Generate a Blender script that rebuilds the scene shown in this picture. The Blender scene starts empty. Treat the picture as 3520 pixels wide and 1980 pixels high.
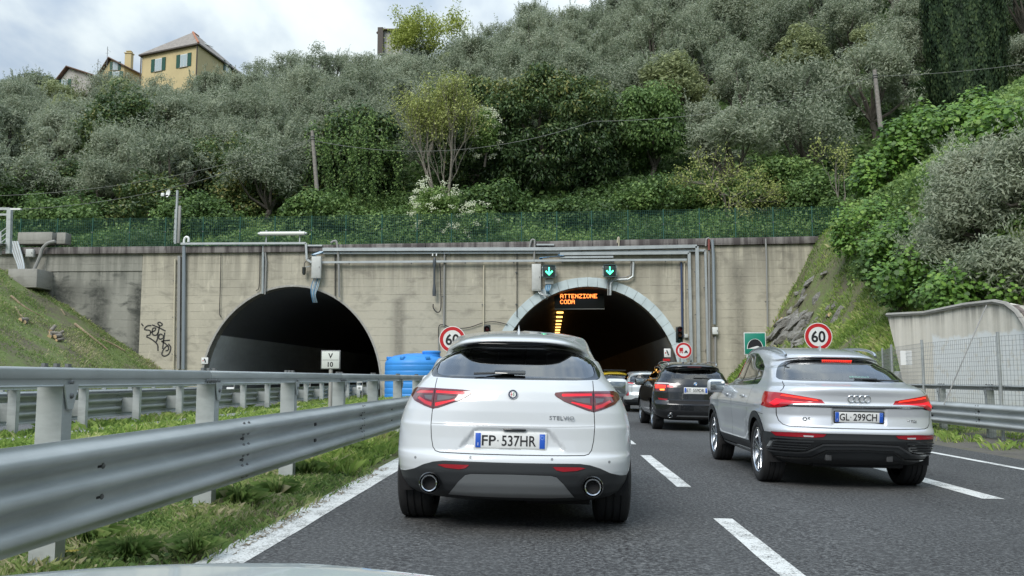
import bpy, bmesh, math, random
import numpy as np
from mathutils import Vector, Matrix, Euler
from mathutils.geometry import delaunay_2d_cdt
from mathutils import noise as mnoise

SC = bpy.context.scene
COL = SC.collection
PI = math.pi
R = math.radians
random.seed(7)
RNG = np.random.default_rng(7)

# ------------------------------------------------------------------ camera
F_PX, W_PX, H_PX = 3030.0, 3520.0, 1980.0
PITCH, YAW, CAM_H = R(5.842), R(2.54), 1.16
cam_d = bpy.data.cameras.new('camera'); cam = bpy.data.objects.new('camera', cam_d); COL.objects.link(cam)
cam.location = (0, 0, CAM_H); cam.rotation_euler = (PI/2 + PITCH, 0, YAW)
cam_d.sensor_width = 36; cam_d.lens = 36*F_PX/W_PX; cam_d.clip_start = .05; cam_d.clip_end = 4000
SC.camera = cam
_r = Vector((math.cos(YAW), math.sin(YAW), 0))
_f = Vector((-math.sin(YAW)*math.cos(PITCH), math.cos(YAW)*math.cos(PITCH), math.sin(PITCH)))
_u = Vector((math.sin(YAW)*math.sin(PITCH), -math.cos(YAW)*math.sin(PITCH), math.cos(PITCH)))
def ray(px, py): return _r*(px-W_PX/2) + _u*(H_PX/2-py) + _f*F_PX
def at(px, py, Y):
    d = ray(px, py); return Vector((0, 0, CAM_H)) + d*(Y/d.y)
def gp(px, py, z=0.0):
    d = ray(px, py); return Vector((0, 0, CAM_H)) + d*((z-CAM_H)/d.z)
def proj(p):
    q = Vector(p)-Vector((0, 0, CAM_H)); k = q.dot(_f)
    return W_PX/2 + F_PX*q.dot(_r)/k, H_PX/2 - F_PX*q.dot(_u)/k
SLOPE = .02
def road_z(x): return -SLOPE*x

# ------------------------------------------------------------------ sky, sun, exposure
world = bpy.data.worlds.new('World'); SC.world = world; world.use_nodes = True
def build_world():
    nt = world.node_tree; nt.nodes.clear(); N = nt.nodes.new; L = nt.links.new
    out = N('ShaderNodeOutputWorld'); bg = N('ShaderNodeBackground'); bg.inputs[1].default_value = .1
    sky = N('ShaderNodeTexSky'); sky.sky_type = 'NISHITA'; sky.sun_disc = False
    sky.sun_elevation = R(42); sky.sun_rotation = R(205)
    tc = N('ShaderNodeTexCoord'); sep = N('ShaderNodeSeparateXYZ'); L(tc.outputs['Generated'], sep.inputs[0])
    def M(op, a, b=None, clamp=False):
        m = N('ShaderNodeMath'); m.operation = op; m.use_clamp = clamp
        for i, v in enumerate((a, b)):
            if v is None: continue
            if isinstance(v, (int, float)): m.inputs[i].default_value = v
            else: L(v, m.inputs[i])
        return m.outputs[0]
    zc = M('MAXIMUM', sep.outputs[2], 0.0)
    den = M('ADD', zc, .28)
    comb = N('ShaderNodeCombineXYZ'); L(M('DIVIDE', sep.outputs[0], den), comb.inputs[0]); L(M('DIVIDE', sep.outputs[1], den), comb.inputs[1])
    comb.inputs[2].default_value = 3.7
    def noise(scale, det, rough, dist, off=0):
        mp = N('ShaderNodeMapping'); mp.inputs['Location'].default_value = (off, off*.7, 0); mp.inputs['Scale'].default_value = (1.0, .62, 1)
        mp.inputs['Rotation'].default_value = (0, 0, R(24))
        L(comb.outputs[0], mp.inputs[0])
        n = N('ShaderNodeTexNoise'); n.inputs['Scale'].default_value = scale; n.inputs['Detail'].default_value = det
        n.inputs['Roughness'].default_value = rough; n.inputs['Distortion'].default_value = dist; L(mp.outputs[0], n.inputs['Vector'])
        return n.outputs[0]
    n1 = noise(2.1, 6, .5, .25, 1.9); n2 = noise(6.0, 5, .55, .2, 4.0)
    s = M('ADD', M('MULTIPLY', n1, .78), M('MULTIPLY', n2, .22))
    rp = N('ShaderNodeValToRGB'); L(s, rp.inputs[0]); e = rp.color_ramp.elements
    e[0].position = .40; e[0].color = (.29, .39, .53, 1); e[1].position = .67; e[1].color = (.90, .965, .955, 1)
    a = e.new(.487); a.color = (.42, .52, .64, 1); a = e.new(.54); a.color = (.58, .66, .73, 1); a = e.new(.59); a.color = (.78, .86, .87, 1)
    rp.color_ramp.interpolation = 'B_SPLINE'
    grad = M('ADD', M('MULTIPLY', zc, 1.45), .42)         # overcast sky: brighter overhead than at the horizon
    vm = N('ShaderNodeVectorMath'); vm.operation = 'SCALE'; L(rp.outputs[0], vm.inputs[0]); L(M('MULTIPLY', grad, 7.8), vm.inputs['Scale'])
    mix = N('ShaderNodeMix'); mix.data_type = 'RGBA'; mix.inputs[0].default_value = .90
    L(sky.outputs[0], mix.inputs[6]); L(vm.outputs[0], mix.inputs[7])
    L(mix.outputs[2], bg.inputs[0]); L(bg.outputs[0], out.inputs[0])
build_world()
sd = bpy.data.lights.new('sun', 'SUN'); sd.energy = 1.5; sd.angle = R(28); sd.color = (1, .965, .91)
sun = bpy.data.objects.new('sun', sd); COL.objects.link(sun)
_sv = Vector((math.sin(R(205))*math.cos(R(42)), math.cos(R(205))*math.cos(R(42)), math.sin(R(42))))
sun.rotation_euler = _sv.to_track_quat('Z', 'Y').to_euler()
SC.view_settings.view_transform = 'Standard'; SC.view_settings.look = 'None'; SC.view_settings.exposure = .76
SC.view_settings.gamma = 1; SC.view_settings.use_curve_mapping = False
SC.cycles.max_bounces = 8; SC.cycles.transparent_max_bounces = 24; SC.cycles.caustics_reflective = False; SC.cycles.caustics_refractive = False
SC.cycles.use_denoising = True

# ------------------------------------------------------------------ materials
class NT:
    def __init__(s, m):
        s.t = m.node_tree; s.bsdf = s.t.nodes.get('Principled BSDF')
    def N(s, k): return s.t.nodes.new(k)
    def L(s, a, b): s.t.links.new(a, b)
    def math(s, op, a, b=None, c=None, clamp=False):
        m = s.N('ShaderNodeMath'); m.operation = op; m.use_clamp = clamp
        for i, v in enumerate((a, b, c)):
            if v is None: continue
            if isinstance(v, (int, float)): m.inputs[i].default_value = v
            else: s.L(v, m.inputs[i])
        return m.outputs[0]
    def coord(s, kind='Object', scale=(1, 1, 1), loc=(0, 0, 0), rot=(0, 0, 0)):
        if kind == 'World':
            g = s.N('ShaderNodeNewGeometry'); o = g.outputs['Position']
        else:
            g = s.N('ShaderNodeTexCoord'); o = g.outputs[kind]
        mp = s.N('ShaderNodeMapping'); mp.inputs['Scale'].default_value = scale; mp.inputs['Location'].default_value = loc; mp.inputs['Rotation'].default_value = rot
        s.L(o, mp.inputs[0]); return mp.outputs[0]
    def noise(s, vec, scale=5, det=4, rough=.55, dist=0):
        n = s.N('ShaderNodeTexNoise'); n.inputs['Scale'].default_value = scale; n.inputs['Detail'].default_value = det
        n.inputs['Roughness'].default_value = rough; n.inputs['Distortion'].default_value = dist
        if vec is not None: s.L(vec, n.inputs['Vector'])
        return n.outputs[0]
    def ramp(s, fac, stops, interp='LINEAR'):
        r = s.N('ShaderNodeValToRGB'); s.L(fac, r.inputs[0]); e = r.color_ramp.elements
        def c4(c): return (c, c, c, 1) if isinstance(c, (int, float)) else (*c[:3], 1)
        e[0].position, e[0].color = stops[0][0], c4(stops[0][1]); e[1].position, e[1].color = stops[-1][0], c4(stops[-1][1])
        for p, c in stops[1:-1]: k = e.new(p); k.color = c4(c)
        r.color_ramp.interpolation = interp; return r.outputs[0]
    def mix(s, fac, a, b, mode='MIX'):
        m = s.N('ShaderNodeMix'); m.data_type = 'RGBA'; m.blend_type = mode
        for sock, v in ((m.inputs[0], fac), (m.inputs[6], a), (m.inputs[7], b)):
            if isinstance(v, (int, float)): sock.default_value = v if sock == m.inputs[0] else (v, v, v, 1)
            elif isinstance(v, tuple): sock.default_value = (*v[:3], 1)
            else: s.L(v, sock)
        return m.outputs[2]
    def bump(s, h, strength=.3, dist=.01):
        b = s.N('ShaderNodeBump'); b.inputs['Strength'].default_value = strength; b.inputs['Distance'].default_value = dist
        s.L(h, b.inputs['Height']); s.L(b.outputs[0], s.bsdf.inputs['Normal'])
    def base(s, c): s.L(c, s.bsdf.inputs['Base Color'])
MATS = {}
def mat(name, col=(.5, .5, .5), rough=.6, metal=0, coat=0, emit=None, es=0, var=0, vscale=6, bump=0, bscale=30, alpha=1, spec=.5, coatrough=.03, kind='Object'):
    if name in MATS: return MATS[name]
    m = bpy.data.materials.new(name); m.use_nodes = True; n = NT(m); b = n.bsdf
    b.inputs['Base Color'].default_value = (*col, 1); b.inputs['Roughness'].default_value = rough; b.inputs['Metallic'].default_value = metal
    b.inputs['Coat Weight'].default_value = coat; b.inputs['Coat Roughness'].default_value = coatrough; b.inputs['Specular IOR Level'].default_value = spec
    if emit: b.inputs['Emission Color'].default_value = (*emit, 1); b.inputs['Emission Strength'].default_value = es
    if var:
        v = n.noise(n.coord(kind), vscale, 5, .6)
        n.base(n.mix(n.ramp(v, [(.3, 0), (.7, 1)]), tuple(c*(1-var) for c in col), tuple(min(1, c*(1+var)) for c in col)))
    if bump: n.bump(n.noise(n.coord(kind), bscale, 4, .6), bump, .01)
    MATS[name] = m; return m
def glass_mat(name, tint=.3, rough=.0, ior=1.5, col=(.9, 1, .96), boost=1.7):
    m = bpy.data.materials.new(name); m.use_nodes = True; nt = m.node_tree; nt.nodes.clear(); N = nt.nodes.new; L = nt.links.new
    o = N('ShaderNodeOutputMaterial'); mx = N('ShaderNodeMixShader'); tr = N('ShaderNodeBsdfTransparent'); gl = N('ShaderNodeBsdfGlossy'); fr = N('ShaderNodeFresnel')
    tr.inputs[0].default_value = (col[0]*tint, col[1]*tint, col[2]*tint, 1); gl.inputs['Roughness'].default_value = rough; fr.inputs[0].default_value = ior
    a = N('ShaderNodeMath'); a.operation = 'MULTIPLY'; a.inputs[1].default_value = boost; a.use_clamp = True
    L(fr.outputs[0], a.inputs[0]); L(a.outputs[0], mx.inputs[0]); L(tr.outputs[0], mx.inputs[1]); L(gl.outputs[0], mx.inputs[2]); L(mx.outputs[0], o.inputs[0])
    MATS[name] = m; return m

# ------------------------------------------------------------------ objects
def tag(o, label=None, cat=None, group=None, kind=None):
    for k, v in (('label', label), ('category', cat), ('group', group), ('kind', kind)):
        if v: o[k] = v
    return o
def empty(name, loc=(0, 0, 0), rot=(0, 0, 0), label=None, cat=None, group=None):
    o = bpy.data.objects.new(name, None); COL.objects.link(o); o.location = loc; o.rotation_euler = rot; o.empty_display_size = .2
    return tag(o, label, cat, group)
def link(name, me, parent=None, loc=None, rot=None):
    o = bpy.data.objects.new(name, me); COL.objects.link(o)
    if parent is not None: o.parent = parent
    if loc is not None: o.location = loc
    if rot is not None: o.rotation_euler = rot
    return o
def mesh_from(name, V, Fc, m=None, smooth=False):
    me = bpy.data.meshes.new(name)
    me.from_pydata([tuple(v) for v in V], [], [tuple(f) for f in Fc]); me.update()
    if m is not None: me.materials.append(m)
    if smooth: me.polygons.foreach_set('use_smooth', [True]*len(me.polygons))
    return me
def quads_np(name, V, m, per=4, attr=None, smooth=False):
    """V: (n, per, 3) array of separate faces."""
    n = len(V); me = bpy.data.meshes.new(name)
    me.vertices.add(n*per); me.vertices.foreach_set('co', np.ascontiguousarray(V, dtype=np.float32).reshape(-1))
    me.loops.add(n*per); me.loops.foreach_set('vertex_index', np.arange(n*per, dtype=np.int32))
    me.polygons.add(n); me.polygons.foreach_set('loop_start', np.arange(0, n*per, per, dtype=np.int32))
    try: me.polygons.foreach_set('loop_total', np.full(n, per, dtype=np.int32))
    except Exception: pass
    me.materials.append(m)
    if attr is not None:
        a = me.attributes.new('tint', 'FLOAT', 'FACE'); a.data.foreach_set('value', np.asarray(attr, dtype=np.float32))
    me.update(calc_edges=True)
    if smooth: me.polygons.foreach_set('use_smooth', [True]*n)
    return me
class B:
    """collects simple solids into one mesh"""
    def __init__(s): s.v = []; s.f = []
    def add(s, V, Fc):
        o = len(s.v); s.v += [Vector(v) for v in V]; s.f += [tuple(i+o for i in f) for f in Fc]; return s
    def box(s, c, d, rot=None):
        c = Vector(c); h = Vector(d)/2; V = [Vector((x*h.x, y*h.y, z*h.z)) for x in (-1, 1) for y in (-1, 1) for z in (-1, 1)]
        if rot is not None:
            q = Euler(rot).to_matrix(); V = [q @ v for v in V]
        return s.add([c+v for v in V], [(0, 1, 3, 2), (4, 6, 7, 5), (0, 4, 5, 1), (2, 3, 7, 6), (0, 2, 6, 4), (1, 5, 7, 3)])
    def bar(s, a, b, w, h=None, up=(0, 0, 1)):
        a = Vector(a); b = Vector(b); h = h or w; t = (b-a).normalized(); up = Vector(up)
        if abs(t.dot(up)) > .95: up = Vector((1, 0, 0))
        x = t.cross(up).normalized(); z = x.cross(t)
        V = [p + x*(w/2*i) + z*(h/2*j) for p in (a, b) for i, j in ((-1, -1), (1, -1), (1, 1), (-1, 1))]
        return s.add(V, [(3, 2, 1, 0), (4, 5, 6, 7), (0, 1, 5, 4), (1, 2, 6, 5), (2, 3, 7, 6), (3, 0, 4, 7)])
    def tube(s, pts, r, n=8, caps=True, r2=None):
        pts = [Vector(p) for p in pts]; m = len(pts)
        rr = [r if r2 is None else r + (r2-r)*i/(m-1) for i in range(m)] if not isinstance(r, (list, tuple)) else list(r)
        V = []; prev = None
        for i, p in enumerate(pts):
            t = ((pts[min(i+1, m-1)]-p).normalized() + (p-pts[max(i-1, 0)]).normalized())
            if t.length < 1e-6: t = pts[min(i+1, m-1)]-pts[max(i-1, 0)]
            t.normalize()
            if prev is None:
                a = Vector((0, 0, 1)) if abs(t.z) < .9 else Vector((0, 1, 0)); x = t.cross(a).normalized()
            else:
                x = prev - t*prev.dot(t)
                x = x.normalized() if x.length > 1e-5 else t.orthogonal().normalized()
            prev = x; y = t.cross(x)
            V += [p + x*math.cos(2*PI*k/n)*rr[i] + y*math.sin(2*PI*k/n)*rr[i] for k in range(n)]
        Fc = [(i*n+k, i*n+(k+1) % n, (i+1)*n+(k+1) % n, (i+1)*n+k) for i in range(m-1) for k in range(n)]
        if caps: Fc += [tuple(range(n-1, -1, -1)), tuple((m-1)*n+k for k in range(n))]
        return s.add(V, Fc)
    def cyl(s, c, r, h, axis='z', n=20, r2=None):
        c = Vector(c); d = {'x': Vector((1, 0, 0)), 'y': Vector((0, 1, 0)), 'z': Vector((0, 0, 1))}[axis]*h/2
        return s.tube([c-d, c+d], r, n, True, r2)
    def lathe(s, prof, c=(0, 0, 0), axis='z', n=32, close=False):
        """prof: (radius, height) points"""
        c = Vector(c); m = len(prof); V = []
        for r, h in prof:
            for k in range(n):
                a = 2*PI*k/n; x, y = r*math.cos(a), r*math.sin(a)
                V.append(c + (Vector((x, y, h)) if axis == 'z' else Vector((h, x, y)) if axis == 'x' else Vector((x, h, y))))
        Fc = [(i*n+k, i*n+(k+1) % n, (i+1)*n+(k+1) % n, (i+1)*n+k) for i in range(m-1) for k in range(n)]
        if close: Fc += [((m-1)*n+k, (m-1)*n+(k+1) % n, (k+1) % n, k) for k in range(n)]
        return s.add(V, Fc)
    def sphere(s, c, r, n=12, sc=(1, 1, 1)):
        c = Vector(c); V = []; Fc = []; m = n//2+1
        for i in range(m):
            th = PI*i/(m-1)
            for k in range(n):
                a = 2*PI*k/n; V.append(c+Vector((r*sc[0]*math.sin(th)*math.cos(a), r*sc[1]*math.sin(th)*math.sin(a), r*sc[2]*math.cos(th))))
        Fc = [(i*n+k, i*n+(k+1) % n, (i+1)*n+(k+1) % n, (i+1)*n+k) for i in range(m-1) for k in range(n)]
        return s.add(V, Fc)
    def prism(s, poly, y0, y1, axis='y'):
        """poly of (x, z) extruded between y0 and y1"""
        n = len(poly); q = (lambda a, b, c: (a, c, b)) if axis == 'y' else ((lambda a, b, c: (c, a, b)) if axis == 'x' else (lambda a, b, c: (a, b, c)))
        V = [q(a, b, y0) for a, b in poly] + [q(a, b, y1) for a, b in poly]
        return s.add(V, [tuple(range(n)), tuple(range(2*n-1, n-1, -1))] + [(i, (i+1) % n, n+(i+1) % n, n+i) for i in range(n)])
    def build(s, name, m, parent=None, smooth=False, bevel=0, loc=None, rot=None, seg=2, angle=.6):
        me = mesh_from(name, s.v, s.f, m)
        bm = bmesh.new(); bm.from_mesh(me)
        bmesh.ops.recalc_face_normals(bm, faces=bm.faces)
        if bevel:
            es = [e for e in bm.edges if len(e.link_faces) == 2 and e.calc_face_angle(0) > angle]
            bmesh.ops.bevel(bm, geom=es, offset=bevel, segments=seg, profile=.5, affect='EDGES', clamp_overlap=True)
        bm.to_mesh(me); bm.free()
        if smooth or bevel:
            me.polygons.foreach_set('use_smooth', [True]*len(me.polygons)); me.set_sharp_from_angle(angle=R(42))
        return link(name, me, parent, loc, rot)
def smoothline(pts, n=8):
    """Catmull-Rom through pts"""
    P = [Vector(p) for p in pts]; P = [P[0]*2-P[1]] + P + [P[-1]*2-P[-2]]; out = []
    for i in range(1, len(P)-2):
        for k in range(n):
            t = k/n; a, b, c, d = P[i-1:i+3]
            out.append(.5*((2*b)+(c-a)*t+(2*a-5*b+4*c-d)*t*t+(3*b-a-3*c+d)*t**3))
    return out + [P[-2]]
def text(body, size, m, parent=None, loc=(0, 0, 0), rot=(PI/2, 0, 0), sx=1.0, ext=.001, name='lettering', align='CENTER', bold=0, width=None, label=None, space=1):
    c = bpy.data.curves.new(name, 'FONT'); c.body = body; c.size = size; c.extrude = ext; c.align_x = align; c.align_y = 'CENTER'; c.offset = bold; c.space_character = space
    c.resolution_u = 3
    o = bpy.data.objects.new('tmp_text', c); COL.objects.link(o)
    dg = bpy.context.evaluated_depsgraph_get(); me = bpy.data.meshes.new_from_object(o.evaluated_get(dg))
    bpy.data.objects.remove(o); me.materials.clear(); me.materials.append(m); me.name = name
    co = np.empty(len(me.vertices)*3, np.float32); me.vertices.foreach_get('co', co); co = co.reshape(-1, 3)
    if width: sx = width/max(1e-4, co[:, 0].max()-co[:, 0].min())
    co[:, 0] *= sx
    if align == 'CENTER': co[:, 0] -= (co[:, 0].max()+co[:, 0].min())/2
    co[:, 1] -= (co[:, 1].max()+co[:, 1].min())/2
    me.vertices.foreach_set('co', co.reshape(-1)); me.update()
    o = link(name, me, parent, loc, rot)
    if label: o['label'] = label
    return o
def fnoise(x, y, s=1.0, seed=0.0): return mnoise.noise(Vector((x*s+seed, y*s-seed*.7, seed)))
def lerp_tab(x, tab):
    xs = [a for a, _ in tab]; ys = [b for _, b in tab]; return float(np.interp(x, xs, ys))
# ------------------------------------------------------------------ car skins: every panel is cut out of one continuous body surface
def car_paint(name, col, metal=0.0, rough=.35, flake=0):
    return mat(name, col, rough, metal, coat=1.0)
M_GAP = mat('panel_gap_black', (.006, .006, .007), .8)
M_CLAD = mat('dark_grey_plastic', (.028, .031, .034), .5, bump=.08, bscale=300)
M_PIANO = mat('gloss_black', (.008, .009, .01), .12, coat=1)
M_TYRE = mat('tyre_rubber', (.018, .018, .019), .78, bump=.15, bscale=60)
M_RIM = mat('alloy_silver', (.55, .57, .6), .25, 1)
M_RIMD = mat('alloy_dark', (.03, .032, .036), .3, .6)
M_CHROME = mat('chrome', (.8, .82, .84), .12, 1)
M_SATIN = mat('satin_silver_trim', (.50, .52, .53), .33, .85)
M_REDG = mat('red_lamp_glass', (.11, .006, .010), .1, coat=1)
M_REDB = mat('red_light_bar', (.55, .01, .02), .25, emit=(1, .015, .04), es=.32)
M_REDL = mat('red_brake_light_lit', (.8, .02, .02), .3, emit=(1, .035, .012), es=1.1)
M_ORL = mat('orange_light_lit', (.9, .3, .05), .3, emit=(1, .20, .03), es=1.6)
M_REFL = mat('red_reflector', (.32, .01, .02), .25, coat=.6)
M_CLEARL = mat('clear_lamp_glass', (.5, .5, .52), .15, coat=1)
M_INT = mat('dark_interior_trim', (.03, .03, .033), .8)
M_SEAT = mat('seat_upholstery', (.06, .06, .065), .8)
M_UNDER = mat('underbody_black', (.012, .012, .013), .9)
G_DARK = glass_mat('privacy_glass', .20, boost=4.5)
G_LIGHT = glass_mat('window_glass', .5, boost=2.6)
M_MIRROR = mat('mirror_glass', (.30, .33, .33), .05, .9)
M_PLATE = mat('plate_white', (.72, .73, .72), .4)
M_PBLUE = mat('plate_blue', (.02, .10, .50), .4)
M_INK = mat('black_print', (.012, .012, .014), .5)
M_WHITEP = mat('white_print', (.8, .8, .8), .5)

class Skin:
    TA, TB, S, NF = .40, .80, 3.3, 2.5
    def __init__(s, rings, roof, belt, rr, mod=None):
        a = np.array(rings, float); s.v0, s.v1 = a[0, 0], a[-1, 0]
        g = np.arange(s.v0-.1, s.v1+.1, .002); T = [np.interp(g, a[:, 0], a[:, i]) for i in range(1, a.shape[1])]
        k = np.exp(-.5*(np.arange(-12, 13)/3.2)**2); k /= k.sum()
        s.g = g; s.T = [np.convolve(np.pad(c, 12, mode='edge'), k, 'valid') for c in T]   # w yr cr nr yf cf zb
        s.T[0] = np.interp(g, a[:, 0], a[:, 1])*0 + s.T[0]
        s.roof = np.array(roof, float); s.belt, s.rr = belt, rr; s.mod = mod
        yy = np.arange(-1, 7, .02); rz = np.interp(yy, s.roof[:, 0], s.roof[:, 1]); kk = np.exp(-.5*(np.arange(-20, 21)/7)**2); kk /= kk.sum()
        s.ry = yy; s.rz = np.convolve(np.pad(rz, 20, mode='edge'), kk, 'valid')
    def P(s, v): return [np.interp(v, s.g, c) for c in s.T]
    def ev(s, t, v, usemod=True):
        t = np.asarray(t, float); v = np.clip(np.asarray(v, float), s.v0, s.v1); sg = np.where(t < 0, -1., 1.); a = np.abs(t)
        w, yr, cr, nr, yf, cf, zb = s.P(v)
        w = np.maximum(w, 0)
        ph = np.clip(a/s.TA, 0, 1)*PI/2; c, q = np.cos(ph), np.sin(ph)
        r = (np.maximum(c, 1e-9)**nr + np.maximum(q, 1e-9)**nr)**(-1/nr)
        xr, yrr = w*r*q, yr+cr-cr*r*c
        ph2 = np.clip((1-a)/(1-s.TB), 0, 1)*PI/2; c2, q2 = np.cos(ph2), np.sin(ph2)
        r2 = (np.maximum(c2, 1e-9)**s.NF + np.maximum(q2, 1e-9)**s.NF)**(-1/s.NF)
        xf, yff = w*r2*q2, yf-cf+cf*r2*c2
        m = np.clip((a-s.TA)/(s.TB-s.TA), 0, 1); ym = (yr+cr)*(1-m)+(yf-cf)*m
        x = np.where(a < s.TA, xr, np.where(a > s.TB, xf, w)); y = np.where(a < s.TA, yrr, np.where(a > s.TB, yff, ym))
        k = np.clip((v-s.belt)/(s.rr-s.belt), 0, 1); k = k*k*(3-2*k)
        Ry = np.interp(y, s.ry, s.rz); z = zb + k*(Ry-s.rr)
        x = x*sg
        if s.mod and usemod: x, y, z = s.mod(x, y, z)
        return x, y, z
    def nrm(s, t, v):
        e = 2e-3
        t = np.asarray(t, float); tt = np.where(np.abs(t) < 2*e, 2*e*np.where(t < 0, -1, 1), t); v = np.clip(v, s.v0+2*e, s.v1-.015)
        a = np.array(s.ev(tt-e, v)); b = np.array(s.ev(tt+e, v)); c = np.array(s.ev(tt, v-e)); d = np.array(s.ev(tt, v+e))
        n = np.cross((b-a).T, (d-c).T); l = np.linalg.norm(n, axis=1, keepdims=True); n = n/np.maximum(l, 1e-9)
        return n
    def inv_rear(s, x, z):
        x = np.asarray(x, float); z = np.asarray(z, float); v = np.minimum(z, s.v1-.01).copy(); sg = np.where(x < 0, -1., 1.)
        for i in range(14):
            w, yr, cr, nr, yf, cf, zb = s.P(v)
            X = np.clip(np.abs(x)/np.maximum(w, 1e-3), 0, .9999); Y = (1-X**nr)**(1/nr); t = np.arctan2(X, Y)/(PI/2)*s.TA
            zz = s.ev(t, v, False)[2]; v = v + .8*(z-zz)
        return t*sg, v
    def inv_side(s, y, z, side=1):
        y = np.asarray(y, float); z = np.asarray(z, float); v = np.minimum(z, s.v1-.01).copy()
        for i in range(14):
            w, yr, cr, nr, yf, cf, zb = s.P(v)
            Y = np.clip((yr+cr-y)/cr, 0, 1); X = (1-Y**nr)**(1/nr); tr = np.arctan2(X, Y)/(PI/2)*s.TA
            Y2 = np.clip((y-(yf-cf))/cf, 0, 1); X2 = (1-Y2**s.NF)**(1/s.NF); tf = 1-np.arctan2(X2, Y2)/(PI/2)*(1-s.TB)
            tm = s.TA+(s.TB-s.TA)*(y-(yr+cr))/np.maximum(.05, (yf-cf)-(yr+cr))
            t = np.where(y < yr+cr, tr, np.where(y > yf-cf, tf, np.clip(tm, s.TA, s.TB)))
            zz = s.ev(t, v, False)[2]; v = v + .8*(z-zz)
        return t*side, v
    def pt(s, x, z, off=0):
        t, v = s.inv_rear([x], [z]); p = s.ev(t, v); n = s.nrm(t, v)[0]; return Vector((p[0][0], p[1][0], p[2][0]))+Vector(n)*off, Vector(n)
    def pts(s, y, z, side=1, off=0):
        t, v = s.inv_side([y], [z], side); p = s.ev(t, v); n = s.nrm(t, v)[0]; return Vector((p[0][0], p[1][0], p[2][0]))+Vector(n)*off, Vector(n)

def dens(poly, step=.03, closed=True):
    out = []; n = len(poly)
    for i in range(n if closed else n-1):
        a = poly[i]; b = poly[(i+1) % n]; L = math.hypot(b[0]-a[0], b[1]-a[1]); k = max(1, int(L/step))
        out += [(a[0]+(b[0]-a[0])*j/k, a[1]+(b[1]-a[1])*j/k) for j in range(k)]
    if not closed: out.append(poly[-1])
    return out
def chaikin(poly, it=2, closed=True):
    for _ in range(it):
        o = []; n = len(poly)
        for i in range(n if closed else n-1):
            a, b = poly[i], poly[(i+1) % n]; o += [(a[0]*.75+b[0]*.25, a[1]*.75+b[1]*.25), (a[0]*.25+b[0]*.75, a[1]*.25+b[1]*.75)]
        if not closed: o = [poly[0]]+o+[poly[-1]]
        poly = o
    return poly
def buf(line, h):
    n = len(line); Lp, Rp = [], []
    for i in range(n):
        a = line[max(0, i-1)]; b = line[min(n-1, i+1)]; dx, dy = b[0]-a[0], b[1]-a[1]; l = math.hypot(dx, dy) or 1
        Lp.append((line[i][0]-dy/l*h, line[i][1]+dx/l*h)); Rp.append((line[i][0]+dy/l*h, line[i][1]-dx/l*h))
    return Lp+Rp[::-1]
def in_poly(px, py, poly):
    c = np.zeros(len(px), bool); n = len(poly); j = n-1
    for i in range(n):
        xi, yi = poly[i]; xj, yj = poly[j]
        if yi != yj: c ^= ((yi > py) != (yj > py)) & (px < (xj-xi)*(py-yi)/(yj-yi)+xi)
        j = i
    return c
class Region:
    """name None = hole; poly(s) in (x,z) rear or (y,z) side coordinates"""
    def __init__(s, name, m, polys, view='rear', off=0.0, mirror=True, sides=(1, -1), line=None, parent=None, soft=0, split=False):
        s.name, s.m, s.view, s.off, s.split, s.parent = name, m, view, off, split, parent
        s.loops = []
        for p in polys:
            if soft: p = chaikin(p, soft, line is None)
            s.loops.append(p)
        s.mirror, s.sides, s.line = mirror, sides, line
    def domain(s, sk):
        out = []
        for p in s.loops:
            if s.line is not None:
                p = buf(dens(p, .03, False), s.line)
            p = dens(p, .03)
            a = np.array(p)
            if s.view == 'tv':
                out.append([(q*sk.S, w) for q, w in a]); out.append([(-q*sk.S, w) for q, w in a])
            elif s.view == 'rear':
                t, v = sk.inv_rear(a[:, 0], a[:, 1]); out.append([(q*sk.S, w) for q, w in zip(t, v)])
                if s.mirror: out.append([(-q*sk.S, w) for q, w in zip(t, v)])
            else:
                for sd in s.sides:
                    t, v = sk.inv_side(a[:, 0], a[:, 1], sd); out.append([(q*sk.S, w) for q, w in zip(t, v)])
        return out
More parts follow.
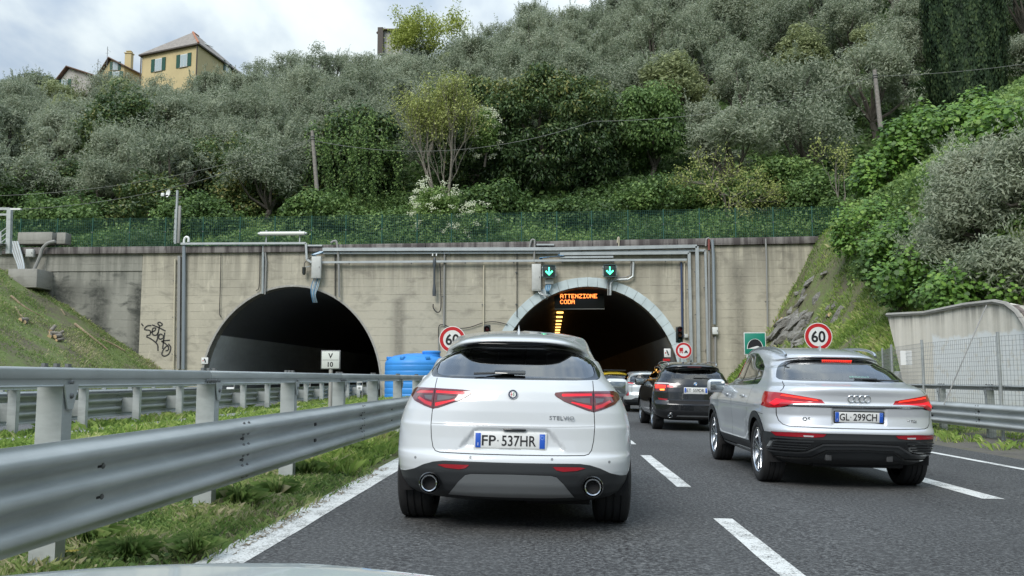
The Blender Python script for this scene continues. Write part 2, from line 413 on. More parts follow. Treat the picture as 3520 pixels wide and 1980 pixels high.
def cut_skin(sk, root, body_mat, regions, step=.04, body_name='body', fine=.024):
    """partition the surface into objects; returns dict name -> [objects]"""
    S = sk.S; vlo, vhi = sk.v0+.001, sk.v1-.001
    P = []; E = []
    def loop(pts):
        o = len(P); P.extend(pts); n = len(pts); E.extend((o+i, o+(i+1) % n) for i in range(n))
    loop(dens([(-S*.9995, vlo), (S*.9995, vlo), (S*.9995, vhi), (-S*.9995, vhi)], .05))
    doms = []
    for r in regions:
        d = r.domain(sk); d = [[(min(max(a, -S*.999), S*.999), min(max(b, vlo+.0005), vhi-.0005)) for a, b in q] for q in d]; doms.append(d)
        for q in d: loop(q)
    ts = []
    x = -S*.99
    while x < S*.99:
        ts.append(x); x += fine if abs(x) < S*.48 else step*1.3
    for i, x in enumerate(ts):
        for j, z in enumerate(np.arange(vlo+.01, vhi, fine)):
            P.append((x + (.3*fine if j % 2 else 0), float(z)))
    vo, _, fo, *_ = delaunay_2d_cdt([Vector(p) for p in P], E, [], 0, 1e-5)
    V = np.array([tuple(p) for p in vo]); Fc = np.array([f for f in fo if len(f) == 3]); C = V[Fc].mean(1)
    lab = np.full(len(Fc), -1)
    for i, d in enumerate(doms):
        hit = np.zeros(len(Fc), bool)
        for q in d:
            qa = np.array(q); m = (C[:, 0] > qa[:, 0].min()) & (C[:, 0] < qa[:, 0].max()) & (C[:, 1] > qa[:, 1].min()) & (C[:, 1] < qa[:, 1].max())
            idx = np.nonzero(m)[0]
            if len(idx): hit[idx] |= in_poly(C[idx, 0], C[idx, 1], q)
        lab[(lab < 0) & hit] = i
    T = V[:, 0]/S; X, Y, Z = sk.ev(T, V[:, 1]); XYZ = np.stack([X, Y, Z], 1); NR = sk.nrm(T, V[:, 1])
    flipped = NR[np.argmin(np.abs(T-.5)+np.abs(V[:, 1]-.6)), 0] < 0
    if flipped: NR = -NR
    out = {}
    def make(name, m, tri, off, parent):
        used, invx = np.unique(tri, return_inverse=True); tri = invx.reshape(-1, 3); pos = XYZ[used]+NR[used]*off; nn = NR[used]
        a, b, c = pos[tri[:, 0]], pos[tri[:, 1]], pos[tri[:, 2]]; gn = np.cross(b-a, c-a)
        bad = (gn*nn[tri].mean(1)).sum(1) < 0; tri[bad] = tri[bad][:, ::-1]
        ok = np.linalg.norm(gn, axis=1) > 1e-9; tri = tri[ok]
        me = mesh_from(name, pos.tolist(), tri.tolist(), m, True)
        me.normals_split_custom_set_from_vertices([tuple(q) for q in nn])
        o = link(name, me, parent); out.setdefault(name, []).append(o); return o
    tri = Fc[lab < 0]
    body = make(body_name, body_mat, tri, 0, root)
    for i, r in sorted(enumerate(regions), key=lambda q: q[1].parent not in (None, 'body')):
        if r.name is None: continue
        tri = Fc[lab == i]
        if not len(tri): continue
        par = root if r.parent is None else (body if r.parent == 'body' else out[r.parent][0])
        if r.split:
            cx = V[tri].mean(1)[:, 0]
            for sd in (1, -1):
                tt = tri[np.sign(cx) == sd]
                pp = par
                if r.parent and r.parent in out and len(out[r.parent]) > 1: pp = out[r.parent][0 if sd == 1 else 1]
                if len(tt): make(r.name, r.m, tt, r.off, pp)
        else: make(r.name, r.m, tri, r.off, par)
    return out

def wheel(root, x, y, r, side, width=.245, rim=.24, spokes=5, dark=False, label=None):
    """side = +1 outer face towards +x"""
    w = empty('wheel', (x, y, r)); w.parent = root; h = width/2
    b = B(); pr = [(rim, -h*.82), (rim+.012, -h*.98), (r*.83, -h*1.06), (r-.03, -h*.99), (r-.012, -h*.93)]
    tr = [(r-.003, -h*.84), (r, -h*.5), (r, -h*.47), (r-.009, -h*.455), (r-.009, -h*.40), (r, -h*.385), (r, -h*.06), (r-.009, -h*.05)]
    pr = pr+tr; pr = pr + [(a, -c) for a, c in reversed(pr)]
    b.lathe(pr, axis='x', n=56); b.build('tyre', M_TYRE, w, smooth=True)
    f = side*h; b = B()
    b.lathe([(rim+.002, -h*.86), (rim-.008, -h*.8), (rim-.022, -h*.3), (rim-.022, h*.3), (rim-.008, h*.8), (rim+.002, h*.86)], axis='x', n=48)
    b.lathe([(rim+.006, f*.84), (rim+.004, f*.93), (rim-.008, f*.95), (rim-.016, f*.84)], axis='x', n=48)
    rm = b.build('rim', M_RIM, w, smooth=True)
    b = B(); b.cyl((f*.25, 0, 0), rim-.02, .01, 'x', 32); b.build('wheel_well_disc', M_UNDER, w)
    for k in range(spokes):
        b = B(); a = 2*PI*k/spokes+.3
        for da in (-.13, .13):
            p0 = Vector((f*.62, .035*math.cos(a+da*2), .035*math.sin(a+da*2))); p1 = Vector((f*.80, (rim-.012)*math.cos(a+da*1.35), (rim-.012)*math.sin(a+da*1.35)))
            b.bar(p0, p1, .026, .026, up=(1, 0, 0))
        b.build('spoke', M_RIM, w, bevel=.004)
        b = B(); p0 = Vector((f*.60, .05*math.cos(a), .05*math.sin(a))); p1 = Vector((f*.74, (rim-.015)*math.cos(a), (rim-.015)*math.sin(a))); b.bar(p0, p1, .03, .014, up=(1, 0, 0))
        b.build('spoke_insert', M_RIMD, w)
    b = B(); b.cyl((f*.66, 0, 0), .035, .03, 'x', 20); b.cyl((f*.62, 0, 0), .062, .02, 'x', 24); b.build('hub_cap', M_RIM if not dark else M_RIMD, w, bevel=.003)
    b = B(); b.cyl((f*.1, 0, 0), .16, .02, 'x', 28); b.build('brake_disc', M_SATIN, w)
    return w
def arch_liner(root, x, y, r, side):
    b = B(); n = 18; rr = r+.055; V = []
    for k in range(n+1):
        a = PI*(k/n)*1.16-PI*.08; c = (y+rr*math.cos(a), r+rr*math.sin(a)); V += [(x+side*.10, *c), (x-side*.36, *c)]
    b.add(V, [(2*k, 2*k+1, 2*k+3, 2*k+2) for k in range(n)] + [tuple(2*k+1 for k in range(n+1))])
    b.build('wheel_arch_liner', M_UNDER, root, smooth=True)
def number_plate(root, txt, p, nrm=None, tilt=0, w=.52, h=.11, frame=(.012, M_PLATE), fw=1.0, strip=None):
    """plate facing -y at local position p (centre); characters copied from the photograph"""
    e = empty('number_plate', p, (tilt, 0, 0)); e.parent = root
    fr, fm = frame
    b = B(); b.box((0, .004, -.008), (w+2*fr, .012, h+2*fr+.014)); f = b.build('plate_frame', fm, e, bevel=.004)
    b = B(); b.box((0, -.004, 0), (w, .006, h)); b.build('plate_face', M_PLATE, e, bevel=.002)
    for sx in (-1, 1):
        b = B(); b.box((sx*(w/2-.021), -.008, 0), (.04, .004, h-.004)); q = b.build('blue_band', M_PBLUE, e, bevel=.001)
        if sx < 0: text('I', .035, M_WHITEP, q, (-w/2+.021, -.0115, -.028), name='country_letter')
        else:
            b = B(); b.lathe([(.011, 0), (.0135, 0)], (w/2-.021, -.0108, .026), 'y', 20); b.build('blue_band_ring', mat('ring_pale_blue', (.25, .4, .75), .5), q)
    a, c = txt.split(' ')
    text(a, .108, M_INK, e, (-w*.305, -.0085, 0), width=.105 if len(a) == 2 else .1, name='lettering', bold=.0012)
    text(c, .108, M_INK, e, (w*.125, -.0085, 0), width=.255, name='lettering', bold=.0012)
    b = B(); b.cyl((-w*.175, -.009, 0), .005, .003, 'y', 10); b.build('plate_dot', M_CLAD, e)
    if strip: text(strip, .016, mat('grey_print', (.2, .2, .2), .5), e, (0, -.004, -h/2-fr+.001), name='lettering', width=.16)
    return e
def seats(root, y_front, y_rear, z=.55, w=1.4, left_driver=True):
    b = B(); b.box((0, (y_front+y_rear)/2+.3, z-.18), (w, y_front-y_rear+2.0, .05)); b.build('cabin_floor', M_INT, root)
    for y, hh, xs in ((y_front, .62, (-.37, .37)), (y_rear, .50, (-.44, 0, .44))):
        for x in xs:
            s = empty('seat', (x, y, z)); s.parent = root; ww = .50 if len(xs) == 2 else .43
            b = B(); b.box((0, .26, 0), (ww, .5, .14)); b.build('seat_cushion', M_SEAT, s, bevel=.04)
            b = B(); b.box((0, -.04, hh/2), (ww, .13, hh), (R(10), 0, 0)); b.build('backrest', M_SEAT, s, bevel=.05)
            b = B(); b.box((0, -.10, hh+.10), (.27 if len(xs) == 2 else .23, .10, .17 if len(xs) == 2 else .12), (R(6), 0, 0)); b.build('headrest', M_SEAT, s, bevel=.035)
def mirror_part(root, x, y, z, side, m, glass=True):
    e = empty('door_mirror', (x, y, z)); e.parent = root
    b = B(); b.box((side*.12, 0, 0), (.26, .14, .19)); b.build('mirror_housing', m, e, bevel=.065, seg=4)
    b = B(); b.box((side*.115, -.066, .0), (.20, .012, .125)); b.build('mirror_face', M_MIRROR, e, bevel=.005)
    b = B(); b.box((side*-.02, .0, -.08), (.10, .06, .06)); b.build('mirror_foot', M_PIANO, e, bevel=.02)
def handle(root, sk, y, z, side, m):
    p, n = sk.pts(y, z, side, .018); b = B(); b.bar(p-Vector((0, .09, 0)), p+Vector((0, .09, 0)), .022, .026); b.build('door_handle', m, root, bevel=.009, seg=2)
def roof_rail(root, pts, m, r=.018):
    b = B(); b.tube(smoothline(pts, 6), r, 8); b.build('roof_rail', m, root, smooth=True)
def fin(root, y, z, m, sc=1.0):
    b = B(); n = 10; V = []
    for k in range(n+1):
        t = k/n; y_ = y+.17*sc*t; h = .062*sc*max(0, (1-t))**1.25*(1 if t > 0 else .96); w = .03*sc*(.35+.65*t)*(1-t*.6)
        V += [(-w, y_, z-.01*t), (0, y_-.012*(1-t), z+h+.004), (w, y_, z-.01*t)]
    b.add(V, [(3*k, 3*k+1, 3*k+4, 3*k+3) for k in range(n)]+[(3*k+1, 3*k+2, 3*k+5, 3*k+4) for k in range(n)]+[(0, 2, 1)])
    b.build('roof_antenna', m, root, smooth=True)
def light_strip(sk, x0, x1, z, off, h, m, name, parent, y_extra=0):
    pass
def underbody(root, w, y0, y1, z0=.20, z1=.42):
    b = B(); b.box((0, (y0+y1)/2, (z0+z1)/2), (w, y1-y0, z1-z0)); b.build('underbody', M_UNDER, root, bevel=.03)
def circ(cx, cz, r, n=40, a0=0, a1=2*PI): return [(cx+r*math.cos(a0+(a1-a0)*k/n), cz+r*math.sin(a0+(a1-a0)*k/n)) for k in range(n+(0 if abs(a1-a0-2*PI) < 1e-6 else 1))]
def arch_hole(cy, r, cz): return [(cy-r, .05)] + circ(cy, cz, r, 28, PI, 0) + [(cy+r, .05)]
def badge_disc(root, p, r, m_ring=M_CHROME, tilt=0):
    e = empty('badge', p, (tilt, 0, 0)); e.parent = root
    b = B(); b.lathe([(r*.86, .004), (r*.86, -.006), (r*.93, -.009), (r, -.006), (r, .006)], axis='y', n=36); b.build('badge_ring', m_ring, e, smooth=True)
    return e

# ------------------------------------------------------------------ the white car in front
def place_car(name, label, x, y):
    return empty(name, (x, y, road_z(x)), (0, math.atan(SLOPE), 0), label, 'car', 'cars queuing towards the right tunnel')

def white_suv():
    g = gp(1769, 1787, 0.0); X0 = -.31; root = place_car('white_car', 'white sport utility car with twin exhausts and black wiper, nearest ahead in the left lane', X0, g.y-.87+.03)
    WH = car_paint('white_pearl_paint', (.61, .635, .655))
    #      v     w     yr    cr   nr   yf    cf   zb
    rg = [(.215, .70, .34, .50, 2.6, 4.30, .6, .215), (.25, .80, .16, .52, 2.6, 4.45, .7, .25), (.30, .865, .07, .55, 2.6, 4.6, .7, .30), (.37, .91, .025, .6, 2.7, 4.66, .75, .37), (.46, .935, .0, .62, 2.8, 4.69, .8, .46),
          (.535, .945, .0, .62, 2.8, 4.69, .8, .535), (.575, .948, .012, .62, 2.8, 4.69, .8, .575), (.60, .95, .05, .62, 2.9, 4.68, .8, .60), (.70, .95, .062, .64, 2.9, 4.66, .85, .70), (.795, .948, .066, .66, 2.9, 4.62, .9, .795),
          (.812, .945, .078, .66, 2.9, 4.6, .9, .812), (.90, .925, .085, .66, 2.8, 4.5, .9, .90), (.99, .895, .10, .66, 2.7, 4.3, .9, .98), (1.06, .862, .125, .66, 2.6, 4.0, .9, 1.05), (1.12, .815, .165, .66, 2.5, 3.7, .9, 1.115),
          (1.15, .78, .20, .64, 2.5, 3.5, .9, 1.15), (1.165, .765, .225, .62, 2.5, 3.45, .85, 1.165), (1.25, .725, .32, .58, 2.5, 3.3, .8, 1.25), (1.34, .668, .43, .55, 2.5, 3.15, .75, 1.34), (1.385, .638, .485, .52, 2.5, 3.08, .7, 1.385),
          (1.405, .628, .46, .52, 2.6, 3.05, .7, 1.40), (1.425, .615, .385, .55, 2.8, 3.03, .7, 1.42), (1.445, .598, .365, .55, 2.9, 3.01, .7, 1.445), (1.465, .568, .38, .6, 2.8, 2.98, .7, 1.458), (1.485, .515, .44, .65, 2.6, 2.95, .7, 1.472),
          (1.52, .40, .62, .7, 2.5, 2.85, .6, 1.494), (1.55, .22, .95, .5, 2.4, 2.7, .5, 1.508), (1.58, .012, 1.25, .3, 2.2, 2.6, .3, 1.515)]
    roof = [(0, 1.452), (.30, 1.455), (.6, 1.49), (1.0, 1.535), (1.6, 1.58), (2.2, 1.595), (2.8, 1.57), (3.2, 1.51)]
    def mod(x, y, z):
        ax = np.abs(x); ss = lambda a, b, q: (lambda u: u*u*(3-2*u))(np.clip((q-a)/(b-a), 0, 1))
        edge = .30+ (0.775-z)*.85
        rec = ss(0, .05, edge-ax)*ss(.602, .65, z)*(1-ss(.75, .79, z))*(y < .6)
        fl = np.exp(-((y-.9)/.42)**2)*np.exp(-((z-.66)/.22)**2)*.012
        z = z - .085*ss(1.29, 1.46, z)*(ax/.6)**4*(1-ss(.7, 1.7, y)) - .035*ss(1.46, 1.6, z)
        y = y + .13*ss(.40, .60, ax)*ss(1.375, 1.40, z+.085*(ax/.6)**4)*(1-ss(.5, 1.3, y))
        return x*(1+fl)*.972, y+rec*.022, z
    sk = Skin(rg, roof, 1.16, 1.465, mod)
    cb = [(0, .535), (.42, .537), (.52, .536), (.60, .525), (.68, .50), (.76, .462), (.84, .438), (.93, .425), (.945, .423)]
    # side coordinates (y, z) for the lower cladding; rear coordinates for the rear part
    rs = []
    A1, A2, AR, AZ = .885, 3.70, .395, .37
    for a in (A1, A2): rs.append(Region(None, None, [arch_hole(a, AR, AZ)], 'side'))
    glass = [(-.60, 1.168), (-.52, 1.163), (0, 1.160), (.52, 1.163), (.60, 1.168), (.655, 1.195), (.635, 1.27), (.575, 1.345), (.51, 1.382), (.3, 1.394), (0, 1.398), (-.3, 1.394), (-.51, 1.382), (-.575, 1.345), (-.635, 1.27), (-.655, 1.195)]
    rs.append(Region('rear_window', G_DARK, [glass], off=-.004, mirror=False, soft=1))
    surr_shade = [(-.655, 1.147), (0, 1.141), (.655, 1.147), (.705, 1.175), (.69, 1.25), (.635, 1.33), (.585, 1.392), (.51, 1.428), (.35, 1.436), (0, 1.44), (-.35, 1.436), (-.51, 1.428), (-.585, 1.392), (-.635, 1.33), (-.69, 1.25), (-.705, 1.175)]
    rs.append(Region('window_surround', M_PIANO, [surr_shade], mirror=False, soft=1))  # black surround; its top band also paints the shade under the spoiler
    rs.append(Region('light_bar', M_REDB, [[(.375, 1.034), (.385, 1.043), (.612, 1.047), (.614, 1.030), (.385, 1.022)], [(.45, .978), (.455, .985), (.612, .955), (.61, .930), (.59, .934)]], off=.004, split=True, parent='tail_light'))
    rs.append(Region('clear_lens', mat('smoked_clear_lens', (.10, .085, .09), .15, coat=1), [[(.44, 1.008), (.60, 1.018), (.60, .972), (.50, .985)], [(.64, 1.015), (.72, 1.012), (.70, .985), (.645, .973)]], off=.003, split=True, parent='tail_light'))
    rs.append(Region('outer_light_bar', mat('deep_red_bar', (.4, .01, .02), .2, coat=1, emit=(1, .02, .03), es=.12), [[(.637, 1.045), (.76, 1.047), (.80, 1.03), (.785, 1.022), (.637, 1.028)], [(.64, .958), (.70, .972), (.76, 1.0), (.775, .985), (.70, .945), (.642, .928)]], off=.003, split=True, parent='tail_light'))
    lamp = [(.322, 1.037), (.328, 1.050), (.40, 1.058), (.62, 1.064), (.80, 1.066), (.845, 1.050), (.85, 1.005), (.80, .966), (.70, .930), (.63, .911), (.58, .921), (.40, .985), (.335, 1.022)]
    # the seam between the tailgate half and the wing half of each lamp
    seam = Region('lamp_seam', M_GAP, [[(.626, 1.068), (.626, .909)]], line=.003, off=.004, split=True, parent='tail_light')
    rs = rs[:4]+[seam]+rs[4:]
    rs.append(Region('tail_light', M_REDG, [lamp], off=.005, split=True))
    order = [r.name for r in rs]
    tg = [(.628, 1.145), (.630, 1.066)], [(.632, .910), (.636, .80), (.628, .70), (.612, .630), (.590, .602), (.555, .593), (.30, .590), (0, .589)]
    rs.append(Region('panel_gap', M_GAP, [list(p) for p in tg], line=.0032, off=-.001, parent='body'))
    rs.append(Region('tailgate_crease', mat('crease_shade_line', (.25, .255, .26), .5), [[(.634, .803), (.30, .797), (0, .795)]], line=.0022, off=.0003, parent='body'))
    rs.append(Region('diffuser', M_SATIN, [[(.0, .452), (.30, .449), (.345, .438), (.40, .385), (.455, .318), (.485, .283), (.30, .276), (0, .274)]], off=.006))
    rs.append(Region('reflector', M_REFL, [[(.315, .512), (.345, .487), (.395, .478), (.50, .485), (.565, .503), (.52, .511)]], off=.004, split=True))
    for xx, zz in ((.31, .566), (.75, .545)):
        rs.append(Region('parking_sensor', mat('sensor_ring', (.22, .23, .24), .4), [circ(xx, zz, .010, 14)], off=.001, split=True))
    rs.append(Region('lower_bumper', M_CLAD, [cb+[(.945, .16), (0, .16)]], off=-.001))
    side_low = [(.6, .40), (1.3, .40), (3.3, .40), (4.2, .42), (4.68, .42), (4.68, .1), (.6, .1)]
    rs.append(Region('sill', M_CLAD, [side_low], 'side'))
    win = [(1.05, 1.21), (1.25, 1.36), (1.7, 1.47), (2.3, 1.50), (2.75, 1.46), (3.15, 1.25), (3.2, 1.17), (2.0, 1.165), (1.2, 1.17)]
    rs.append(Region('side_window', G_DARK, [win], 'side', off=-.003, split=True))
    rs.append(Region('windscreen', G_LIGHT, [[(.85, 1.19), (.9990, 1.19), (.9990, 1.44), (.86, 1.44)]], 'tv', off=-.003))
    o = cut_skin(sk, root, WH, rs, fine=.018)
    # windscreen strip: wrap the front of the greenhouse in glass
    # wheels, liners, underbody
    for y in (A1, A2):
        for sd in (1, -1):
            wheel(root, sd*.79, y, .365, sd, .27, .255); arch_liner(root, sd*.80, y, .365, sd)
    underbody(root, 1.30, .30, 4.4, .24, .40)
    b = B(); b.cyl((.35, .5, .27), .09, .5, 'x', 16); b.build('silencer', M_UNDER, root, smooth=True)
    seats(root, 2.35, 1.45, .62)
    for sd in (-1, 1):
        p, n = sk.pt(sd*.62, .372, 0); e = empty('exhaust_pipe', (p.x, .045, .372)); e.parent = root
        b = B(); b.lathe([(.080, .03), (.079, .0), (.072, -.010), (.066, 0), (.064, .05)], axis='y', n=36); b.build('exhaust_surround', M_PIANO, e, smooth=True)
        b = B(); b.lathe([(.060, .05), (.062, -.022), (.0585, -.032), (.052, -.030), (.047, -.016), (.045, .08)], axis='y', n=36); b.build('exhaust_rim', M_CHROME, e, smooth=True)
        b = B(); b.cyl((0, .03, 0), .046, .01, 'y', 24); b.build('exhaust_core', M_UNDER, e)
    p, n = sk.pt(0, .695); number_plate(root, 'FP 537HR', (-.012, p.y-.012, .690), tilt=R(-3), strip='WWW.CENTROAUTOUT.IT')
    # badge: cross and serpent roundel
    p, n = sk.pt(0, 1.03); e = badge_disc(root, (0, p.y-.006, 1.032), .037, tilt=R(-10))
    b = B(); b.cyl((0, 0, 0), .033, .006, 'y', 30); b.build('badge_field', mat('badge_navy', (.02, .03, .07), .3, coat=1), e)
    b = B(); b.cyl((0, -.003, 0), .0225, .005, 'y', 26); b.build('badge_centre', M_WHITEP, e)
    b = B(); b.box((-.0105, -.0065, 0), (.0035, .002, .034)); b.box((-.0105, -.0067, 0), (.017, .002, .0035)); b.build('badge_cross', mat('badge_red', (.5, .01, .02), .4), e)
    b = B(); b.tube(smoothline([(.006+.0045*math.sin(k*1.5), -.0075, .017-.0038*k) for k in range(9)], 4), .0018, 6); b.build('badge_serpent', mat('badge_green', (.02, .25, .10), .4), e, smooth=True)
    tw = text('STELVIO', .040, mat('grey_lettering', (.30, .31, .32), .3, .6), root, (.37, sk.pt(.37, .865)[0].y-.004, .865), (PI/2-R(4), 0, R(3.5)), width=.185, bold=.0004, ext=.002, space=1.1, name='model_lettering')
    # wiper
    w = empty('wiper', (.02, sk.pt(0, 1.195)[0].y-.03, 1.195), (R(-40), 0, 0)); w.parent = root
    b = B(); b.box((-.05, 0, .003), (.24, .018, .038)); b.build('wiper_arm', M_PIANO, w, bevel=.010)
    b = B(); b.bar((-.33, .012, -.005), (-.02, .012, .012), .012, .014); b.build('wiper_blade', M_CLAD, w)
    fin(root, 1.05, 1.535, WH, 1.25)
    for sd in (-1, 1): mirror_part(root, sd*.86, 2.95, 1.075, sd, WH)
    b = B(); b.box((.02, sk.pt(0, .765)[0].y-.012, .772), (.17, .03, .012)); b.build('tailgate_handle', M_PIANO, root, bevel=.004)
    return root
# ------------------------------------------------------------------ the silver coupe-backed car in the right lane
def spoke_wheels(root, ys, xs, r, width, rim, spokes=5):
    for y in ys:
        for sd in (1, -1): wheel(root, sd*xs, y, r, sd, width, rim, spokes); arch_liner(root, sd*xs, y, r, sd)

def silver_coupe():
    g = gp(2620, 1653, road_z(2.5)); X0 = 3.36; root = place_car('silver_car', 'silver sloping-back sport utility car with four rings on its tailgate, right lane', X0, g.y-.86)
    SV = mat('silver_metallic_paint', (.62, .645, .68), .36, .35, coat=1)
    rg = [(.235, .70, .40, .50, 2.6, 4.30, .6, .235), (.27, .80, .22, .52, 2.6, 4.45, .7, .27), (.33, .865, .10, .55, 2.7, 4.6, .7, .33), (.42, .915, .035, .56, 2.8, 4.66, .75, .42), (.52, .93, .005, .56, 2.9, 4.69, .8, .52),
          (.60, .935, .0, .56, 2.9, 4.69, .8, .60), (.625, .938, -.008, .56, 2.9, 4.69, .8, .625), (.665, .938, .005, .56, 2.9, 4.68, .8, .665), (.685, .938, .035, .56, 2.9, 4.66, .8, .685), (.80, .937, .06, .56, 2.8, 4.62, .85, .80),
          (.905, .935, .045, .55, 2.8, 4.6, .9, .905), (.93, .934, .025, .55, 2.8, 4.58, .9, .928), (.945, .932, .055, .55, 2.8, 4.56, .9, .945), (1.02, .915, .052, .55, 2.7, 4.3, .9, 1.02), (1.075, .89, .035, .56, 2.6, 4.0, .9, 1.075),
          (1.11, .865, .035, .58, 2.6, 3.8, .9, 1.112), (1.13, .845, .075, .58, 2.5, 3.7, .9, 1.128), (1.155, .82, .18, .58, 2.5, 3.6, .9, 1.148), (1.185, .79, .30, .58, 2.5, 3.5, .85, 1.175), (1.21, .77, .365, .57, 2.5, 3.42, .85, 1.205),
          (1.30, .722, .565, .55, 2.5, 3.30, .8, 1.30), (1.38, .68, .76, .52, 2.5, 3.18, .75, 1.38), (1.435, .652, .91, .50, 2.5, 3.1, .7, 1.435), (1.452, .643, .925, .50, 2.6, 3.08, .7, 1.452), (1.465, .635, .875, .52, 2.7, 3.06, .7, 1.463),
          (1.485, .615, .885, .55, 2.8, 3.03, .7, 1.48), (1.505, .58, .99, .6, 2.7, 3.0, .7, 1.497), (1.53, .46, 1.15, .55, 2.6, 2.9, .6, 1.512), (1.555, .25, 1.4, .4, 2.4, 2.7, .5, 1.522), (1.58, .012, 1.6, .3, 2.2, 2.6, .3, 1.526)]
    roof = [(0, 1.478), (.85, 1.48), (1.2, 1.53), (1.7, 1.575), (2.3, 1.59), (2.8, 1.57), (3.2, 1.51)]
    def mod(x, y, z):
        ax = np.abs(x); ss = lambda a, b, q: (lambda u: u*u*(3-2*u))(np.clip((q-a)/(b-a), 0, 1))
        fl = sum(np.exp(-((y-c)/.50)**2) for c in (.86, 3.68))*np.exp(-((z-.80)/.16)**2)*.018
        waist = -.022*np.exp(-((z-.62)/.13)**2)*ss(1.2, 1.6, y)*(1-ss(2.9, 3.3, y)) + .012*ss(.86, .90, z)*(1-ss(.905, 1.0, z))*ss(.5, .9, y)
        z = z - .07*ss(1.32, 1.48, z)*(ax/.62)**4*(1-ss(1.1, 2.1, y))
        rec = ss(0, .03, .30-ax)*ss(.70, .73, z)*(1-ss(.895, .905, z))*(y < .6)*.018
        return x*(1+fl+waist), y+rec, z
    sk = Skin(rg, roof, 1.12, 1.48, mod); rs = []
    A1, A2, AR, AZ = .86, 3.68, .385, .365
    for a in (A1, A2): rs.append(Region(None, None, [arch_hole(a, AR, AZ)], 'side'))
    rs.append(Region('rear_window', G_LIGHT, [[(-.60, 1.212), (0, 1.205), (.60, 1.212), (.655, 1.24), (.60, 1.345), (.545, 1.415), (.46, 1.438), (0, 1.445), (-.46, 1.438), (-.545, 1.415), (-.60, 1.345), (-.655, 1.24)]], off=-.004, mirror=False, soft=1))
    rs.append(Region('window_surround', M_PIANO, [[(-.66, 1.19), (0, 1.184), (.66, 1.19), (.735, 1.205), (.70, 1.28), (.645, 1.37), (.60, 1.44), (.50, 1.463), (0, 1.466), (-.50, 1.463), (-.60, 1.44), (-.645, 1.37), (-.70, 1.28), (-.735, 1.205)]], off=.001, mirror=False, soft=1))
    rs.append(Region('light_bar', M_REDL, [[(.43, .968), (.45, .982), (.78, 1.03), (.80, 1.018)]], off=.007, split=True, parent='tail_light'))
    rs.append(Region('lower_light_bar', M_REDB, [[(.46, .945), (.72, .965), (.84, .985), (.90, .93), (.86, .905), (.80, .94), (.60, .94)]], off=.006, split=True, parent='tail_light'))
    rs.append(Region('tail_light', mat('bright_red_lamp_glass', (.36, .008, .015), .12, coat=1, emit=(1, .02, .03), es=.04), [[(.365, .938), (.40, .985), (.47, .997), (.80, 1.050), (.925, 1.060), (.935, .90), (.90, .878), (.82, .885), (.72, .925), (.55, .938)]], off=.005, split=True))
    rs.append(Region('chrome_strip', mat('bright_trim', (.72, .74, .76), .22, .9, coat=.5), [[(-.73, .912), (0, .905), (.73, .912), (.76, .932), (.70, .940), (0, .936), (-.70, .940), (-.76, .932)]], off=.006, mirror=False))
    rs.append(Region('strip_shadow_groove', M_GAP, [[(-.80, .885), (-.72, .900), (0, .893), (.72, .900), (.80, .885), (.83, .90), (.76, .918), (0, .912), (-.76, .918), (-.83, .90)]], off=-.002, mirror=False, parent='body'))
    rs.append(Region('panel_gap', M_GAP, [[(.845, .88), (.84, .80), (.825, .74), (.79, .700), (.74, .684), (.3, .676), (0, .675)]], line=.004, off=-.001, parent='body'))
    rs.append(Region('panel_gap', M_GAP, [[(.80, 1.065), (.74, 1.13), (.70, 1.18)]], line=.003, off=-.001, parent='body'))
    rs.append(Region('lower_bumper', M_CLAD, [[(-1, .605), (-.6, .618), (0, .62), (.6, .618), (1, .605), (1, .1), (-1, .1)]], mirror=False, off=-.001))
    lb = rs.pop()
    rs.append(Region('reflector', M_REFL, [[(.37, .612), (.40, .580), (.50, .570), (.86, .572), (.90, .615), (.60, .622)]], off=.006, split=True))
    rs.append(Region('reverse_lens', M_CLEARL, [[(.50, .590), (.505, .575), (.60, .575), (.605, .592)]], off=.008, split=True, parent='reflector'))
    rs[-1], rs[-2] = rs[-2], rs[-1]
    rs.append(Region('vent_trim', M_PIANO, [[(-.90, .545), (-.62, .548), (-.58, .548), (.58, .548), (.90, .545), (.915, .40), (.86, .385), (.66, .392), (.56, .40), (.40, .482), (0, .490), (-.40, .482), (-.56, .40), (-.66, .392), (-.86, .385), (-.915, .40)]], off=.004, mirror=False, soft=0))
    vt = rs.pop()
    for zz in (.525, .495, .465, .438): rs.append(Region('vent_slat', M_CLAD, [[(.50+(.525-zz)*.9, zz), (.88, zz)]], line=.006, off=.012, split=True, parent='vent_trim'))
    rs.append(Region('trim_blade', mat('satin_dark_trim', (.12, .125, .13), .3, .7, coat=.3), [[(.90, .402), (.66, .402), (.56, .412), (.40, .497), (0, .505)]], line=.010, off=.014, split=True, parent='vent_trim'))
    rs.append(vt)
    rs.append(Region('lower_trim_edge', M_PIANO, [[(.93, .33), (.62, .335), (.50, .345), (.36, .43), (0, .44)]], line=.009, off=.010, split=True))
    rs.append(lb)
    # side: doors, windows, arches, sill
    win1 = [(1.62, 1.20), (1.64, 1.44), (1.95, 1.502), (2.25, 1.515), (2.28, 1.17), (1.9, 1.155), (1.64, 1.15)]
    win2 = [(2.36, 1.17), (2.34, 1.515), (2.65, 1.505), (2.92, 1.44), (3.22, 1.27), (3.36, 1.12), (2.8, 1.145)]
    win0 = [(1.30, 1.175), (1.36, 1.29), (1.46, 1.37), (1.57, 1.425), (1.57, 1.158), (1.38, 1.155)]
    for q in (win0, win1, win2): rs.append(Region('side_window', G_DARK, [q], 'side', off=-.003, split=True))
    fr = [(1.24, 1.145), (1.33, 1.31), (1.44, 1.40), (1.62, 1.468), (1.95, 1.528), (2.3, 1.540), (2.66, 1.528), (2.95, 1.46), (3.26, 1.28), (3.44, 1.10), (2.8, 1.125), (1.9, 1.135)]
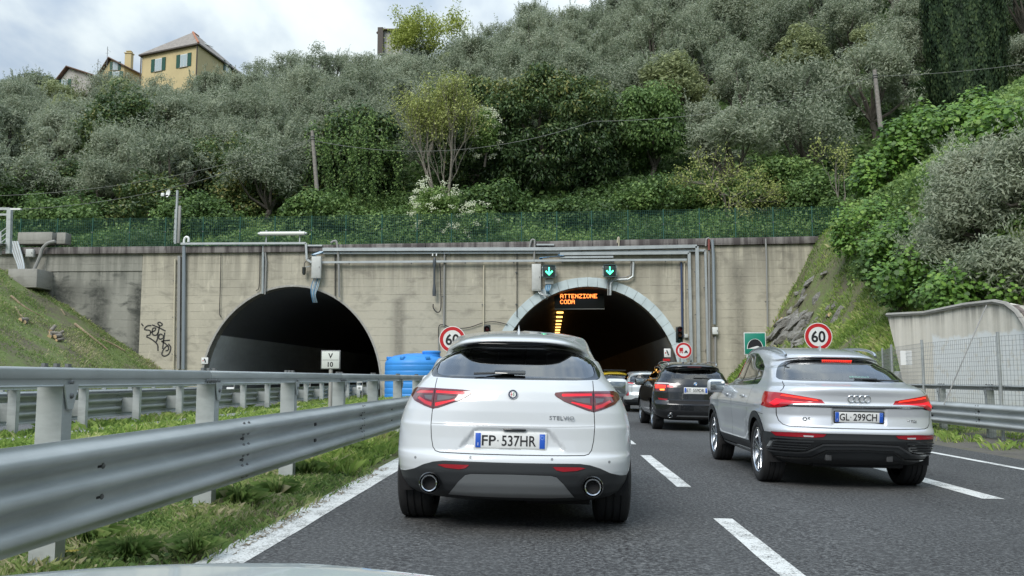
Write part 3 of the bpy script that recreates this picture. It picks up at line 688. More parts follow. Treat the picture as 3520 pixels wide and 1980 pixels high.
    rs.append(Region('window_frame', M_PIANO, [fr], 'side', off=.0005, split=True))
    fr2 = [(1.22, 1.138), (1.315, 1.32), (1.43, 1.413), (1.62, 1.483), (1.95, 1.543), (2.3, 1.555), (2.67, 1.543), (2.97, 1.47), (3.28, 1.285), (3.48, 1.088), (2.8, 1.112), (1.9, 1.122)]
    rs.append(Region('window_trim', M_CHROME, [fr2], 'side', off=.001, split=True))
    for a in (A1, A2):
        rs.append(Region('arch_cladding', M_CLAD, [[(a-AR-.075, .05)]+circ(a, AZ, AR+.075, 28, PI, 0)+[(a+AR+.075, .05)]], 'side', off=.008, split=True))
    rs.append(Region('sill_trim', M_SATIN, [[(1.36, .335), (1.44, .30), (3.1, .30), (3.15, .335)]], 'side', off=.012, split=True))
    rs.append(Region('sill', M_CLAD, [[(.4, .445), (4.6, .445), (4.6, .1), (.4, .1)]], 'side'))
    gaps = [[(1.30, 1.12), (1.28, .95), (1.36, .80), (1.47, .62), (1.50, .46)], [(2.31, 1.14), (2.33, .80), (2.33, .46)], [(3.25, 1.10), (3.26, .8), (3.24, .46)]]
    for q in gaps: rs.append(Region('panel_gap', M_GAP, [q], 'side', line=.0035, off=-.001, split=True, parent='body'))
    rs.append(Region('panel_gap', M_GAP, [[(.50, .80), (.80, .815)]], 'side', line=.003, off=-.001, split=True, parent='body'))
    rs.append(Region('windscreen', G_LIGHT, [[(.85, 1.19), (.9990, 1.19), (.9990, 1.45), (.86, 1.45)]], 'tv', off=-.003))
    cut_skin(sk, root, SV, rs, fine=.022)
    spoke_wheels(root, (A1, A2), .80, .365, .255, .262, 5)
    underbody(root, 1.36, .36, 4.4, .27, .42)
    b = B(); b.box((.05, .42, .27), (1.0, .3, .07)); b.build('rear_valance', M_UNDER, root, bevel=.02)
    for sx in (-.33, .33):
        p, n = sk.pt(sx, .36); b = B(); b.box((sx, p.y+.01, .365), (.07, .05, .09)); b.build('tow_cover', mat('dull_grey_cover', (.05, .052, .055), .6), root, bevel=.01)
    seats(root, 2.45, 1.6, .60)
    p, n = sk.pt(0, .80); number_plate(root, 'GL 299CH', (0, p.y-.016, .800), tilt=R(6), frame=(.014, M_PIANO))
    # four interlocked rings
    p, n = sk.pt(0, 1.0); e = empty('badge', (0, p.y-.012, 1.0), (R(4), 0, 0)); e.parent = root
    for k in range(4):
        b = B(); c = (k-1.5)*.0575; b.tube([(c+.036*math.cos(2*PI*j/28), .002*(k % 2), .036*math.sin(2*PI*j/28)) for j in range(29)], .0048, 7); b.build('badge_ring', M_CHROME, e, smooth=True)
    pl = sk.pt(-.56, .765); text('Q5', .055, M_CHROME, root, pl[0]-Vector((0, .004, 0)), (PI/2+R(3), 0, R(-7)), width=.085, bold=.0015, ext=.002, name='model_lettering')
    pl = sk.pt(.58, .765); text('35 TDI', .04, M_CHROME, root, pl[0]-Vector((0, .004, 0)), (PI/2+R(3), 0, R(9)), width=.115, bold=.001, ext=.002, name='model_lettering')
    # third brake light, dotted and lit
    p, n = sk.pt(0, 1.452); e = empty('high_brake_light', (0.03, p.y-.03, 1.437)); e.parent = root
    b = B(); b.box((0, .006, 0), (.37, .012, .022)); b.build('lamp_housing', M_REDG, e, bevel=.004)
    for k in range(16):
        b = B(); b.box(((k-7.5)*.0222, -.003, 0), (.013, .008, .014)); b.build('led', M_REDL, e)
    w = empty('wiper', (.16, sk.pt(.2, 1.225)[0].y-.03, 1.225), (R(-58), 0, 0)); w.parent = root
    b = B(); b.box((.03, 0, .0), (.26, .018, .035)); b.build('wiper_arm', M_PIANO, w, bevel=.01)
    b = B(); b.bar((.0, .012, 0), (.40, .012, -.015), .012, .014); b.build('wiper_blade', M_CLAD, w)
    fin(root, 1.42, 1.575, SV, 1.2)
    for sd in (-1, 1):
        mirror_part(root, sd*.87, 3.12, 1.10, sd, M_PIANO if sd > 0 else SV)
        handle(root, sk, 1.62, .985, sd, SV); handle(root, sk, 2.62, .985, sd, SV)
        roof_rail(root, [(sd*.535, 1.02, 1.495), (sd*.545, 1.12, 1.54), (sd*.555, 1.45, 1.59), (sd*.56, 1.9, 1.615), (sd*.56, 2.3, 1.62), (sd*.555, 2.7, 1.595), (sd*.55, 2.95, 1.55), (sd*.545, 3.02, 1.51)], mat('satin_rail', (.6, .62, .64), .3, .9), .017)
    text('salvaservice.it', .045, mat('sticker_green', (.25, .5, .42), .5), root, (.14, sk.pt(.14, 1.245)[0].y-.012, 1.245), (PI/2-R(58), 0, 0), width=.22, name='window_sticker')
    return root

# ------------------------------------------------------------------ upright cars further ahead, one builder, each its own look
def hatch(name, label, X0, Y0, paint, L=4.65, Wd=.94, H=1.66, belt=1.17, lamp=None, lamp_m=None, bars=(), glasstop=None, plate=None, clad_z=.40, rails=None, extra=None, spoil=.06, plate_z=.90, glass=None, axles=None, fine=.035, clad=None, r=.36):
    root = place_car(name, label, X0, Y0); k = Wd/.94; gt = H-.20; A1, A2 = axles or (.87, .87+.60*L)
    gy = .14
    rg = [(.235, .70, .36, .5, 2.6, L-.3, .6, .235), (.28, .82, .16, .52, 2.6, L-.2, .7, .28), (.35, .89, .05, .55, 2.7, L-.06, .7, .35), (.45, .93, .0, .58, 2.8, L, .8, .45), (.62, .94, .0, .58, 2.8, L, .8, .62),
          (.66, .94, .03, .58, 2.8, L-.02, .8, .66), (.70, .938, .055, .58, 2.8, L-.04, .8, .70), (.90, .93, .065, .58, 2.8, L-.1, .85, .90), (1.0, .915, .08, .58, 2.7, L-.25, .9, 1.0), (1.08, .88, .10, .58, 2.7, L-.6, .9, 1.08),
          (belt-.02, .835, gy, .58, 2.6, L-1.05, .9, belt-.02), (belt+.02, .80, gy+.02, .57, 2.6, L-1.15, .85, belt+.02), (belt+.12, .755, gy+.09, .55, 2.6, L-1.3, .8, belt+.12), (gt-.05, .69, gy+.22, .5, 2.6, L-1.55, .75, gt-.05), (gt, .672, gy+.25, .5, 2.7, L-1.6, .7, gt),
          (gt+.02, .665, gy+.25-spoil, .5, 2.8, L-1.62, .7, gt+.02), (gt+.045, .648, gy+.23-spoil, .55, 2.9, L-1.65, .7, gt+.045), (gt+.075, .60, gy+.31-spoil, .6, 2.8, L-1.68, .7, gt+.07), (gt+.10, .48, gy+.5, .6, 2.6, L-1.75, .6, gt+.095), (gt+.13, .25, gy+.8, .4, 2.4, L-1.9, .5, gt+.108), (gt+.16, .012, gy+1.1, .3, 2.2, L-2.0, .3, gt+.112)]
    rg = [(a, b*k, *c) for a, b, *c in rg]
    roof = [(0, gt+.045), (.3, gt+.045), (.7, gt+.07), (1.2, gt+.095), (2.0, gt+.10), (2.6, gt+.08), (3.0, gt+.03)]
    def mod(x, y, z):
        ax = np.abs(x); ss = lambda a, b, q: (lambda u: u*u*(3-2*u))(np.clip((q-a)/(b-a), 0, 1))
        z = z - .05*ss(gt-.12, gt+.05, z)*(ax/(.62*k))**4*(1-ss(.7, 1.7, y))
        fl = sum(np.exp(-((y-c)/.46)**2) for c in (A1, A2))*np.exp(-((z-.72)/.18)**2)*.014
        return x*(1+fl), y, z
    sk = Skin(rg, roof, belt, gt+.045, mod); rs = []
    for a in (A1, A2): rs.append(Region(None, None, [arch_hole(a, r+.03, r)], 'side'))
    q = [(-.60, belt+.03), (.60, belt+.03), (.655, belt+.07), (.60, gt-.06), (.52, gt-.02), (-.52, gt-.02), (-.60, gt-.06), (-.655, belt+.07)]
    rs.append(Region('rear_window', glass or G_LIGHT, [[(a*k, b) for a, b in q]], off=-.003, mirror=False, soft=1))
    q = [(-.69, belt), (.69, belt), (.715, belt+.06), (.65, gt-.05), (.58, gt+.012), (-.58, gt+.012), (-.65, gt-.05), (-.715, belt+.06)]
    rs.append(Region('window_surround', M_PIANO, [[(a*k, b) for a, b in q]], mirror=False, soft=1))
    for nm, m, poly, off in bars: rs.append(Region(nm, m, [poly], off=off, split=True, parent='tail_light'))
    if lamp: rs.append(Region('tail_light', lamp_m or M_REDG, [lamp], off=.005, split=True))
    for nm, m, poly, off in (extra or ()): rs.append(Region(nm, m, [poly], off=off, split=True))
    rs.append(Region('panel_gap', M_GAP, [[(.64*k, belt), (.64*k, .70), (.60*k, .665), (0, .655)]], line=.005, off=-.001, parent='body'))
    if clad: rs.append(Region('lower_bumper', M_CLAD, [clad+[(1, .1), (0, .1)]]))
    wy = [(.95, belt+.03), (1.08, gt-.06), (1.3, gt+.015), (1.98, gt+.04), (2.0, belt+.02)], [(2.07, belt+.02), (2.07, gt+.04), (L-1.9, gt), (L-1.42, belt+.10), (L-1.35, belt+.01)]
    for q in wy: rs.append(Region('side_window', G_DARK, [q], 'side', off=-.003, split=True))
    rs.append(Region('door_pillar', M_PIANO, [[(1.96, belt+.018), (1.96, gt+.042), (2.09, gt+.042), (2.09, belt+.018)]], 'side', split=True))
    fr = [(.93, belt+.012), (1.055, gt-.05), (1.285, gt+.028), (2.0, gt+.052), (L-1.885, gt+.012), (L-1.395, belt+.10), (L-1.31, belt-.002)]
    rs.append(Region('window_trim', M_PIANO if not rails else M_SATIN, [fr], 'side', split=True))
    rs.append(Region('sill', M_CLAD, [[(.5, clad_z), (L-.1, clad_z), (L-.1, .1), (.5, .1)]], 'side'))
    for y in (1.28, 2.03, 3.05): rs.append(Region('panel_gap', M_GAP, [[(y, belt-.03), (y+.02, .8), (y, clad_z)]], 'side', line=.004, off=-.001, split=True, parent='body'))
    rs.append(Region('windscreen', G_LIGHT, [[(.85, belt+.04), (.9990, belt+.04), (.9990, gt), (.86, gt)]], 'tv', off=-.003))
    cut_skin(sk, root, paint, rs, fine=fine, step=.05)
    spoke_wheels(root, (A1, A2), .79*k, r, .245, r*.70, 5)
    underbody(root, 1.3*k, .3, L-.3, .26, .42); seats(root, 2.3, 1.45, .62)
    if plate: p, n = sk.pt(0, plate_z); number_plate(root, plate, (0, p.y-.014, plate_z))
    fin(root, .72, gt+.155, M_PIANO, 1.0)
    w = empty('wiper', (.04, sk.pt(0, belt+.05)[0].y-.02, belt+.05), (R(-30), 0, 0)); w.parent = root
    b = B(); b.box((.03, 0, 0), (.2, .02, .03)); b.bar((0, .01, 0), (.34, .01, 0), .014, .014); b.build('wiper_arm', M_PIANO, w)
    for sd in (-1, 1):
        mirror_part(root, sd*(Wd-.06), L-1.6, belt-.07, sd, paint)
        handle(root, sk, 1.55, belt-.17, sd, paint); handle(root, sk, 2.55, belt-.17, sd, paint)
        if rails: roof_rail(root, [(sd*.56*k, .50, gt+.065), (sd*.57*k, .62, gt+.11), (sd*.58*k, .9, gt+.145), (sd*.585*k, 1.6, gt+.165), (sd*.58*k, 2.2, gt+.15), (sd*.57*k, 2.5, gt+.11), (sd*.57*k, 2.6, gt+.06)], rails, .016)
    return root, sk

def black_suv():
    g = gp(2249, 1474, road_z(2.4)); P = mat('black_metallic_paint', (.012, .013, .015), .22, .2, coat=1)
    lamp = [(.42, 1.075), (.44, 1.088), (.64, 1.115), (.80, 1.125), (.90, 1.10), (.90, .93), (.84, .905), (.66, .925), (.645, .985), (.50, .99)]
    bars = [('white_light_band', mat('white_lamp_band', (.65, .62, .62), .2, coat=1), [(.44, 1.070), (.46, 1.083), (.64, 1.105), (.88, 1.108), (.88, 1.078), (.66, 1.078)], .008),
            ('light_bar', M_REDB, [(.50, 1.035), (.64, 1.05), (.64, 1.005), (.52, 1.0)], .008),
            ('brake_light', M_REDL, [(.67, 1.05), (.88, 1.055), (.885, .975), (.68, .985)], .008),
            ('indicator_light', M_ORL, [(.70, .968), (.80, .962), (.79, .925), (.70, .93)], .009)]
    ex = [('reflector', M_REFL, [(.63, .735), (.84, .755), (.82, .715), (.66, .70)], .006), ('silver_lower_trim', M_SATIN, [(0, .372), (.42, .368), (.44, .345), (0, .342)], .012), ('bumper_groove', M_GAP, [(0, .70), (.62, .705), (.60, .63), (0, .62)], -.002)]
    root, sk = hatch('black_car', 'black sport utility car with silver roof rails, left indicator lit, ahead of the silver one', 3.32, g.y-.87, P, 4.65, .94, 1.66, 1.19, lamp, None, bars, plate='ET 559DR', plate_z=.945, rails=mat('bright_rail', (.75, .76, .77), .25, .95), extra=ex, clad_z=.36, spoil=.10)
    p, n = sk.pt(0, 1.09); e = badge_disc(root, (0, p.y-.008, 1.095), .041)
    for k in range(4):
        b = B(); pts = [(0, 0)]+[(.031*math.cos(PI/2*k+PI/2*j/8), .031*math.sin(PI/2*k+PI/2*j/8)) for j in range(9)]
        b.prism(pts, -.004, .004); b.build('badge_quarter', M_WHITEP if k % 2 else mat('badge_blue', (.05, .3, .7), .3), e)
    for sd in (-1,):
        e = empty('exhaust_pipe', (sd*.59, .045, .345)); e.parent = root
        b = B(); b.lathe([(.040, .08), (.043, -.01), (.039, -.016), (.034, -.01), (.033, .08)], axis='y', n=26); o = b.build('exhaust_rim', M_CHROME, e, smooth=True); o.scale = (1.25, 1, .85)
        b = B(); b.cyl((0, .03, 0), .034, .01, 'y', 20); o = b.build('exhaust_core', M_UNDER, e); o.scale = (1.25, 1, .85)
    p, n = sk.pt(0, 1.44); b = B(); b.box((0, p.y-.10, 1.487), (.32, .02, .02)); b.build('high_brake_light', M_REDG, root)

def silver_hatch():
    g = gp(2148, 1414, road_z(2.6)); P = mat('pale_silver_paint', (.55, .585, .60), .34, .4, coat=1)
    lamp = [(.50, .985), (.49, 1.03), (.53, 1.065), (.72, 1.085), (.84, 1.07), (.855, 1.01), (.80, .975), (.62, .965)]
    bars = [('light_bar', M_REDB, [(.56, 1.02), (.56, 1.045), (.78, 1.062), (.80, 1.045)], .008), ('clear_lens', M_CLEARL, [(.56, .985), (.56, 1.012), (.80, 1.035), (.80, .99)], .008)]
    ex = [('reflector', M_REFL, [(.72, .72), (.83, .735), (.84, .60), (.74, .58), (.71, .63)], .006)]
    hatch('pale_silver_car', 'pale silver small hatchback with oval tail lamps, half hidden by the black car', 3.50, g.y-.80, P, 4.19, .90, 1.53, 1.06, lamp, M_PIANO, bars, extra=ex, clad_z=.42, clad=[(0, .56), (.5, .52), (.62, .46), (.95, .44)], plate='FR 482GK', plate_z=.80, r=.335, axles=(.80, 3.39), fine=.045)

def yellow_car():
    P = mat('yellow_car_paint', (.78, .55, .03), .3, 0, coat=1)
    lamp = [(.62, .90), (.62, 1.08), (.80, 1.07), (.83, .90)]
    root, sk = hatch('yellow_car', 'yellow-roofed car at the mouth of the right tunnel, seen past the white car', 3.05, 42.2, P, 4.0, .86, 1.58, 1.06, lamp, M_REDG, (), plate='GB 715LN', plate_z=.80, r=.32, axles=(.75, 3.2), fine=.055)
    for y in (.9, 1.9): b = B(); b.bar((-.52, y, 1.61), (.52, y, 1.61), .03, .05); b.build('roof_bar', M_PIANO, root)
# ------------------------------------------------------------------ road, verge, opposite carriageway, embankments, hill
D_WALL = 46.0
def asphalt(name, base=.052):
    m = bpy.data.materials.new(name); m.use_nodes = True; n = NT(m); v = n.coord('World')
    grain = n.noise(v, 34, 3, .8); grit = n.noise(v, 15, 3, .75); big = n.noise(n.coord('World', (1, .035, 1)), 1.5, 4, .6); patch = n.noise(v, .35, 3, .5)
    c = n.ramp(grain, [(.34, (base*.2, base*.13, base*.14)), (.48, (base*.85, base*.88, base*.9)), (.58, (base*2.2, base*2.25, base*2.25)), (.70, (base*4, base*4, base*3.9))])
    c = n.mix(n.ramp(big, [(.35, 0), (.65, .5)]), c, (base*1.55, base*1.58, base*1.6)); c = n.mix(n.ramp(patch, [(.4, 0), (.7, .4)]), c, (base*.55, base*.56, base*.58))
    n.base(c); n.bsdf.inputs['Roughness'].default_value = .86; n.bsdf.inputs['Specular IOR Level'].default_value = .35
    n.bump(n.math('ADD', n.math('MULTIPLY', grain, .7), n.math('MULTIPLY', grit, .5)), .9, .012); return m
M_ASPH = asphalt('worn_asphalt', .060); M_ASPH2 = asphalt('pale_asphalt', .09)
def line_paint():
    m = bpy.data.materials.new('worn_white_road_paint'); m.use_nodes = True; n = NT(m); v = n.coord('World')
    a = n.noise(v, 60, 4, .75); b = n.noise(v, 3.5, 4, .6); s = n.math('ADD', a, n.math('MULTIPLY', b, .55))
    n.base(n.ramp(s, [(.60, (.09, .095, .09)), (.70, (.42, .42, .40)), (.78, (.70, .71, .69))])); n.bsdf.inputs['Roughness'].default_value = .75; n.bump(a, .4, .006); return m
M_LINE = line_paint()
def soil_mat(name, cols, scale=1.2, bump=.5, dist=.05):
    m = bpy.data.materials.new(name); m.use_nodes = True; n = NT(m); v = n.coord('World')
    a = n.noise(v, scale, 6, .6); b = n.noise(v, scale*9, 4, .65)
    s = n.math('ADD', n.math('MULTIPLY', a, .65), n.math('MULTIPLY', b, .35)); k = len(cols)
    n.base(n.ramp(s, [(.36+.28*i/(k-1), c) for i, c in enumerate(cols)])); n.bsdf.inputs['Roughness'].default_value = .95; n.bsdf.inputs['Specular IOR Level'].default_value = .1
    n.bump(b, bump, dist); return m
M_VERGE = soil_mat('grassy_soil', [(.10, .09, .06), (.13, .14, .065), (.15, .19, .07), (.18, .16, .10)], 2.0)
M_HILLG = soil_mat('hill_undergrowth_ground', [(.04, .055, .025), (.06, .085, .035), (.08, .115, .045)], .5, .8, .3)
M_BANKG = soil_mat('bank_ground', [(.14, .125, .095), (.17, .165, .10), (.17, .21, .085), (.15, .20, .07)], .7, .7, .1)
M_DIRT = soil_mat('shoulder_dirt', [(.10, .095, .085), (.15, .14, .125), (.12, .12, .08)], 3, .6, .03)
def rock_mat():
    m = bpy.data.materials.new('grey_schist_rock'); m.use_nodes = True; n = NT(m); v = n.coord('World', (1, 1, 2.6), rot=(0, R(35), 0))
    a = n.noise(v, 1.6, 8, .65, .6); b = n.noise(v, 9, 5, .7)
    n.base(n.ramp(n.math('ADD', n.math('MULTIPLY', a, .6), n.math('MULTIPLY', b, .4)), [(.33, (.10, .095, .085)), (.5, (.26, .25, .22)), (.66, (.46, .45, .42))])); n.bsdf.inputs['Roughness'].default_value = .9
    n.bump(b, .9, .15); return m
M_ROCK = rock_mat()

def grid(name, xs, ys, fz, m, kind='structure', smooth=True):
    V = [(x, y, fz(x, y)) for y in ys for x in xs]; nx = len(xs)
    Fc = [(j*nx+i, j*nx+i+1, (j+1)*nx+i+1, (j+1)*nx+i) for j in range(len(ys)-1) for i in range(nx-1)]
    o = link(name, mesh_from(name, V, Fc, m, smooth)); o['kind'] = kind; return o
def strip(name, x0, x1, y0, y1, z=None, m=None, dz=.004, kind='structure', parent=None, wob=0, zf=None):
    zf = zf or road_z; n = max(2, int((y1-y0)/.5)+1); V = []
    for k in range(n):
        y = y0+(y1-y0)*k/(n-1); a, b = (x0(y), x1(y)) if callable(x0) else (x0, x1)
        if wob: a += wob*fnoise(y, 0, 3, 1); b += wob*fnoise(y, 5, 3, 2)
        V += [(a, y, zf(a)+dz), (b, y, zf(b)+dz)]
    o = link(name, mesh_from(name, V, [(2*k, 2*k+1, 2*k+3, 2*k+2) for k in range(n-1)], m), parent)
    if parent is None and kind: o['kind'] = kind
    return o
lin = lambda a, b, n: [a+(b-a)*i/(n-1) for i in range(n)]

# the great ground sheet far below everything else
g_ = B(); g_.add([(-1500, -1500, -1.6), (1500, -1500, -1.6), (1500, 1500, -1.6), (-1500, 1500, -1.6)], [(0, 1, 2, 3)]); o = g_.build('ground', M_HILLG); o['kind'] = 'structure'
grid('road', lin(-2.25, 7.6, 12), lin(-60, 150, 60), lambda x, y: road_z(x), M_ASPH)
grid('opposite_road', lin(-18.2, -10.0, 6), lin(-60, 150, 60), lambda x, y: -.02, M_ASPH2)
LINES = []
strip('edge_line', -2.16, -1.87, -20, 45.9, m=M_LINE, wob=.012)
for i, (a, b) in enumerate([(-8.9, -5.1), (-2.7, 1.2), (3.5, 7.72), (9.9, 13.9), (16.2, 20.0), (22.4, 26.2), (28.6, 32.4), (34.8, 38.6), (41, 44.8)]):
    strip('lane_dash', 1.37, 1.53, a, b, m=M_LINE, wob=.006)
for a, b in [(-3, .6), (3.3, 6.6), (9.55, 13.3), (16, 19.6), (22.3, 26), (28.6, 32.3)]:
    strip('exit_lane_dash', 4.47, 4.71, a, b, m=M_LINE, wob=.006)
strip('right_edge_line', lambda y: 7.02-.028*y+.0, lambda y: 7.16-.028*y, -5, 45.5, m=M_LINE, wob=.006)
strip('opposite_edge_line', -10.95, -10.78, -20, 45.9, m=M_LINE, dz=.004, zf=lambda x: -.02, wob=.006)

def verge_z(x, y):
    e = min(1, max(0, (-2.2-x)/.5)); w = min(1, max(0, (x+10.1)/.6))
    return .044*1 + (.05+.03*fnoise(x, y, .9)+.02*fnoise(x, y, 3.1, 4))*e*w + .06*e*w*min(1, max(0, (-3-x)/3)) - (1-w)*.06
grid('median_verge', lin(-10.1, -2.17, 40), lin(-12, 46, 150), verge_z, M_VERGE)
def chan_z(x): return .205
strip('drain_channel', -8.75, -8.15, -12, 45.5, m=mat('pale_concrete_kerb', (.30, .30, .28), .8, var=.25, vscale=3, bump=.4, bscale=20, kind='Object'), zf=chan_z, dz=0)

# embankment profile functions
def toe_r(y): return float(np.interp(y, [-30, 20, 30, 38, 46], [11.5, 10.9, 9.9, 9.3, 8.35]))
def bank_r(d):   # height above the toe at distance d
    return float(np.interp(d, [-2, 0, .6, 3.0, 4.4, 5.5, 8, 14, 40, 200], [-.15, .05, 1.0, 3.6, 6.2, 8.4, 10.3, 14.6, 30, 90]))
def right_z(x, y):
    d = x-toe_r(y); f = min(1, max(0, (y+20)/25))
    return bank_r(d*(1.0)) + (.22*fnoise(x, y, .45, 3)+.12*fnoise(x, y, 1.3, 5))*min(1, max(0, d/1.5))
def left_z(x, y):
    d = -18.05-x
    if d < 0: return -.1
    z = np.interp(d, [0, 10.3, 12, 30, 120], [0, 6.5, 7.2, 12, 40]); return float(z) + (.16*fnoise(x, y, .5, 9)+.08*fnoise(x, y, 1.7, 2))*min(1, d/1.5)
def stretch(a, b, n, p=1.0): return [a+(b-a)*(i/(n-1))**p for i in range(n)]
grid('left_embankment', stretch(-17.9, -120, 70, 1.8), lin(-25, 46.05, 110), left_z, M_BANKG)
def rock_disp(x, y):
    d = x-toe_r(y); k = math.exp(-((d-3.0)/1.6)**2)*max(0, 1-abs(y-43)/4.5)
    return right_z(x, y) + k*(.55*abs(fnoise(x, y, 1.1, 8))+.3*abs(fnoise(x, y, 2.6, 6)))
grid('right_embankment', stretch(8.1, 120, 110, 2.0), lin(-25, 46.9, 150), rock_disp, M_BANKG)
grid('shoulder', lin(7.2, 11.6, 14), lin(-25, 46, 90), lambda x, y: -.155+.05*max(0, x-8)+.02*fnoise(x, y, 2), M_DIRT)

# hill behind the wall
CREST = [(-140, 34), (-72, 37.0), (-60, 35.6), (-49, 37.2), (-40, 38.8), (-35, 38.8), (-22, 39.5), (-7, 43.5), (6, 46.5), (20, 52), (35, 58), (61, 68), (140, 90)]
def hill_z(x, y):
    zc = float(np.interp(x*115/max(60, y), [a for a, _ in CREST], [b for _, b in CREST])); t = max(0, (y-47)/68)
    base = 8.0 + .35*max(0, min(1, (x+5)/19))
    if t <= 1: z = base + (zc-base)*(t**1.04)
    else: z = zc + (y-115)*.06 - ((y-115)**2)*.0006
    side = 0
    if x > 13: side = right_z(x, min(y, 46.5)); z = max(z, side if y < 60 else z)
    return max(z, side*0+z) + (.5*fnoise(x, y, .10, 2)+.25*fnoise(x, y, .3, 5))*min(1, max(0, (y-48)/5))
grid('hillside', lin(-130, 150, 150), stretch(46.75, 175, 90, 1.25), hill_z, M_HILLG)
def ground_z(x, y):
    if y > 46.8: return hill_z(x, y)
    if x > 8.2: return rock_disp(x, y)
    if x < -18: return left_z(x, y)
    return 0

# ------------------------------------------------------------------ the tunnel wall
STREAKS = [(-22.5, -21.35, .6, 6.4, .95), (-24.9, -23.5, 2.5, 6.4, .8), (-27.6, -24.9, 4.6, 6.5, .8), (-8.4, -7.6, 1.2, 5.6, .55), (9.2, 10.3, .5, 7.4, .55), (7.9, 8.8, .5, 7.4, .4), (-16.6, -16.1, 5.2, 6.6, .4), (-.9, -.3, 6.1, 7.4, .5), (4.3, 4.8, 5.0, 7.4, .35), (5.4, 5.8, 4.8, 7.2, .35)]
def wall_mat(name, base, dark, streaks, grime=.5, blotf=.33):
    m = bpy.data.materials.new(name); m.use_nodes = True; n = NT(m); v = n.coord('World')
    sep = n.N('ShaderNodeSeparateXYZ'); n.L(n.coord('World'), sep.inputs[0]); X, Z = sep.outputs[0], sep.outputs[2]
    big = n.noise(v, .35, 5, .55); fine = n.noise(v, 7, 6, .65); run = n.noise(n.coord('World', (1.9, 1, .12)), 1.3, 6, .65, .2); blot = n.noise(n.coord('World', (1, 1, 1.8)), 1.1, 7, .6, .5)
    c = n.mix(n.ramp(big, [(.3, 0), (.7, 1)]), base, tuple(q*.84 for q in base)); c = n.mix(n.ramp(fine, [(.35, .0), (.75, .22)]), c, tuple(min(1, q*1.35) for q in base))
    # formwork lifts: one shallow joint about every 0.42 m, each lift a slightly different tone
    wob = n.math('MULTIPLY', n.noise(n.coord('World', (.6, 1, .2)), 1.0, 2, .5), .10); zz = n.math('ADD', Z, wob)
    k = n.math('DIVIDE', zz, .43); fr = n.math('FRACT', k); fl = n.math('FLOOR', k)
    wn = n.N('ShaderNodeTexWhiteNoise'); wn.noise_dimensions = '1D'; n.L(fl, wn.inputs['W'])
    c = n.mix(n.math('MULTIPLY', wn.outputs[0], .16), c, tuple(q*.72 for q in base))
    ln = n.ramp(fr, [(0, 1), (.028, 0), (.97, 0), (1, 1)]); brk = n.ramp(n.noise(n.coord('World', (.8, 1, 2)), 1.6, 3, .6), [(.46, .0), (.62, .7)])
    c = n.mix(n.math('MULTIPLY', ln, brk), c, tuple(q*.38 for q in dark))
    # rain grime running down from the coping
    top = n.math('SUBTRACT', Z, 5.2); top = n.math('DIVIDE', top, 2.9, clamp=True)
    g = n.ramp(run, [(.42, 0), (.58, 1)]); g = n.math('MULTIPLY', g, n.math('POWER', top, .9)); c = n.mix(n.math('MULTIPLY', g, grime), c, dark)
    g2 = n.ramp(blot, [(.52, 0), (.68, 1)]); c = n.mix(n.math('MULTIPLY', g2, blotf), c, tuple(q*.8 for q in dark))
    pale = n.ramp(n.noise(n.coord('World', (1.5, 1, .5), loc=(9, 0, 3)), 1.7, 6, .62, .4), [(.60, 0), (.70, 1)]); c = n.mix(n.math('MULTIPLY', pale, .30), c, tuple(min(1, q*1.5) for q in base))
    for x0, x1, z0, z1, a in streaks:
        cx = (x0+x1)/2; hw = (x1-x0)/2
        dx = n.math('DIVIDE', n.math('ABSOLUTE', n.math('SUBTRACT', X, cx)), hw); dx = n.math('ADD', dx, n.math('MULTIPLY', n.math('SUBTRACT', run, .5), 1.2))
        mx = n.math('SUBTRACT', 1.25, dx, clamp=True); mz = n.math('MULTIPLY', n.math('MULTIPLY', n.math('SUBTRACT', Z, z0), 1.5, clamp=True), n.math('MULTIPLY', n.math('SUBTRACT', z1, Z), 2.0, clamp=True))
        mm = n.math('MULTIPLY', n.math('MULTIPLY', mx, mz), n.math('MULTIPLY', n.ramp(fine, [(.3, .55), (.6, 1)]), a)); c = n.mix(mm, c, tuple(q*.55 for q in dark))
    n.base(c); n.bsdf.inputs['Roughness'].default_value = .88; n.bsdf.inputs['Specular IOR Level'].default_value = .25
    n.bump(n.math('ADD', n.math('MULTIPLY', fine, .5), n.math('MULTIPLY', ln, -.9)), .5, .03); return m
M_WALL = wall_mat('board_marked_concrete', (.50, .465, .375), (.15, .14, .12), [s for s in STREAKS if s[0] > -20.9], .62, .36)
M_WALLD = wall_mat('dark_stained_concrete', (.33, .325, .285), (.085, .09, .08), [s for s in STREAKS if s[0] < -20], .9, .85)
M_WALLU = wall_mat('grey_upper_concrete', (.33, .325, .285), (.12, .12, .105), [], .6)
M_COPE = wall_mat('weathered_coping_concrete', (.26, .24, .23), (.07, .06, .06), [], .9)
M_CONC = wall_mat('pale_concrete', (.36, .35, .32), (.16, .155, .14), [], .3)
TL, TR = (-13.68, .72, 4.75, 5.28), (1.92, .70, 4.72, 5.22)     # centre x, springing z, half width, rise
def arch(c, k=0.0, n=48, z0=-.4):
    cx, z, a, b = c; a += k; b += k
    return [(cx-a, z0)] + [(cx-a*math.cos(PI*i/n), z+b*math.sin(PI*i/n)) for i in range(n+1)] + [(cx+a, z0)]
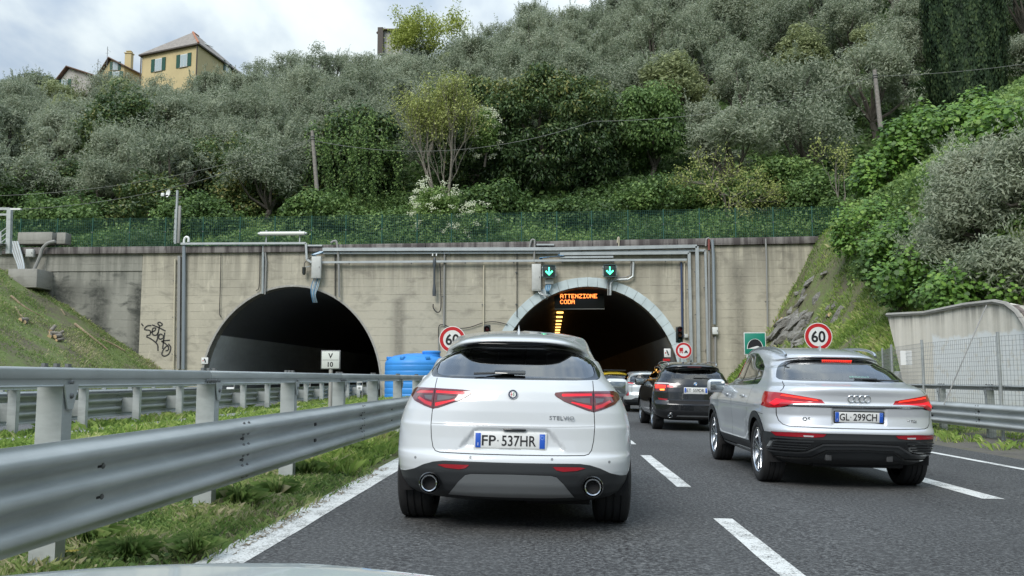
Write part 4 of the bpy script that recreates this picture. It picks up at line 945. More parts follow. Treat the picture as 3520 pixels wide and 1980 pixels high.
def wall_section(name, outline, holes, m, parent, y=D_WALL, th=.7):
    P, E = [], []
    def loop(q):
        o = len(P); P.extend(q); E.extend((o+i, o+(i+1) % len(q)) for i in range(len(q)))
    loop(outline)
    for h in holes: loop(h)
    vo, _, fo, *_ = delaunay_2d_cdt([Vector(p) for p in P], E, [], 0, 1e-5)
    V = [tuple(v) for v in vo]; Fo = []
    for f in fo:
        c = [sum(V[i][k] for i in f)/len(f) for k in (0, 1)]
        if in_poly(np.array([c[0]]), np.array([c[1]]), outline)[0] and not any(in_poly(np.array([c[0]]), np.array([c[1]]), h)[0] for h in holes): Fo.append(f)
    n = len(V); VV = [(a, y, b) for a, b in V]+[(a, y+th, b) for a, b in V]; FF = [tuple(f) for f in Fo]+[tuple(i+n for i in reversed(f)) for f in Fo]
    ec = {}
    for f in Fo:
        for i in range(len(f)): e = (f[i], f[(i+1) % len(f)]); ec[e] = 1
    for a, b in ec:
        if (b, a) not in ec: FF.append((b, a, a+n, b+n))
    bb = B(); bb.add(VV, FF); return bb.build(name, m, parent)
wroot = empty('retaining_wall', (0, 0, 0), label='long weathered concrete wall above both tunnel mouths with dark coping', cat='wall')
XJ = at(486, 1000, D_WALL).x; ZJ = at(300, 932, D_WALL).z
ztop = lambda x: float(np.interp(x, [-32, -15, 0, 14.2], [7.80, 7.82, 7.95, 8.12]))
XR = at(2790, 840, D_WALL).x+.35
wall_section('wall_section', [(XJ, -.4), (XR+2.5, -.4), (XR+2.5, ztop(14)), (0, ztop(0)), (XJ, ztop(XJ))], [arch(TL), arch(TR)], M_WALL, wroot)
wall_section('wall_section', [(-33, -.4), (XJ-.02, -.4), (XJ-.02, ZJ-.02), (-33, ZJ-.02)], [], M_WALLD, wroot, y=D_WALL+.06)
wall_section('wall_section', [(-33, ZJ), (XJ-.02, ZJ), (XJ-.02, ztop(XJ)), (-33, ztop(-33))], [], M_WALLU, wroot, y=D_WALL+.02)
xs = [-33]
while xs[-1] < XR-.5: xs.append(min(XR, xs[-1]+4.4))
for a, b in zip(xs, xs[1:]):
    bb = B(); za, zb_ = ztop(a), ztop(b); V = [(x, y, z+dz) for x, z in ((a+.01, za), (b-.01, zb_)) for y in (D_WALL-.16, D_WALL+.75) for dz in (.004, .37)]
    bb.add(V, [(0, 1, 3, 2), (4, 6, 7, 5), (0, 4, 5, 1), (2, 3, 7, 6), (0, 2, 6, 4), (1, 5, 7, 3)]); bb.build('coping_slab', M_COPE, wroot, bevel=.02)

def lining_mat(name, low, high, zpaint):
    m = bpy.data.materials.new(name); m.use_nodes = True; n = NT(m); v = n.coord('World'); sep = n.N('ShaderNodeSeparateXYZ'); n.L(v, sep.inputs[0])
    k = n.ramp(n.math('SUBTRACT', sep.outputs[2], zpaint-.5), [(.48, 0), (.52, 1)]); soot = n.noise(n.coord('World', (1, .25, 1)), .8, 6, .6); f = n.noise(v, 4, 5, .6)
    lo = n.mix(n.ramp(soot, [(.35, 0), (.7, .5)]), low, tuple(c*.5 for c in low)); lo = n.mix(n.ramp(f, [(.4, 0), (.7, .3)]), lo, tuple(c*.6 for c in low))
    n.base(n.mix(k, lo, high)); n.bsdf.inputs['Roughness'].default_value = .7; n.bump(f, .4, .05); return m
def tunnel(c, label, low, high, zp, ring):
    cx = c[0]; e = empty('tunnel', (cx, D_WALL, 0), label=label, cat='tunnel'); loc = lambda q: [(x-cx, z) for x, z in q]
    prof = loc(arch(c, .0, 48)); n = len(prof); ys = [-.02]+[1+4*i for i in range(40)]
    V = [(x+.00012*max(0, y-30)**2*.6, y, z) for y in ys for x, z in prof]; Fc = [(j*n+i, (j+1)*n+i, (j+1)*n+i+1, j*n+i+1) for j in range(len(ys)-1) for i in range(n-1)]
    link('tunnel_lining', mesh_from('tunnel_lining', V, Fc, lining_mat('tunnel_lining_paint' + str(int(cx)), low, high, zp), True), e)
    bb = B(); y = ys[-1]; bb.add([(x+.00012*max(0, y-30)**2*.6, y, z) for x, z in prof], [tuple(range(n))]); bb.build('tunnel_dark_cap', M_UNDER, e)  # black cap added for the darkness where the tube runs on
    if ring:
        M_RING = mat('pale_blue_painted_stone', (.52, .60, .62), .7, var=.14, vscale=1.3, bump=.35, bscale=14); inner, outer = loc(arch(c, .0, 30)), loc(arch(c, .50, 30))
        for i in range(len(inner)-1):
            a, b, d, f = inner[i], inner[i+1], outer[i+1], outer[i]; cxm = (a[0]+b[0]+d[0]+f[0])/4; czm = (a[1]+b[1]+d[1]+f[1])/4
            if i in (0, len(inner)-2): a = (a[0], .0) if i == 0 else a
            sh = lambda p, s=.975: (cxm+(p[0]-cxm)*s, czm+(p[1]-czm)*s)
            pr = .035+.012*random.random(); bb = B(); bb.prism([sh(a), sh(b), sh(d), sh(f)], -pr, .05); bb.build('ring_stone', M_RING, e, bevel=.008, seg=1)
    else:
        M_RIM2 = mat('worn_arch_edge', (.36, .35, .32), .8, var=.2); inner, outer = loc(arch(c, -.01, 40)), loc(arch(c, .10, 40)); bb = B(); k = len(inner)
        bb.add([(x, -.012, z) for x, z in inner]+[(x, -.012, z) for x, z in outer]+[(x, .03, z) for x, z in inner]+[(x, .03, z) for x, z in outer], [(i, i+1, k+i+1, k+i) for i in range(k-1)]+[(2*k+i, i, i+1, 2*k+i+1)[::-1] for i in range(k-1)]+[(k+i, k+i+1, 3*k+i+1, 3*k+i) for i in range(k-1)])
        bb.build('arch_edge', M_RIM2, e)
    return e
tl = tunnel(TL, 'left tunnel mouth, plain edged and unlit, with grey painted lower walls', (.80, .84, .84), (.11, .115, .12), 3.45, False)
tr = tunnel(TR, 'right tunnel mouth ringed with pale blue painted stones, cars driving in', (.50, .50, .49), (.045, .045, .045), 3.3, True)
# inner profile of the left tunnel: a second lining step
for i in range(26):
    y = 6+i*4.1; b = B(); bx = .00012*max(0, y-30)**2*.6
    b.box((-1.35+bx, y, 4.42+.9), (.42, .45, .08)); b.build('tunnel_lamp', mat('amber_tunnel_lamp', (1, .6, .2), .5, emit=(1, .50, .12), es=2.2), tr)
for (x, y, z) in ((1.6, 20, 5.05), (3.3, 24, 4.0)):
    b = B(); b.box((x, y, z), (.5, .3, .06)); b.build('tunnel_lamp', mat('white_tunnel_lamp', (1, .9, .75), .5, emit=(1, .85, .6), es=2), tl)
# ------------------------------------------------------------------ guard rails
def galv(name, c=(.45, .48, .48), rough=.5):
    m = bpy.data.materials.new(name); m.use_nodes = True; n = NT(m); v = n.coord('World')
    a = n.noise(v, 1.3, 5, .6); b = n.noise(v, 24, 4, .6); r = n.noise(n.coord('World', (1, .25, 3)), 3, 5, .6)
    cc = n.mix(n.ramp(a, [(.3, 0), (.7, 1)]), tuple(q*.86 for q in c), tuple(q*1.12 for q in c)); cc = n.mix(n.ramp(r, [(.47, 0), (.66, .5)]), cc, tuple(q*.62 for q in c)); cc = n.mix(n.ramp(b, [(.5, 0), (.8, .18)]), cc, (.55, .57, .58))
    n.base(cc); n.bsdf.inputs['Metallic'].default_value = .18; n.L(n.ramp(b, [(.3, rough-.06), (.7, rough+.12)]), n.bsdf.inputs['Roughness']); n.bump(b, .06, .004); return m
M_GALV = galv('galvanised_steel'); M_GALVD = galv('dull_galvanised_steel', (.33, .355, .355), .6)
M_BOLT = mat('zinc_bolt', (.17, .175, .175), .5, .5); M_SLOT = mat('slot_shadow', (.02, .02, .022), .9)
def thrie_profile(n=34, H=.506, dep=.083, waves=3):
    out = []
    for i in range(n+1):
        s = i/n; c = .5+.5*math.cos(2*PI*waves*(s-.5/waves)); c = c*c*(3-2*c) if waves == 3 else c
        out.append((dep*(c*.9+.0), -H*s))
    return out
PROF3 = thrie_profile(36)
def beam_mesh(L, face=1, H=.506):
    """beam along +y, corrugation towards face*x, top edge at z=0; ends lap"""
    V = []; n = len(PROF3); ys = [0, L]
    th = .004
    for y in ys: V += [(face*(d+.004), y, z) for d, z in PROF3]
    for y in ys: V += [(face*(d-.001), y, z) for d, z in PROF3]
    Fc = [(i, i+1, n+i+1, n+i) for i in range(n-1)] + [(2*n+i+1, 2*n+i, 3*n+i, 3*n+i+1) for i in range(n-1)] + [(0, n, 3*n, 2*n), (n-1, 3*n-1, 4*n-1, 2*n-1)]
    Fc += [(i, 2*n+i, 2*n+i+1, i+1) for i in range(n-1)] + [(n+i, n+i+1, 3*n+i+1, 3*n+i) for i in range(n-1)]
    me = mesh_from('beam_panel', V, Fc, M_GALV, True); bm = bmesh.new(); bm.from_mesh(me); bmesh.ops.recalc_face_normals(bm, faces=bm.faces); bm.to_mesh(me); bm.free()
    me.polygons.foreach_set('use_smooth', [True]*len(me.polygons)); me.set_sharp_from_angle(angle=R(50)); return me
def c_post(h, face=1, w=.17, d=.11, t=.006):
    b = B()
    b.box((0, 0, h/2), (w, t, h)); b.box((-w/2+t/2, d/2, h/2), (t, d, h)); b.box((w/2-t/2, d/2, h/2), (t, d, h)); b.box((-w/2+.018, d, h/2), (.03, t, h)); b.box((w/2-.018, d, h/2), (.03, t, h))
    me = b.build('post_proto', M_GALV); m = me.data; bpy.data.objects.remove(me); return m
def solid(fn, m, bevel=0):
    b = B(); fn(b); o = b.build('proto', m, bevel=bevel, seg=1); me = o.data; bpy.data.objects.remove(o); return me
def guard_rail(name, label, x, y0, y1, zg, face, zt=.845, post_x=None, top=1.22, step=2.25, phase=0, spacer=.30, m=None, xf=None, topbox=True, toph=.10, lowspacer=False, zf=None):
    """face: +1 corrugation towards +x. x(y) beam centre plane; posts behind"""
    e = empty(name, (x, y0, zg), label=label, cat='guard rail'); xf = xf or (lambda y: 0.0); zf = zf or (lambda y: 0.0)
    BL = 4.5; bm_ = beam_mesh(BL+.16, face); px = -face*spacer
    postm = solid(lambda b: (b.box((0, 0, .55), (.15, .006, 1.14)), b.box((-.072, .05, .55), (.006, .10, 1.14)), b.box((.072, .05, .55), (.006, .10, 1.14)), b.box((-.057, .10, .55), (.03, .006, 1.14)), b.box((.057, .10, .55), (.03, .006, 1.14))), M_GALV)
    boltm = solid(lambda b: b.lathe([(0, .012), (.010, .010), (.016, .004), (.017, 0)], axis='x', n=10), M_BOLT)
    slotm = solid(lambda b: b.box((0, 0, 0), (.004, .07, .034)), M_SLOT)
    platem = solid(lambda b: b.prism([(-.0, 0), (.15, 0), (.10, -.14), (.045, -.14)], -.004, .004, axis='x'), M_GALV)
    topm = solid(lambda b: (b.add([(q*1.0, yy, zz) for yy in (0, BL-.012) for q, zz in ((-.075, -.01), (-.065, 0), (.065, 0), (.078, -.012), (.078, -.062), (.070, -.068), (.070, -.1), (.085, -.1), (.085, -.108), (.055, -.108), (.055, -.03), (-.075, -.03))], [tuple(range(12)), tuple(range(23, 11, -1))]+[(i, (i+1) % 12, 12+(i+1) % 12, 12+i) for i in range(12)])), M_GALV, .004)
    spm = solid(lambda b: (b.box((0, 0, 0), (spacer-.05, .09, .006)), b.box((0, -.045, -.15), (spacer-.05, .005, .30)), b.box((0, .045, -.15), (spacer-.05, .005, .30))), M_GALVD)
    nutm = solid(lambda b: (b.cyl((0, 0, .012), .02, .024, 'z', 6), b.cyl((0, 0, .002), .028, .005, 'z', 10)), M_BOLT)
    y = y0; i = 0
    def put(nm, me, p, rot=None): return link(nm, me, e, p, rot)
    while y < y1:
        ang = math.atan2(xf(y+BL)-xf(y), BL)
        o = put('beam_panel', bm_, (xf(y)+.006*(i % 2), y-y0, zt+zf(y)), (0, 0, -ang))
        if topbox: put('top_rail', topm, (xf(y)+px, y-y0, top+zf(y)), (0, 0, -ang))
        for j, yy in enumerate((y+.08, y+.08+step)):
            X = xf(yy)
            if yy > y1+.2: continue
            put('post', postm, (X+px-(.0), yy-y0, .0+(top-1.22)), None)
            put('bracket_plate', platem, (X+px+face*.088, yy-y0-.02, top-.095), None)
            put('bolt', boltm, (X+px+face*.093, yy-y0+.055, top-.16), (0, 0, 0 if face > 0 else PI))
            put('bolt', boltm, (X+px+face*.082, yy-y0+.07, top-.085), (0, 0, 0 if face > 0 else PI))
            put('spacer', spm, (X-face*spacer*.5, yy-y0+.05, zt-.11), None)
            for zz in (-.168, -.337):
                put('slot', slotm, (X+face*.0085, yy-y0+.0, zt+zz), None); put('bolt', boltm, (X+face*.011, yy-y0+.022, zt+zz), (0, 0, 0 if face > 0 else PI))
            for q in (-.12, .0, .12): put('nut', nutm, (X+px, yy-y0+q+.05, top), None)
            if j == 0:
                for q in (-.09, -.045, .0, .045, .09): put('bolt', boltm, (X+px+face*.082, yy-y0+q-.09, top-.082), (0, 0, 0 if face > 0 else PI))
                for zz in (-.045, -.125, -.215, -.292, -.38, -.462):
                    for q in (-.07, .04):
                        d = float(np.interp(-zz, [-b for _, b in PROF3], [a for a, _ in PROF3]))+.005
                        bb = put('bolt', boltm, (X+face*d, yy-y0+q, zt+zz), (0, 0, 0 if face > 0 else PI)); bb.scale = (1.0, 1.5, 1.0)
            else: pass
        y += BL; i += 1
    return e
guard_rail('guard_rail', 'near galvanised guard rail with three-wave beam and thick top rail, left of the edge line', -2.52, 2.55-4.5, 45.5, .02, 1, zt=.82, top=1.20, spacer=.30, xf=lambda y: -.0)
guard_rail('guard_rail', 'far guard rail beyond the median grass, its back and posts seen', -9.48, 5.6-4.5*2, 45.0, .10, -1, zt=.74, top=.97, spacer=.34)
guard_rail('guard_rail', 'right guard rail in front of the painted portal wall and mesh fence', 9.05, -3.3, 27.5, -.10, -1, zt=.72, top=1.11, spacer=.26, xf=lambda y: .012*(20-y))
def left_bank_rail():
    guard_rail('guard_rail', 'low guard rail at the foot of the left grassy bank', -18.0, 6, 44, .0, 1, zt=.72, top=1.0, spacer=.2, topbox=False)
left_bank_rail()
# ------------------------------------------------------------------ things fixed to the wall
M_TRAY = mat('galvanised_conduit', (.44, .47, .475), .45, .45, var=.12, vscale=2); M_PVC = mat('grey_pvc_pipe', (.27, .27, .26), .6); M_BLK = mat('black_cable', (.02, .02, .022), .6)
M_BLUEC = mat('blue_cable', (.10, .28, .48), .5); M_CREAMP = mat('cream_pipe', (.55, .50, .38), .6); M_RUST = mat('red_brown_pipe', (.22, .06, .05), .7); M_BOX = mat('pale_grey_box', (.50, .51, .49), .5, var=.08)
M_GREENP = mat('dark_green_paint', (.02, .085, .06), .5); M_SIGNB = mat('sign_back_grey', (.28, .29, .29), .5, .3); M_RED = mat('sign_red', (.50, .015, .02), .4); M_WSIGN = mat('sign_white', (.74, .75, .74), .4)
M_NAVY = mat('dark_blue_pipe', (.035, .06, .13), .5)
def W(px, py, dy=.1): return at(px, py, D_WALL-dy)
def conduit(label, pts, r, m=None, dy=.10, square=False, clips=0, name='conduit', smooth=False, cat='pipe', group='pipes and trays fixed to the tunnel wall'):
    P = [W(a, b, dy) for a, b in pts]; o0 = P[0].copy(); e = empty(name, o0, label=label, cat=cat, group=group); b = B(); q = [p-o0 for p in P]
    if smooth: q = smoothline(q, 6)
    if square:
        for a, c in zip(q, q[1:]): b.bar(a, c, r*2, r*2, up=(0, 1, 0))
    else: b.tube(q, r, 8)
    b.build(name+'_run', m or M_TRAY, e, smooth=not square)
    if clips:
        for a, c in zip(q, q[1:]):
            n = int((c-a).length/clips)
            for k in range(n):
                p = a+(c-a)*((k+.6)/max(1, n)); b = B(); d = (c-a).normalized(); s = Vector((0, 0, 1)) if abs(d.x) > .5 else Vector((1, 0, 0))
                b.bar(p-s*(r+.07)+Vector((0, .03, 0)), p+s*(r+.02)+Vector((0, .03, 0)), .05, .05); b.build('clip', M_BOLT, e)
    return e
conduit('bright tray along the coping from the mast, bending down above the left tunnel', [(622, 838), (1052, 836), (1055, 892), (1072, 902), (1500, 899), (2000, 895), (2360, 893)], .055, square=True, clips=2.4, dy=.24)
conduit('long upper cable tray crossing the wall from the blue cable loop to the right', [(1110, 858), (1900, 856), (2395, 847), (2402, 1290)], .085, square=True, clips=2.2, dy=.26)
conduit('second cable tray just under the long upper one', [(1110, 870), (1950, 868), (2424, 861), (2434, 1290)], .055, square=True, clips=2.2, dy=.14)
conduit('third cable tray over the right tunnel, shorter, turning down beside it', [(1925, 873), (2368, 869), (2378, 1290)], .075, square=True, clips=2.2, dy=.2)
conduit('short cable tray over the lane arrows', [(1925, 885), (2108, 883)], .05, square=True, dy=.2)
conduit('small white bracket bar on the coping above the right tunnel', [(1844, 841), (1905, 841)], .04, m=M_TRAY, dy=.22, square=True)
conduit('small white bracket bar on the coping right of the left tunnel crown', [(1058, 844), (1108, 844)], .04, m=M_TRAY, dy=.22, square=True)
conduit('wide grey downpipe by the graffiti', [(633, 842), (630, 1270)], .10, dy=.14, m=mat('blue_grey_pipe', (.27, .31, .34), .5, .3))
conduit('narrow cream pipe beside the wide downpipe', [(602, 890), (596, 1268)], .045, m=M_CREAMP, clips=1.6)
conduit('dark cable tray between cream pipe and downpipe', [(617, 880), (614, 1268)], .07, m=M_PVC, square=True, clips=1.5)
conduit('thin black cable down to the left side of the left tunnel', [(760, 852), (758, 960), (755, 1070), (760, 1090)], .022, m=M_BLK, smooth=True)
conduit('thin black cable down to the crown of the left tunnel', [(894, 856), (891, 980), (880, 1000)], .022, m=M_BLK, smooth=True)
conduit('grey twin pipe dropping to the left tunnel crown', [(905, 845), (903, 1010)], .07, m=M_TRAY)
conduit('grey bent pipe beside the twin pipe', [(910, 845), (915, 900), (911, 1012)], .045, m=M_PVC)
conduit('pipe dropping right of the left tunnel crown', [(1152, 860), (1152, 1018)], .03, m=M_BLK)
conduit('pale looped pipe over the coping right of the left tunnel', [(1137, 835), (1148, 829), (1158, 836), (1164, 900), (1166, 1022)], .06, m=M_PVC, smooth=True, dy=.22)
conduit('grey pipe behind the black microphone tube', [(1528, 870), (1526, 1120)], .05, m=M_PVC, clips=2.5)
conduit('thin cream pipe over the small traffic light', [(1663, 908), (1662, 1140)], .035, m=M_CREAMP, clips=2)
conduit('thin black cable over the left haunch of the right tunnel', [(1777, 870), (1777, 1090)], .022, m=M_BLK, clips=1.4)
conduit('paired looped pipes over the coping above the tall cabinet', [(1820, 852), (1826, 828), (1834, 824), (1838, 834), (1836, 900)], .05, m=M_PVC, smooth=True, dy=.25)
conduit('small hooked pipe on the coping above the second arrow', [(2122, 835), (2124, 818), (2128, 818), (2127, 846)], .03, m=M_CREAMP, smooth=True, dy=.25)
conduit('hooked pipe with red section at the right end of the trays', [(2426, 846), (2428, 822), (2435, 818), (2441, 824), (2437, 850), (2440, 1285)], .05, m=M_PVC, dy=.24)
conduit('red-brown vertical pipe piece at the coping', [(2437, 822), (2437, 860)], .06, m=M_RUST, dy=.32)
conduit('grey downpipe leading to the white box right of the trays', [(2448, 825), (2452, 880), (2456, 1115)], .085, m=mat('blue_grey_pipe', (.27, .31, .34), .5, .3), dy=.2)
conduit('grey pipe below the white box', [(2459, 1155), (2460, 1290)], .06, m=M_PVC)
conduit('thin grey pipe on the far right of the wall', [(2632, 820), (2635, 900), (2639, 1130)], .045, m=M_PVC, dy=.2, clips=2.2)
conduit('dark blue vertical pipe behind the right traffic light', [(2342, 900), (2346, 1160)], .055, m=M_NAVY)
conduit('thin cream pipe beside the dark blue one', [(2353, 900), (2355, 1150)], .035, m=M_CREAMP)
conduit('bent double pipe from the second arrow to the right tunnel crown', [(2178, 895), (2176, 950), (2160, 960), (2110, 962), (2100, 975), (2098, 1015)], .06, m=M_TRAY, dy=.2)
conduit('inner bent pipe below the second arrow', [(2170, 897), (2168, 945), (2150, 953), (2098, 955), (2090, 970), (2090, 1015)], .035, m=M_PVC, dy=.12)
conduit('drooping black cable between the left 60 sign and the right tunnel', [(1508, 1170), (1508, 1125), (1522, 1116), (1560, 1128), (1610, 1126), (1660, 1110), (1700, 1106), (1745, 1115)], .022, m=M_BLK, smooth=True, cat='cable')
conduit('slim grey pole pipe beside the left 60 sign', [(1507, 1160), (1509, 1240)], .03, m=M_PVC)
def box_thing(name, label, cat, px0, py0, px1, py1, dep, m, dy=.0, bevel=.02, door=True, group=None):
    a = W(px0, py0, dy+dep/2); c = W(px1, py1, dy+dep/2); ctr = (a+c)/2; e = empty(name, ctr, label=label, cat=cat, group=group)
    b = B(); b.box((0, 0, 0), (abs(c.x-a.x), dep, abs(a.z-c.z))); b.build('housing', m, e, bevel=bevel)
    if door: b = B(); b.box((0, -dep/2-.006, 0), (abs(c.x-a.x)*.86, .012, abs(a.z-c.z)*.90)); b.build('cover', m, e, bevel=.006); b = B(); b.box((abs(c.x-a.x)*.34, -dep/2-.02, 0), (.03, .02, .08)); b.build('latch', M_BOLT, e)
    return e
def cable_bundle(label, top, bot, n, spread, m, r=.022, bow=10, jit=1):
    o0 = W(*top, .25); e = empty('cable_bundle', o0, label=label, cat='cable')
    for k in range(n):
        d = (k-(n-1)/2)*spread; P = [W(top[0]+d, top[1], .22)-o0, W(top[0]+d*1.2-bow, (top[1]*2+bot[1])/3, .28)-o0, W(bot[0]+d*.7-bow*.6, (top[1]+bot[1]*2)/3, .3)-o0, W(bot[0]+d*.6+jit*k % 3, bot[1], .1)-o0]
        b = B(); b.tube(smoothline(P, 6), r, 6); b.build('cable', m[k % len(m)], e, smooth=True)
box_thing('junction_cabinet', 'narrow grey cabinet above the left tunnel crown with blue cables below', 'cabinet', 1073, 882, 1104, 957, .22, M_BOX, .25)
for px in ((1050, 917), (1050, 950), (1108, 884), (1108, 917), (1108, 950)):
    pass
cable_bundle('blue and grey cables hanging from the narrow cabinet into the left tunnel', (1090, 957), (1082, 1040), 6, 4, [M_BLUEC, M_TRAY, mat('pale_blue_cable', (.35, .5, .6), .5)], bow=8)
cable_bundle('loop of blue cables above the narrow cabinet', (1108, 864), (1085, 882), 5, 3, [M_BLUEC, M_TRAY], bow=14)
box_thing('junction_cabinet', 'tall grey cabinet left of the first green arrow', 'cabinet', 1828, 908, 1860, 1000, .22, M_BOX, .1)
cable_bundle('grey cables fanning out under the tall cabinet', (1856, 1000), (1878, 1028), 4, 3, [M_TRAY, M_PVC], bow=-4)
cable_bundle('blue cables below the first green arrow', (1886, 977), (1884, 1010), 6, 3, [M_BLUEC, mat('pale_blue_cable', (.35, .5, .6), .5)], bow=2)
cable_bundle('tangle of blue cables from the tray to the first green arrow', (1925, 874), (1860, 892), 6, 2, [M_BLUEC, M_BLK], bow=-6)
box_thing('junction_box', 'small box hanging under the first green arrow', 'box', 1873, 960, 1903, 977, .2, M_BOX, .1, door=False)
box_thing('junction_box', 'white box between pipes on the wall right of the right tunnel', 'box', 2448, 1125, 2468, 1150, .2, mat('white_box', (.68, .70, .68), .5), .1)
box_thing('junction_box', 'small grey box beside the right traffic light', 'box', 2352, 1148, 2365, 1161, .14, M_BOX, .05, door=False)
box_thing('junction_box', 'grey box high on the far left of the wall', 'box', 93, 857, 118, 884, .25, M_BOX, .05)
def lane_signal(px0, py0, px1, py1, label):
    a = W(px0, py0, .55); c = W(px1, py1, .55); ctr = (a+c)/2; w, h = abs(c.x-a.x), abs(a.z-c.z); e = empty('lane_signal', ctr, label=label, cat='lane signal', group='green arrow signals over the right tunnel')
    b = B(); b.box((0, .15, 0), (w, .25, h)); b.build('housing', M_GREENP if 0 else mat('signal_housing', (.02, .035, .035), .4), e, bevel=.02)
    b = B(); t = .03
    for q in ((0, h/2-t/2, w, t), (0, -h/2+t/2, w, t), (-w/2+t/2, 0, t, h-2*t-.004), (w/2-t/2, 0, t, h-2*t-.004)): b.box((q[0], .0, q[1]), (q[2], .06, q[3]))
    b.build('bezel', mat('signal_bezel', (.06, .10, .10), .4), e)
    G = mat('green_led_lit', (.1, .9, .5), .5, emit=(.06, 1, .42), es=2.1); s = w
    b = B(); b.prism([(-.045*s, .33*s), (.045*s, .33*s), (.045*s, -.10*s), (-.045*s, -.10*s)], .005, .022); b.prism([(-.055*s, -.16*s), (.0, -.105*s), (.055*s, -.16*s), (0, -.30*s)], .005, .022)
    b.add([(x*s, .006, z*s) for x, z in ((-.31, -.02), (-.23, .06), (0, -.17), (.23, .06), (.31, -.02), (0, -.33))]+[(x*s, .024, z*s) for x, z in ((-.31, -.02), (-.23, .06), (0, -.17), (.23, .06), (.31, -.02), (0, -.33))], [(0, 1, 2, 5), (5, 2, 3, 4), (6, 7, 8, 11), (11, 8, 9, 10), (0, 6, 7, 1), (1, 7, 8, 2), (2, 8, 9, 3), (3, 9, 10, 4), (4, 10, 11, 5), (5, 11, 6, 0)])
    b.build('down_arrow', G, e)
    for x in (-w/2-.03, w/2+.03): b = B(); b.box((x, .12, h*.3), (.05, .12, .08)); b.box((x, .12, -h*.3), (.05, .12, .08)); b.box((x, .2, 0), (.03, .05, h*.8)); b.build('bracket', M_TRAY, e)
    b = B(); b.box((0, .05, h/2+.01), (w*.7, .1, .02)); b.build('visor', M_BLK, e)
lane_signal(1866, 911, 1909, 954, 'lit green down arrow signal on the wall beside the tall cabinet')
lane_signal(2075, 909, 2118, 952, 'lit green down arrow signal on the wall, right one of the two')
# message board in the mouth of the right tunnel
a = at(1906, 1012, D_WALL+1.2); c = at(2078, 1060, D_WALL+1.2); ctr = (a+c)/2; e = empty('message_board', ctr, label='black message board with orange words ATTENZIONE CODA in the right tunnel mouth', cat='sign')
w, h = abs(c.x-a.x), abs(a.z-c.z); b = B(); b.box((0, .15, 0), (w, .3, h)); b.build('housing', mat('board_black', (.008, .009, .01), .4), e, bevel=.02)
b = B(); b.box((0, .02, -h/2-.03), (w, .2, .04)); b.build('board_frame', M_PVC, e)
M_LED = mat('orange_led_lit', (1, .35, .08), .5, emit=(1, .24, .05), es=2.6)
FONT5 = {'A': '01110 10001 10001 11111 10001 10001 10001', 'T': '11111 00100 00100 00100 00100 00100 00100', 'E': '11111 10000 10000 11110 10000 10000 11111', 'N': '10001 11001 10101 10101 10011 10001 10001', 'Z': '11111 00001 00010 00100 01000 10000 11111',
         'I': '11111 00100 00100 00100 00100 00100 11111', 'O': '01110 10001 10001 10001 10001 10001 01110', 'C': '01110 10001 10000 10000 10000 10001 01110', 'D': '11110 10001 10001 10001 10001 10001 11110'}
for row, word in enumerate(('ATTENZIONE', 'CODA')):
    wx0 = at(1920, 0, D_WALL+1.1).x-ctr.x; pit = (at(2043, 0, D_WALL+1.1).x-ctr.x-wx0)/(10*6-1); zz = at(0, 1018.5 if row == 0 else 1037.5, D_WALL+1.1).z-ctr.z; pz = pit*.95
    for i, ch in enumerate(word):
        b = B()
        for r_, bits in enumerate(FONT5[ch].split()):
            for c_, bit in enumerate(bits):
                if bit == '1': b.box((wx0+(i*6+c_+.5)*pit, -.008, zz-(r_+.5)*pz), (pit*.86, .012, pz*.86))
        b.build('lettering', M_LED, e)['label'] = 'glowing orange letter ' + ch
# lamp tube on brackets over the left tunnel
a = at(891, 803, D_WALL-.1); c = at(1051, 803, D_WALL-.1); e = empty('tube_lamp', (a+c)/2, label='long white tube lamp on two brackets above the coping', cat='lamp'); L = (c-a).length; b = B(); b.cyl((0, 0, 0), .11, L*.96, 'x', 16); b.build('lamp_tube', mat('lamp_cream', (.70, .71, .66), .4), e, smooth=True)
for s_ in (-1, 1): b = B(); b.cyl((s_*L*.49, 0, 0), .07, .16, 'x', 12); b.build('end_cap', M_TRAY, e, smooth=True); b = B(); b.bar((s_*L*.36, .12, .16), (s_*L*.36, .12, -.55), .06, .06); b.cyl((s_*L*.36, .12, .17), .06, .05, 'z', 10); b.build('bracket', M_TRAY, e)
# mast with dish
p0 = at(603, 838, D_WALL-.02); e = empty('antenna_mast', p0, label='grey lattice mast on the coping carrying a small white dish', cat='mast'); T = at(600, 655, D_WALL).z-p0.z
b = B(); b.tube([(0, 0, 0), (0, 0, T)], .07, 10); b.build('mast_pole', M_TRAY, e, smooth=True); b = B(); b.box((.17, 0, T*.36), (.13, .10, T*.70)); b.build('side_tray', M_PVC, e, bevel=.01); b = B(); b.box((-.09, .05, T*.34), (.06, .06, T*.62)); b.build('second_pole', M_TRAY, e)
for k in range(9): b = B(); b.bar((-.12, -.02, T*(.08+.1*k)), (.24, -.02, T*(.08+.1*k)), .03, .03); b.build('step_rung', M_BOLT, e)
dp = at(585, 668, D_WALL)-p0; dp.y = -.25; b = B(); b.lathe([(0, .10), (.10, .085), (.17, .045), (.215, 0), (.22, -.01), (.17, .03), (.10, .07), (0, .085)], axis='y', n=26); o = b.build('dish', mat('dish_white', (.80, .81, .80), .4), e, smooth=True, loc=dp, rot=(R(-8), 0, R(-38)))
b = B(); b.box((0, 0, 0), (.16, .12, .18)); b.build('dish_radio', mat('dish_white', (.80, .81, .80), .4), e, bevel=.02, loc=dp+Vector((-.28, -.02, -.08))); b = B(); b.bar(dp+Vector((-.25, 0, -.1)), (0, 0, dp.z-.08), .05, .05); b.build('dish_arm', M_BLK, e)
